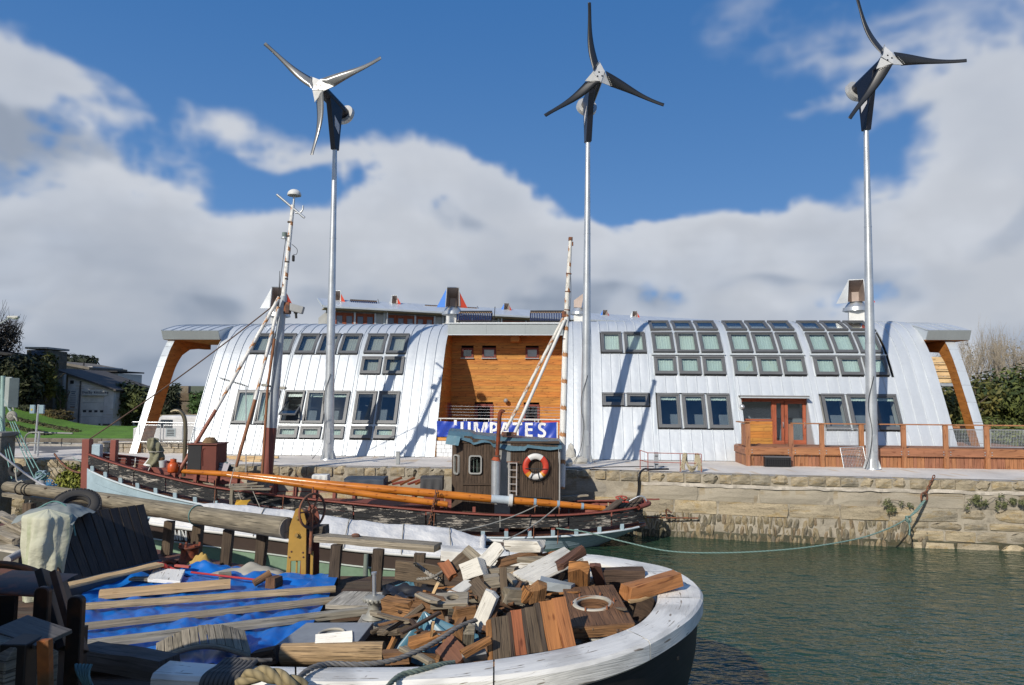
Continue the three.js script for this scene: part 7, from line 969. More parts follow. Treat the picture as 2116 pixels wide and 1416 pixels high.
// ---------------------------------------------------------------- yellow sheave plates with handwheel
{
  const b = onY(612, 1200, DK), s = thing('sheave_bracket', 'tall yellow and red steel plate bracket with bolts standing among the posts', 'bracket', b); s.rotation.y = .12; const h = 1.27, ye = plain([.50, .29, .055], { roughness: .5 }), rd = plain([.26, .08, .05], { roughness: .6 });
  const mk = (hole) => { const sh = new THREE.Shape(); sh.moveTo(-.17, 0); sh.lineTo(.17, 0); sh.lineTo(.15, h * .82); sh.lineTo(.10, h * .96); sh.quadraticCurveTo(.03, h * 1.03, -.04, h * .98); sh.lineTo(-.13, h * .75); sh.closePath(); if (hole) { const p = new THREE.Path(); p.moveTo(-.10, .03); p.lineTo(.09, .03); p.lineTo(.085, .36); p.lineTo(-.10, .36); p.closePath(); sh.holes.push(p); } return uvm(new THREE.ExtrudeGeometry(sh, { depth: .03, bevelEnabled: true, bevelSize: .006, bevelThickness: .006, bevelSegments: 1 })); };
  P('front_plate', mk(true), ye, s, 0, 0, .02); P('rear_plate', mk(false), rd, s, .17, 0, -.40); P('side_web', box(.04, .75, .42, .15, .42, -.19), plain([.16, .07, .05]), s); P('edge_strip', [rbox(.05, .5, .05, .008, .26, .25, -.02)], ye, s); P('slot_bar', rbox(.03, .36, .03, .004, 0, .2, .0), ye, s);
  for (const y of [h * .88, h * .64]) { const bt = G('bolt', s, .0, y, .06); P('washer', cyl(.05, .05, .02, 16).rotateX(Math.PI / 2), ye, bt); P('nut', cyl(.03, .034, .06, 6).rotateX(Math.PI / 2).translate(0, 0, .03), plain([.4, .26, .08]), bt); } for (const [x, y] of [[-.09, .52], [.11, .5], [-.12, .42], [.12, .42]]) P('rivet', new THREE.SphereGeometry(.018, 8, 6).translate(x, y, .055), M.rust, s);
  P('sheave', cyl(.13, .13, .2, 18).rotateX(Math.PI / 2).translate(.05, h * .86, -.18), M.rust, s); P('foot', rbox(.7, .05, .5, .01, .2, .0, -.1), plain([.3, .15, .05]), s); P('wire', rod(V(-.2, h * .68, .06), V(.28, h * .8, -.1), .008), M.dark, s);
  s.updateMatrixWorld(true); const wp = s.worldToLocal(atZ(645, 1056, -13.2)); const w = G('hand_wheel', s, wp.x, wp.y, wp.z); w.rotation.y = .9; P('rim', new THREE.TorusGeometry(.30, .022, 10, 36), M.rust, w); for (let i = 0; i < 6; i++) P('spoke', rod(V(0, 0, 0), V(.29 * Math.cos(i * 1.047), .29 * Math.sin(i * 1.047), 0), .014), M.rust, w); P('hub', cyl(.05, .05, .1, 12).rotateX(Math.PI / 2), M.rust, w); P('shaft', rod(V(0, 0, 0), V(0, -.75, -.02), .03), M.rust, w); P('grip', rod(V(0, .3, 0), V(0, .42, .0), .016), M.rust, w);
}
// ---------------------------------------------------------------- black planked board leaning, sacking, tyre
{
  const a = onY(132, 1205, DK + .28), b = onY(329, 1156, DK + .28); const c = atZ(78, 1071, a.z - .15), d = atZ(299, 1042, b.z - .2); const t = thing('planked_board', 'large black board of vertical planks leaning at the left of the deck', 'board', a); const n = 11; for (let i = 0; i < n; i++) { const k0 = i / n + .002, k1 = (i + 1) / n - .002; const A = a.clone().lerp(b, k0).sub(a), B = a.clone().lerp(b, k1).sub(a), Cc = c.clone().lerp(d, k0).sub(a); P('plank', slab(A, B, Cc, .05, .003).translate(0, 0, rr(-.006, .006)), mat([[.040, .031, .025], [.031, .025, .022], [.050, .037, .027]][i % 3], { map: T.old, bumpMap: T.oldB, bumpScale: .005, roughness: .62 }), t); }
  P('edge_batten', bar(V(-.02, 0, .02), c.clone().sub(a).add(V(-.02, 0, .02)), .05, .09, V(0, 0, 1)), ragw[3], t);
  const sc = onY(82, 1232, DK + .1); const g = thing('sacking_bundle', 'tall pale mouldy canvas bundle behind the black planked board', 'canvas bundle', V(sc.x, DK, sc.z - .2)); const H0 = atZ(80, 1056, sc.z).y - DK; P('cloth', surf(50, 30, (u, v) => { const a2 = u * 2 * Math.PI; const r = .33 * (1 + .10 * Math.sin(a2 * 4 + v * 3) + .07 * Math.sin(a2 * 11 + v * 2) * (1 - v * .4) + .16 * (n2(u * 9, v * 5, 9) - .5) * 2) * (v > .93 ? Math.max(.02, (1 - v) / .07) : 1) * mix(.82, 1.12, v); return V(Math.cos(a2) * r - .12 + .05 * v, v * H0, Math.sin(a2) * r * .8); }, (u, v) => [u * 2, v * 1.6]), mat([.56, .55, .45], { map: rep(tex(256, (u, v) => { const a2 = fbm(u, v, 4, 4, 301), st = n2p(u * 12, v * 2, 12, 2, 302); return [.85 - .35 * ss(.5, .8, st) * a2, .86 - .25 * ss(.5, .8, st) * a2, .80 - .42 * ss(.5, .8, st) * a2]; }), 1.2), bumpMap: T.clothB, bumpScale: .03, roughness: .9 }), g);
  const gc = atZ(118, 1062, sc.z - .6), k = thing('grey_cloth', 'grey cloth with green cord heaped below the tyre', 'cloth', gc); P('cloth', surf(30, 16, (u, v) => { const x = (u - .5) * 1.0, z = (v - .5) * .8; return V(x, .18 * Math.exp(-x * x * 4 - z * z * 6) + .06 * (n2(u * 9, v * 7, 0, 4) - .5) - .35 * Math.max(0, Math.abs(x) - .32) - .6 * Math.max(0, Math.abs(z) - .25), z); }), mat([.25, .28, .27], { map: T.cloth, roughness: .8 }), k); P('cord', tube([V(-.3, .05, .2), V(0, .22, .1), V(.3, .08, .15), V(.45, -.1, .3), V(.5, -.3, .3)], .012, 6), plain([.12, .28, .26]), k);
  const ty = atZ(157, 1047, -13.6), y = thing('worn_tyre', 'worn black tyre propped on the grey cloth under the log', 'tyre', ty); y.rotation.set(-.95, .25, .25); P('tread', (() => { const q = new THREE.TorusGeometry(.30, .105, 14, 44); q.scale(1, 1, .85); return q; })(), mat([.055, .052, .048], { map: T.mott, roughness: .9 }), y); for (let i = 0; i < 40; i++) P('tread_block', box(.05, .03, .12).applyMatrix4(new THREE.Matrix4().makeRotationZ(i / 40 * 6.283).multiply(new THREE.Matrix4().makeTranslation(0, .40, 0))), M.rubber, y); P('bead', new THREE.TorusGeometry(.225, .02, 8, 36).translate(0, 0, .06), M.rubber, y);
}
// weathered planks heaped at the far left
{
  const L = [['top weathered plank of the heap at the left edge under the log', 0, 1060, 62, 1098, 2.35, .06, .26], ['broad weathered plank in the left heap, pointing at the tyre', 8, 1092, 50, 1112, 2.2, .07, .3], ['upright weathered timber tip in the left heap', 28, 1068, 56, 1086, 2.45, .06, .22], ['dark squared timber below the left heap', 0, 1112, 46, 1116, 2.05, .16, .2], ['lowest brown plank at the left edge', 0, 1125, 30, 1128, 1.95, .08, .3], ['short grey timber end beside the canvas bundle', 10, 1105, 34, 1118, 2.2, .12, .16]];
  L.forEach(([l, x0, y0, x1, y1, h, a, b], i) => solo('heaped_plank', beam(onY(x0 - 12, y0, h), onY(x1, y1, h - .05), a, b, V(0, 1, .2), .018, .04), M.greyw[i % 4], l, 'plank'));
  const w = thing('white_hatch_cover', 'white ribbed hatch cover at the left edge below the plank heap', 'hatch cover', onY(15, 1125, 1.95)); const A = onY(-20, 1132, 1.95).sub(w.position), B = onY(42, 1142, 1.95).sub(w.position), Cc = onY(-20, 1100, 1.95).sub(w.position); for (let i = 0; i < 6; i++) P('board', slab(A.clone().lerp(Cc, i / 6), B.clone().add(Cc.clone().sub(A).multiplyScalar(i / 6)), A.clone().lerp(Cc, (i + .93) / 6), .05, .004), mat([.55, .52, .46], { map: T.flake, roughness: .7 }), w); P('front_edge', bar(A.clone().add(V(0, -.22, .02)), B.clone().add(V(0, -.22, .02)), .36, .04, V(0, 1, 0)), plain([.15, .14, .11]), w);
  solo('white_pipe', rod(onY(14, 1158, 1.9), onY(48, 1140, 1.95), .07, .07, 14), plain([.5, .48, .46]), 'short thick pale pipe beside the foot of the canvas bundle', 'pipe');
  solo('ply_panel', slab(onY(52, 1228, 1.75), onY(104, 1228, 1.75), atZ(96, 1150, onY(52, 1228, 1.75).z - .3), .03), ragw[3], 'brown board standing between the canvas bundle and the black board', 'board');
}
// rusty windlass and big timber at the bottom left
{
  const z = -6.1, c = atZ(60, 1300, z), w = thing('rusty_windlass', 'dark rusty steel windlass housing with upright flanges at the bottom left corner', 'windlass', c); const q = (px, py, dz = 0) => atZ(px, py, z + dz).sub(c); const st = mat([.085, .06, .048], { map: T.rust, roughness: .5, metalness: .3 }), dk = mat([.035, .028, .025], { map: T.rust, roughness: .55 });
  P('cover', surf(26, 16, (u, v) => { const a = mix(0, 1.45, v); const x = mix(q(-60, 1200).x, q(88, 1200).x, u); return V(x, q(40, 1232).y + .09 * Math.sin(a) - .03 * u, -.06 - .5 * (1 - Math.cos(a))); }, (u, v) => [u, v]), mat([.20, .10, .07], { map: T.rust, roughness: .45, metalness: .25 }), w); P('front_face', box(q(92, 0).x - q(-60, 0).x, 1.2, .05, (q(92, 0).x + q(-60, 0).x) / 2, q(40, 1236).y - .6, -.08), dk, w);
  P('rim_flange', tube([q(-40, 1166, -.75), q(20, 1168, -.75), q(55, 1176, -.7), q(80, 1186, -.6), q(92, 1200, -.4)], .035, 8), mat([.32, .17, .08], { map: T.rust }), w);
  const up = (x0, x1, y0, dz, t) => { const a = q(x0, y0, dz), b = q(x1, y0, dz), W = b.x - a.x; const sh = new THREE.Shape(); sh.moveTo(-W / 2, -1.3); sh.lineTo(W / 2, -1.3); sh.lineTo(W / 2, -W * .4); sh.quadraticCurveTo(W / 2, 0, 0, 0); sh.quadraticCurveTo(-W / 2, 0, -W / 2, -W * .4); sh.closePath(); return uvm(new THREE.ExtrudeGeometry(sh, { depth: t, bevelEnabled: true, bevelSize: .008, bevelThickness: .008, bevelSegments: 1 })).translate((a.x + b.x) / 2, a.y, a.z); };
  P('flange_post', up(79, 106, 1213, .12, .04), st, w); P('flange_post', up(149, 176, 1231, .1, .05), st, w); P('side_plate', bar(q(104, 1186, -.35), q(152, 1345, -.1), .06, .4, V(1, 0, 0)), dk, w); P('side_plate_edge', bar(q(112, 1182, -.2), q(158, 1345, .08), .05, .08, V(1, 0, 0)), st, w); P('gear_case', box(.26, 1.2, .5, q(136, 1300).x - .26, q(125, 1362).y - .5, -.3), dk, w); P('drum', rod(q(60, 1290, -.4), q(140, 1370, -.4), .17, .17, 18), dk, w);
  const t = thing('hewn_timber', 'massive chamfered timber with rusty strap cut by the bottom left corner', 'timber', atZ(40, 1380, -4.9)); const e = (px, py, dz) => atZ(px, py, -4.9 + dz).sub(t.position); const hw = old([.24, .21, .165], { bumpScale: .008 });
  const g = extr([[-.17, -.42], [.17, -.42], [.17, .06], [.03, .17], [-.12, .17], [-.17, .1]], 1.3, .008); g.rotateY(Math.PI / 2 - .42); g.translate(0, 0, 0); const en = e(58, 1385, 0); P('beam', g.translate(en.x - 1.3 * Math.cos(.42) + .02, en.y, en.z - 1.3 * Math.sin(.42) * 1), hw, t);
  P('rusty_strap', bar(e(92, 1322, .05), e(94, 1440, .05), .08, .05, V(1, 0, 0)), mat([.42, .22, .07], { map: T.rust }), t); P('iron_block', rbox(.17, .5, .3, .01, e(122, 0, 0).x, e(0, 1396, 0).y - .02, -.05), dk, t); P('top_plate', bar(e(20, 1290, -.3), e(112, 1322, -.05), .03, .24, V(0, 1, .2)), mat([.12, .11, .10], { map: T.old, roughness: .6 }), t);
  { const r = thing('blue_rope_tail', 'frayed blue green rope hanging at the foot of the windlass posts', 'rope', atZ(180, 1385, -5.9)); for (let i = 0; i < 5; i++) P('strand', tube([V(-.08 + .03 * i, .05, .02), V(-.04 + .02 * i, 0, .06), V(.03 + .012 * i, -.12, .05), V(.06 + .012 * i, -.25, .02)], .014, 6), mat([.10, .20, .22], { map: T.rope }), r); }
}
// ---------------------------------------------------------------- blue sheet and the things lying on it
{
  const A = onY(190, 1200, DK + .04), B = onY(700, 1198, DK + .04), Cn = onY(610, 1385, DK + .04), D = onY(90, 1400, DK + .04);
  const fold = (u, v) => .05 + .10 * Math.pow(n2(u * 7 + v * 2, v * 6, 0, 3), 2) + .085 * Math.abs(Math.sin(u * 26 + v * 9 + 3 * n2(u * 5, v * 5, 0, 6))) * n2(u * 6, v * 6, 0, 12) + .03 * n2(u * 40, v * 30, 0, 7);
  const o = thing('blue_tarpaulin', 'creased bright blue tarpaulin spread over the barge deck', 'tarpaulin', V(A.x, DK, A.z)); P('sheet', surf(150, 110, (u, v) => { const a = A.clone().lerp(B, u), b = D.clone().lerp(Cn, u); const p = a.lerp(b, v); return V(p.x - A.x, fold(u, v), p.z - A.z); }, (u, v) => [u * 5, v * 5]), M.tarp, o);
  const hump = (px, py, w, d, h, m, n, l, sd) => { const c = onY(px, py, DK + .05); const t = thing(n, l, 'tarpaulin', c); P('sheet', surf(40, 24, (u, v) => { const x = (u - .5), z = (v - .5); const r = Math.max(0, 1 - (x * x + z * z) * 4); return V(x * w, h * r * (.35 + 1.1 * n2(u * 6 + sd, v * 5, 0, sd)) + .08 * h * Math.sin(u * 30 + v * 13), z * d); }, (u, v) => [u * w, v * d]), m, t); return t; };
  hump(425, 1180, 1.1, .7, .15, M.tarp, 'blue_sheet_fold', 'bunched up end of blue sheet near the rusty winch', 11); hump(515, 1192, 1.6, .7, .17, M.greyt, 'grey_tarpaulin', 'crumpled grey beige tarpaulin left of the yellow plates', 13); hump(415, 1172, .6, .35, .2, mat([.5, .33, .09], { map: T.cloth }), 'tan_cloth', 'small tan cloth lying behind the bunched blue sheet', 15); hump(600, 1210, 1.2, .6, .12, M.tarp, 'blue_sheet_fold', 'shiny blue sheet fold at the foot of the yellow plates', 17);
  const tw = [M.pine[2], old([.56, .43, .26]), old([.38, .32, .23]), old([.40, .37, .30])];
  const T_ = [['shortest and thickest pale squared timber on the blue sheet, farthest back', 205, 1229, 476, 1206, .125, .17, 0], ['second timber from the back lying across the blue sheet', 142, 1256, 693, 1217, .085, .12, 1], ['third timber from the back lying across the blue sheet', 165, 1296, 720, 1237, .08, .12, 2], ['nearest long grey timber across the blue sheet', 165, 1334, 760, 1262, .10, .13, 3]];
  for (const [l, x0, y0, x1, y1, h, w, m] of T_) solo('squared_timber', beam(onY(x0, y0, DK + .2), onY(x1, y1, DK + .2), h, w, V(0, 1, 0), .006), tw[m], l, 'timber');
  solo('white_board_piece', [slab(onY(305, 1196, DK + .2), onY(372, 1200, DK + .2), onY(318, 1174, DK + .24), .06)], whitew, 'flat white painted board fragment near the foot of the black board', 'board'); solo('splintered_board', beam(onY(276, 1197, DK + .16), onY(350, 1193, DK + .16), .05, .16, V(0, 1, 0), .02, .12), M.greyw[0], 'splintered grey board end just left of the white fragment', 'board');
  solo('timber_block', beam(onY(558, 1206, DK + .2), onY(574, 1200, DK + .2), .17, .2, V(0, 1, 0)), ragw[1], 'small cubic brown timber block on the blue sheet', 'block'); solo('timber_block', beam(onY(452, 1190, DK + .2), onY(477, 1188, DK + .2), .1, .12, V(0, 1, 0), .015), M.greyw[2], 'small weathered block at the tip of the grey tarpaulin', 'block');
  { const m = thing('mallet', 'wooden mallet with a long red handle on the blue sheet', 'mallet', onY(540, 1200, DK + .2)); const a = onY(395, 1183, DK + .22).sub(m.position); P('handle', rod(a, V(0, 0, 0), .018), plain([.5, .04, .04], { roughness: .35 }), m); P('head', rod(V(-.1, -.03, .08), V(.12, .1, -.08), .06, .065, 14), ragw[0], m); }
  solo('red_hose', tube([onY(308, 1175, DK + .25), onY(322, 1167, DK + .3), onY(338, 1169, DK + .3), onY(352, 1176, DK + .22), onY(363, 1181, DK + .2)], .04, 9), plain([.60, .05, .03], { roughness: .3 }), 'bent bright red hose beside the black board', 'hose'); solo('red_bar', bar(onY(362, 1169, DK + .2), onY(392, 1172, DK + .2), .04, .06, V(0, 1, 0)), plain([.5, .12, .10]), 'short red metal bar right of the red hose', 'bar');
  { const b = onY(391, 1166, DK), w = thing('rusty_winch', 'small red rusty winch drum on the deck beside the black board', 'winch', b); const r = mat([.30, .12, .08], { map: T.rust, roughness: .75 }); P('base', new THREE.LatheGeometry([[0, 0], [.30, 0], [.31, .06], [.24, .10], [.22, .14]].map(p => new THREE.Vector2(...p)), 22), r, w); P('drum', new THREE.LatheGeometry([[.22, .12], [.2, .2], [.19, .34], [.24, .37], [.25, .41], [.2, .42], [.05, .42], [0, .42]].map(p => new THREE.Vector2(...p)), 22), r, w); P('rim_lug', Array.from({ length: 8 }, (_, i) => rbox(.05, .05, .05, .008, .22 * Math.cos(i * .785), .44, .22 * Math.sin(i * .785))), r, w).userData.kind = 'stuff'; w.scale.setScalar(.85); P('pawl', tube([V(-.5, .02, .3), V(-.34, .12, .28), V(-.15, .08, .3)], .06, 8), r, w); }
  // curved slatted hatch
  { const a = onY(321, 1362, DK + .12), b = onY(520, 1352, DK + .2), c = onY(321, 1330, DK + .2), d = onY(506, 1303, DK + .28); const t = thing('slatted_hatch', 'weathered curved slatted hatch cover lying on the blue sheet', 'hatch cover', a); const n = 11; for (let i = 0; i < n; i++) { const k0 = i / n + .004, k1 = (i + 1) / n - .004, arch = k => .15 * Math.sin(k * Math.PI); const f = (k, A, B) => A.clone().lerp(B, k).add(V(0, arch(k), 0)).sub(a); P('slat', slab(f(k0, a, b), f(k1, a, b), f(k0, c, d), .035, .004), M.greyw[1 + i % 3], t); } P('edge_bow', tube(Array.from({ length: 9 }, (_, i) => { const k = i / 8; return a.clone().lerp(b, k).add(V(0, .15 * Math.sin(k * Math.PI) - .03, .02)).sub(a); }), .03, 6), M.greyw[0], t); P('end_prop', bar(b.clone().sub(a), b.clone().sub(a).add(V(-.02, -.2, 0)), .05, .06, V(1, 0, 0)), ragw[0], t); }
  solo('dark_block', beam(onY(530, 1362, DK + .15), onY(575, 1352, DK + .22), .18, .22, V(0, 1, 0)), ragw[6], 'squared dark block between the slatted hatch and the rough log', 'block');
}
// ---------------------------------------------------------------- board with a round hole
function holedBoard(A, B, C_, t, hu, hv, r, m, parent) { const x = B.clone().sub(A), y = C_.clone().sub(A), w = x.length(), h = y.length(); const sh = new THREE.Shape(); sh.moveTo(0, 0); sh.lineTo(w, 0); sh.lineTo(w, h); sh.lineTo(w * .1, h); sh.closePath(); const p = new THREE.Path(); p.absarc(hu * w, hv * h, r, 0, 6.2832, true); sh.holes.push(p); const g = uvm(new THREE.ExtrudeGeometry(sh, { depth: t, bevelEnabled: true, bevelSize: .006, bevelThickness: .006, bevelSegments: 1, curveSegments: 28 })); const xn = x.normalize(), n = xn.clone().cross(y).normalize(), yn = n.clone().cross(xn); const mt = new THREE.Matrix4().makeBasis(xn, yn, n).setPosition(A.clone().addScaledVector(n, -t)); P('board', g.applyMatrix4(mt), m, parent); return (q) => q.applyMatrix4(mt); }
const q5 = (x, y, h) => onY(550 + x / 3.527, 1080 + y / 3.527, h), q6 = (x, y, h) => onY(900 + x / 3.527, 1080 + y / 3.527, h);
{
  const a = q5(60, 905, 1.98), b = q5(640, 905, 2.02), c = q5(215, 735, 2.02); const t = thing('grey_holed_board', 'grey board with a round port hole, lying left of the timber heap', 'board', a); const z0 = V(0, 0, 0); const tf = holedBoard(z0, b.clone().sub(a), c.clone().sub(a), .09, .58, .5, .15, plain([.30, .32, .34], { roughness: .6 }), t); P('port_ring', tf(new THREE.TorusGeometry(.155, .018, 8, 30).translate(b.distanceTo(a) * .58, c.distanceTo(a) * .5, .1)), plain([.5, .46, .38]), t);
  solo('white_block', beam(q5(365, 880, 2.12), q5(635, 850, 2.16), .2, .16, V(0, .5, .8), .01), whitew, 'white painted block with a dark slot on the grey holed board', 'block');
  solo('rough_log', (() => { const A = q5(120, 955, 2.02), B = q5(858, 950, 2.05); const g = rod(A, B, .125, .12, 18); const p = g.attributes.position; for (let i = 0; i < p.count; i++) p.setXYZ(i, p.getX(i) + .02 * (n3(p.getX(i) * 6, p.getY(i) * 9, p.getZ(i) * 9) - .5), p.getY(i) + .05 * (n3(p.getX(i) * 5, p.getY(i) * 9, p.getZ(i) * 9, 3) - .5), p.getZ(i)); g.computeVertexNormals(); return g; })(), old([.52, .36, .2], { bumpScale: .014 }), 'rough half stripped log lying along the near white rim', 'log');
  // capstan
  const cp = q5(785, 700, DK + .32), k = thing('capstan', 'weathered alloy capstan with ribbed head and upright handle beside the timber heap', 'capstan', cp); const al = plain([.42, .41, .36], { roughness: .6, metalness: .35 }); const S = .58; P('body', new THREE.LatheGeometry([[0, 0], [.27, 0], [.28, .03], [.2, .08], [.15, .16], [.135, .28], [.17, .37], [.25, .42], [.26, .47], [.2, .5], [.08, .52], [0, .52]].map(p => new THREE.Vector2(p[0] * S, p[1] * S)), 30), al, k); for (let i = 0; i < 16; i++) P('rib', rbox(.025, .045, .028, .006).applyMatrix4(new THREE.Matrix4().makeRotationY(i / 16 * 6.283).multiply(new THREE.Matrix4().makeTranslation(.145, .255, 0))), al, k); P('handle', rod(V(0, .29, 0), V(-.01, .60, 0), .026, .026, 14), M.galv, k); P('handle_cap', rod(V(-.01, .58, 0), V(-.011, .61, 0), .036, .036, 14), M.galv, k);
  for (const [x0, y0, x1, y1, x2, y2, h, l] of [[430, 600, 800, 610, 560, 500, DK + .24, 'pale plywood panel on deck behind the capstan'], [640, 770, 900, 780, 700, 670, DK + .2, 'pale worn panel under the foot of the capstan']]) solo('plywood_sheet', slab(q5(x0, y0, h), q5(x1, y1, h), q5(x2, y2, h), .06), old([.55, .51, .43]), l, 'panel');
}
// ---------------------------------------------------------------- the heap of broken timber
{
  const vr = ragw, wh = mat([.70, .68, .62], { map: T.flake, bumpMap: T.oldB, bumpScale: .008, roughness: .75 }), up = V(0, 1, 0), cam_ = V(-.1, .62, .75);
  const D = (l, fn, A, B, h, t, m, u = up, r = .016, rg = .04, n = 'broken_timber') => solo(n, beam(fn(...A), fn(...B), h, t, u, r, rg), m, l, 'broken timber');
  // underlying filler pieces
  const fm = [...vr, ...M.darkw, M.greyw[3], M.greyw[2]]; let fi = 0; const fl = (k, x, z) => { const l = 'splintered ' + ['reddish brown', 'mid brown', 'orange brown', 'dark chestnut', 'bright orange', 'grey brown', 'near black brown', 'blackened', 'dark weathered', 'dark grey brown', 'dull grey', 'silver grey'][k] + ' timber wedged low in the ' + (z < -10.2 ? 'far' : z < -8.8 ? 'middle' : 'near') + ' ' + (x < -.5 ? 'left' : x < .6 ? 'centre' : 'right') + ' of the heap'; return [l, 'broken timber', l.slice(11) ]; };
  for (let i = 0; i < 88; i++) { const a = rnd() * 6.283, r = Math.sqrt(rnd()); let x = .05 + Math.cos(a) * r * 1.75, z = -9.45 + Math.sin(a) * r * 1.85; if (x < -.9 && z > -8.4) z -= 1; const y = mix(1.95, 2.34, rnd()) * 1 - .25 * r * r * (x < 0 ? 1 : .4); const th = rnd() * 6.283, L = rr(.3, .75), dy = rr(-.12, .12); const d = V(Math.cos(th) * L / 2, dy, Math.sin(th) * L / 2), c = V(x, y, z); const o = solo('timber_piece', beam(c.clone().sub(d), c.clone().add(d), rr(.035, .09), rr(.07, .16), up, .02, .06), (fi = Math.floor(rnd() * fm.length), fm[fi]), ...fl(fi, x, z)); }
  for (let i = 0; i < 16; i++) { const x = rr(-1.3, -.2), z = rr(-7.7, -9), c = V(x, rr(1.9, 2.1), z), th = rnd() * 3; solo('timber_piece', beam(c, c.clone().add(V(Math.cos(th) * .4, rr(0, .15), Math.sin(th) * .4)), .06, .09, up, .02, .05), (fi = Math.floor(rnd() * vr.length), vr[fi]), ...fl(fi, x, z)); }
  for (let i = 0; i < 64; i++) { const a = rnd() * 6.283, r = Math.sqrt(rnd()), x = .0 + Math.cos(a) * r * 1.55, z = -9.5 + Math.sin(a) * r * 1.6; if (x < -.8 && z > -8.3) continue; const c = V(x, rr(2.28, 2.52) - .12 * r, z), th = rnd() * 6.283, L = rr(.12, .34); fi = Math.floor(rnd() * vr.length); const l = fl(fi, x, z); solo('wood_splinter', beam(c.clone().add(V(-Math.cos(th) * L, rr(-.08, .02), -Math.sin(th) * L)), c.clone().add(V(Math.cos(th) * L, rr(-.02, .14), Math.sin(th) * L)), rr(.015, .035), rr(.03, .075), up, .014, .06), vr[fi], l[0].replace('timber wedged low', 'thin lath lying loose'), 'broken timber', l[2].replace('timber wedged low', 'thin lath lying loose')); }
  // white square block end
  solo('white_painted_block', slab(q6(205, 432, 2.40), q6(345, 378, 2.54), q6(170, 310, 2.60), .16, .01), wh, 'square white painted plank end, brightest piece at the left top of the heap', 'broken timber');
  D('white plank rising behind the square white block', q6, [345, 300, 2.62], [475, 165, 2.86], .05, .24, wh, cam_); D('white topped beam end, topmost piece of the heap', q6, [528, 165, 2.80], [772, 172, 2.84], .16, .2, wh); D('dark end of the topmost beam', q6, [735, 180, 2.78], [776, 205, 2.72], .16, .14, vr[1]);
  D('splintered brown timber below the topmost beam', q6, [452, 300, 2.60], [765, 222, 2.72], .13, .18, vr[0], up, .03, .1); D('second splintered timber below the topmost beam, split lengthwise', q6, [580, 262, 2.66], [815, 272, 2.66], .08, .14, M.greyw[1], up, .03, .1);
  D('wide white painted board slanting across the top of the heap', q6, [640, 415, 2.52], [1000, 232, 2.74], .06, .42, wh, V(-.1, .9, .35), .01, .06); D('dark red brown rotten beam lying on the wide white board', q6, [895, 320, 2.74], [1078, 200, 2.90], .11, .13, mat([.16, .075, .045], { map: T.old, bumpMap: T.oldB, bumpScale: .015 }), up, .035, .08); D('thin pale strip left of the wide white board', q6, [560, 375, 2.55], [870, 270, 2.62], .03, .10, M.pine[2]);
  D('orange rotten stump standing right of the wide white board', q6, [1045, 478, 2.42], [1040, 318, 2.78], .26, .16, vr[4], V(1, 0, 0), .03, .05); D('grey brown plank beside the orange stump', q6, [1095, 470, 2.42], [1080, 325, 2.75], .10, .16, M.greyw[3], V(1, 0, 0)); D('upright red brown plank in front of the far white rim', q6, [1205, 465, 2.4], [1165, 318, 2.72], .14, .08, mat([.17, .075, .05], { map: T.wood }), V(1, 0, 0));
  D('thick dark beam lying along the far white rim', q6, [1205, 410, 2.38], [1500, 405, 2.40], .30, .26, vr[6], up, .02, .06); D('red topped orange beam resting on the white rim at the right', q6, [1385, 515, 2.50], [1765, 405, 2.60], .19, .24, wood([.50, .21, .07]), up, .012, .03); D('splintered orange slat under the red topped beam', q6, [1400, 585, 2.42], [1640, 500, 2.46], .04, .07, M.pine[2], up, .02, .1);
  // square board with white ringed hole
  { const a = q6(985, 765, 2.40), b = q6(1450, 735, 2.44), c = q6(845, 485, 2.50); const t = thing('brown_holed_board', 'thick dark brown board with a white rusty ring round its hole', 'board', a); const tf = holedBoard(V(0, 0, 0), b.clone().sub(a), c.clone().sub(a), .13, .50, .52, .2, vr[1], t); const W = b.distanceTo(a), Hh = c.distanceTo(a); P('port_ring', tf(new THREE.TorusGeometry(.225, .035, 8, 34).scale(1, 1, .7).translate(W * .5, Hh * .52, .13)), mat([.62, .58, .50], { map: T.paintrust, roughness: .7 }), t); for (let i = 0; i < 6; i++) P('bolt', tf(cyl(.012, .012, .07, 8).rotateX(Math.PI / 2).translate(W * .5 + .26 * Math.cos(i * 1.05), Hh * .52 + .26 * Math.sin(i * 1.05), .15)), M.rust, t); P('front_edge', bar(V(0, -.06, .02), b.clone().sub(a).add(V(0, -.06, .02)), .12, .02, up), vr[2], t); }
  // planked hatch standing at the near rim
  { const bl = q6(392, 1005, 2.36), br = q6(1028, 900, 2.38), tl = atZ(900 + 372 / 3.527, 1080 + 705 / 3.527, bl.z - .28), tr = atZ(900 + 940 / 3.527, 1080 + 522 / 3.527, br.z - .38); const t = thing('planked_hatch', 'hatch of dark and orange planks leaning on the near white rim', 'hatch', bl); const ws = [0, .045, .1, .25, .29, .42, .47, .6, .66, .83, 1], ms = [vr[4], M.darkw[1], M.darkw[2], vr[6], wood([.40, .13, .05]), M.darkw[0], M.darkw[2], M.darkw[0], wood([.50, .20, .06]), wood([.46, .18, .06])]; for (let i = 0; i < 10; i++) { const k0 = ws[i] + .003, k1 = ws[i + 1] - .003; const A = bl.clone().lerp(br, k0).sub(bl), B = bl.clone().lerp(br, k1).sub(bl), Cc = tl.clone().lerp(tr, k0).sub(bl).multiplyScalar(1); const dlt = Cc.clone().sub(A).multiplyScalar(rr(.97, 1.03)); P('plank', slab(A, B, A.clone().add(dlt), .06, .006).translate(0, 0, rr(-.006, .01)), ms[i], t); } }
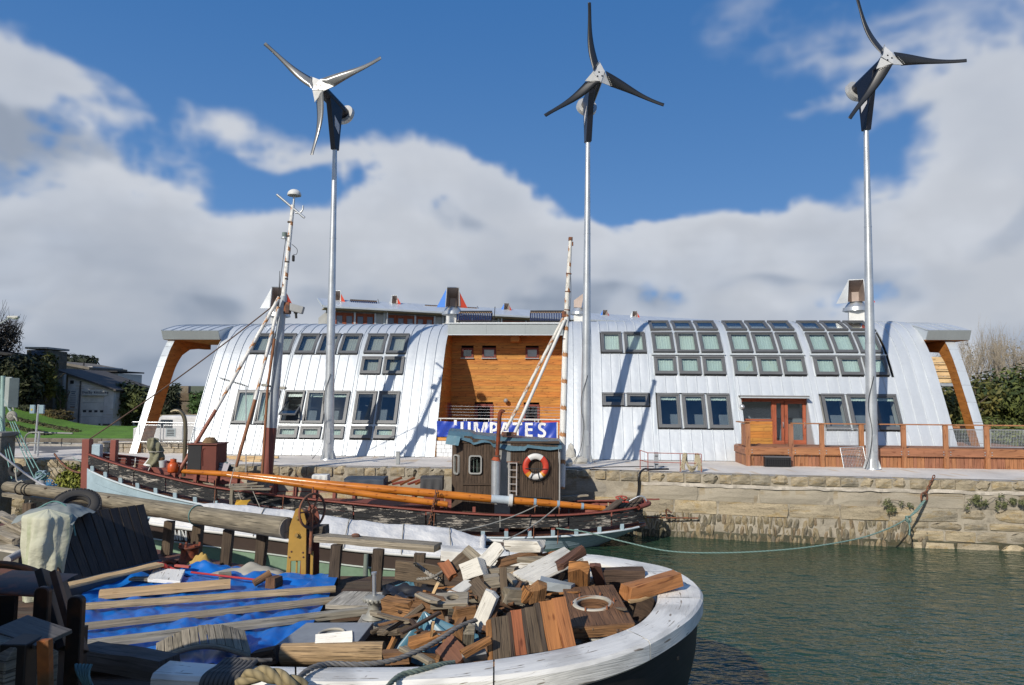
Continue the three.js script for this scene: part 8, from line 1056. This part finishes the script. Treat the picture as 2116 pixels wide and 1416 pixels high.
  solo('grey_plate', slab(q6(215, 1028, 2.33), q6(388, 1000, 2.34), q6(195, 985, 2.42), .06), plain([.30, .30, .29]), 'grey painted board corner just left of the planked hatch', 'board'); D('orange rotten edge above the grey board corner', q6, [190, 975, 2.44], [375, 860, 2.55], .06, .08, vr[4], up, .03, .05);
  D('long white plank standing up left of the planked hatch', q6, [312, 770, 2.42], [418, 515, 2.80], .10, .17, wh, cam_, .01, .03); D('orange side of the standing white plank', q6, [372, 820, 2.38], [438, 560, 2.7], .06, .12, vr[1], cam_); D('white plank with a dark notch below the square block', q6, [105, 545, 2.42], [250, 435, 2.52], .05, .2, wh, up); D('dark plank crossing right below the square white block', q6, [262, 420, 2.55], [385, 565, 2.42], .06, .2, M.darkw[2], cam_);
  D('grey round log end in the middle of the heap', q6, [505, 530, 2.50], [650, 540, 2.46], .2, .2, M.greyw[2]); D('orange wedge right of the grey log end', q6, [640, 560, 2.44], [690, 470, 2.62], .12, .12, vr[4], up, .03); D('tall orange brown wedge in front of the grey slab', q6, [735, 565, 2.44], [745, 460, 2.64], .2, .12, vr[2], V(1, 0, 0), .03); D('blue grey slab with orange edge below the wide white board', q6, [765, 440, 2.55], [985, 480, 2.50], .12, .2, plain([.34, .38, .40]), up);
  D('flat grey board under the splintered timbers', q6, [390, 345, 2.52], [590, 342, 2.54], .07, .22, M.greyw[0]); D('pale wedge block left of centre of the heap', q6, [362, 435, 2.48], [472, 420, 2.5], .15, .18, M.greyw[0]); D('dark post standing in the middle of the heap', q6, [505, 605, 2.36], [492, 345, 2.76], .1, .1, M.darkw[2], V(1, 0, 0)); D('small pale plank end left of the wide white board', q6, [562, 375, 2.5], [680, 410, 2.48], .07, .12, wh); D('pale angled stick right of the dark post', q6, [540, 385, 2.58], [610, 465, 2.5], .05, .08, M.greyw[0]);
  D('dark board standing at the back left of the heap', q5, [948, 345, 2.28], [1305, 395, 2.28], .30, .06, M.darkw[2]); D('rust orange plank leaning at the back left of the heap', q5, [1290, 285, 2.58], [1365, 405, 2.4], .08, .16, wood([.36, .13, .05]), cam_); D('long dark plank rising to the top left of the heap', q5, [1310, 380, 2.4], [1490, 230, 2.66], .07, .2, M.darkw[1], cam_); D('short weathered plank leaning left of the top', q5, [1450, 190, 2.74], [1555, 285, 2.6], .06, .14, M.greyw[2], cam_);
  D('big orange brown timber at the left end of the heap', q5, [862, 595, 2.3], [1085, 645, 2.28], .22, .2, vr[2], up, .03, .06); D('brown squared timber with flaking grey top at the left of the heap', q5, [1080, 590, 2.40], [1300, 620, 2.36], .24, .24, vr[0], up, .02); D('pale splinter board on the squared brown timber', q5, [1090, 520, 2.55], [1240, 575, 2.5], .04, .12, M.greyw[0], up, .03, .08);
  { const a = q5(1200, 600, 2.44), b = q5(1465, 590, 2.46), c = q5(1180, 520, 2.5); const t = thing('notched_board', 'grey board with a dark round notch at the left of the heap', 'board', a); holedBoard(V(0, 0, 0), b.clone().sub(a), c.clone().sub(a), .06, .58, .55, .08, M.greyw[0], t); }
  D('thin grey plank under the big orange timber', q5, [780, 660, 2.12], [1060, 715, 2.12], .06, .14, M.greyw[1], up, .02, .08); D('long thin stick sloping to the capstan', q5, [835, 810, 2.1], [1145, 600, 2.42], .05, .06, vr[5], up, .02, .06); D('second thin stick, lower than the first', q5, [760, 810, 2.04], [905, 745, 2.1], .04, .06, M.darkw[2]); D('thick short plank left of the teal sheet', q5, [850, 790, 2.1], [1030, 775, 2.14], .08, .16, vr[5], up, .03, .08); D('orange brown block behind the teal sheet', q5, [1385, 690, 2.36], [1540, 665, 2.38], .22, .18, vr[2], up, .03);
  D('rotten orange timber lying on the teal sheet', q5, [1030, 905, 2.28], [1205, 845, 2.34], .12, .15, vr[4], up, .05, .1); D('rounded orange chunk by the rope', q5, [1330, 880, 2.3], [1440, 850, 2.36], .22, .2, vr[2], up, .05); D('pale small block above the rounded chunk', q5, [1400, 790, 2.42], [1510, 770, 2.44], .10, .14, wh); D('upright grey block beside the rounded chunk', q5, [1475, 900, 2.3], [1480, 785, 2.5], .12, .14, M.greyw[2], V(1, 0, 0)); D('flat red brown plank sloping to the near rim', q5, [1290, 880, 2.38], [1420, 1015, 2.28], .06, .24, wood([.20, .085, .045]), cam_);
  D('dark orange board along the near rim below the teal sheet', q5, [865, 985, 2.14], [1040, 975, 2.16], .14, .12, vr[0], up, .02); D('brown splinter pointing at the near rim', q5, [1260, 985, 2.26], [1330, 1020, 2.24], .12, .12, vr[2], up, .03); D('orange short lath at the near rim', q5, [900, 920, 2.12], [950, 815, 2.26], .05, .08, vr[4], up, .03); D('long pale lath crossing under the rope', q5, [970, 905, 2.28], [1200, 1030, 2.22], .05, .09, M.greyw[2], up, .02, .06); D('small upright splinter on the teal sheet', q5, [1205, 820, 2.4], [1215, 725, 2.56], .03, .03, M.pine[1], V(1, 0, 0));
  D('white topped broken board in the right end of the hull', q6, [1125, 800, 2.30], [1370, 785, 2.32], .12, .28, wh, up, .02, .05); D('dark plank in the right end of the hull', q6, [1380, 780, 2.2], [1480, 730, 2.25], .06, .14, vr[3]); D('pale split plank end by the upright red plank', q6, [1095, 360, 2.55], [1150, 410, 2.5], .1, .12, wh, up, .03);
  D('white forked stick left of the notched board', q5, [1205, 540, 2.42], [1255, 435, 2.6], .04, .05, M.pine[1], V(1, 0, 0)); D('rusty orange fragment beside the topmost beam', q6, [790, 250, 2.66], [905, 222, 2.72], .08, .1, wood([.42, .17, .06]), up, .04, .08);
  // teal sheets
  const teal = thing('teal_sheet', 'crumpled teal plastic sheet in the left part of the heap', 'plastic sheet', q5(1140, 860, 2.05)); const pk = q5(1140, 655, 2.5).sub(teal.position); P('sheet', surf(60, 30, (u, v) => { const a = mix(-2.9, -.15, u), R = mix(.02, 1, v); const fl = .10 * Math.sin(u * 34) * v * (1 - .3 * v); const ex = mix(.55, 1.15, u); return V(pk.x + (Math.cos(a) * ex * (.7 * R + fl)), pk.y - (.55 - .2 * u) * Math.pow(R, .8) + .04 * Math.sin(u * 34) * v, pk.z - Math.sin(a) * (.45 * R + fl * .6) - .1); }, (u, v) => [u * 2, v]), M.teal, teal);
  const t2 = thing('teal_sheet', 'flat teal sheet lying behind the capstan', 'plastic sheet', q5(980, 480, 2.0)); P('sheet', surf(20, 14, (u, v) => { const a = q5(840, 515, 2.0), b = q5(1090, 500, 2.05), c = q5(1060, 415, 2.15); return a.lerp(b, u).lerp(c, v * .9).sub(t2.position).add(V(0, .04 * n2(u * 8, v * 6), 0)); }), M.teal, t2);
  const bp = thing('black_sheet', 'black plastic sheet showing between the timbers', 'plastic sheet', q5(1100, 500, 2.15)); P('sheet', surf(26, 16, (u, v) => V((u - .5) * 1.0, .16 * n2(u * 7, v * 6, 0, 2) - .1, (v - .5) * .6)), mat([.02, .02, .022], { roughness: .4 }), bp);
}
// ---------------------------------------------------------------- ropes on the rim
{
  const rm = (c) => mat(c, { map: T.rope, roughness: .95 }); const rp = (pts, r, m, n, l) => { const o = pts.map(([x, y, h]) => q5(x, y, h)); const p0 = o[0].clone(); const t = thing(n, l, 'rope', p0); const c = new THREE.CatmullRomCurve3(o.map(p => p.sub(p0))); const L = c.getLength(), N = Math.round(L / .02), F = c.computeFrenetFrames(N); for (let s = 0; s < 3; s++) { const pts2 = []; for (let i = 0; i <= N; i++) { const a = i / N * L / (r * 7) * 6.283 + s * 2.094, p = c.getPointAt(i / N); p.addScaledVector(F.normals[i], Math.cos(a) * r * .5).addScaledVector(F.binormals[i], Math.sin(a) * r * .5); pts2.push(p); } P('strand', new THREE.TubeGeometry(new THREE.CatmullRomCurve3(pts2), N * 2, r * .58, 6), m, t); } };
  rp([[225, 1150, 2.5], [280, 1095, 2.5], [350, 1055, 2.5], [450, 1032, 2.47], [700, 1036, 2.44], [900, 1010, 2.44], [1100, 940, 2.46], [1270, 850, 2.5], [1400, 765, 2.55], [1530, 712, 2.55]], .026, rm([.17, .165, .16]), 'grey_rope', 'thick dark grey rope running from the near rim over the timber heap');
  rp([[885, 1200, 2.47], [930, 1150, 2.48], [1000, 1105, 2.48], [1100, 1080, 2.48], [1250, 1040, 2.47], [1370, 1022, 2.42]], .024, rm([.14, .18, .15]), 'green_grey_rope', 'dark greenish rope crossing the near white rim');
  rp([[-180, 1175, 2.52], [-110, 1120, 2.6], [-20, 1105, 2.62], [80, 1125, 2.6], [170, 1165, 2.56], [270, 1190, 2.5]], .065, rm([.30, .24, .13]), 'thick_hawser', 'very thick tan hawser at the bottom edge on the near rim');
  rp([[1085, 302, 2.5], [1120, 325, 2.4], [1180, 372, 2.32], [1270, 415, 2.3]], .03, rm([.34, .31, .26]), 'short_rope', 'short pale grey rope hanging from the far cap behind the heap'); rp([[1100, 415, 2.3], [1210, 400, 2.35], [1310, 345, 2.4]], .022, rm([.28, .26, .22]), 'short_rope', 'thin grey rope behind the dark back board');
  // lashing round the rim
  const o = onY(470, 1372, RIM), i2 = onY(455, 1408, RIM); const t = thing('rope_lashing', 'dark rope lashing wound many times round the near white rim', 'rope', o); for (let k = 0; k < 8; k++) { const dx = (k - 3.5) * .042; const a = V(dx + .14, 0, 0).add(V(.0, .02, -.03)), b = i2.clone().sub(o).add(V(dx, .02, .02)); P('turn', tube([a.clone().add(V(0, -.22, 0)), a, a.clone().lerp(b, .5).add(V(0, .012, 0)), b, b.clone().add(V(-.01, -.24, .02))], .024, 7, 40), rm([.10, .095, .09]), t); } P('loose_end', tube([V(.1, .04, 0), V(.2, .06, .05), V(.32, .04, .02), V(.4, .02, -.05)], .02, 6), rm([.12, .11, .1]), t);
}

// unseen deck house, added beyond the left edge to shade the blue sheet
{
  const d = thing('added_deck_house', 'unseen dark wooden deck house added beyond the left edge to cast shade', 'deck house', V(-4.95, DK, -5.95)); d.rotation.y = .36; const w = 3, h = 2.65, L = 4;
  for (let i = 0; i < 12; i++) P('plank', box(.03, h, L / 12 - .01, -.02, h / 2, (i + .5) * L / 12), M.darkw[i % 3], d); for (let i = 0; i < 12; i++) P('plank', box(w / 12 - .01, h, .03, -(i + .5) * w / 12, h / 2, .02), M.darkw[(i + 1) % 3], d);
  P('roof', rbox(w + .1, .08, L + .1, .02, -w / 2, h + .04, L / 2), M.dark, d); P('rear_wall', [box(w, h, .03, -w / 2, h / 2, L)], M.darkw[1], d);
}
scene.updateMatrixWorld(true);
scene.children.forEach(finish);
renderer.render(scene, camera);
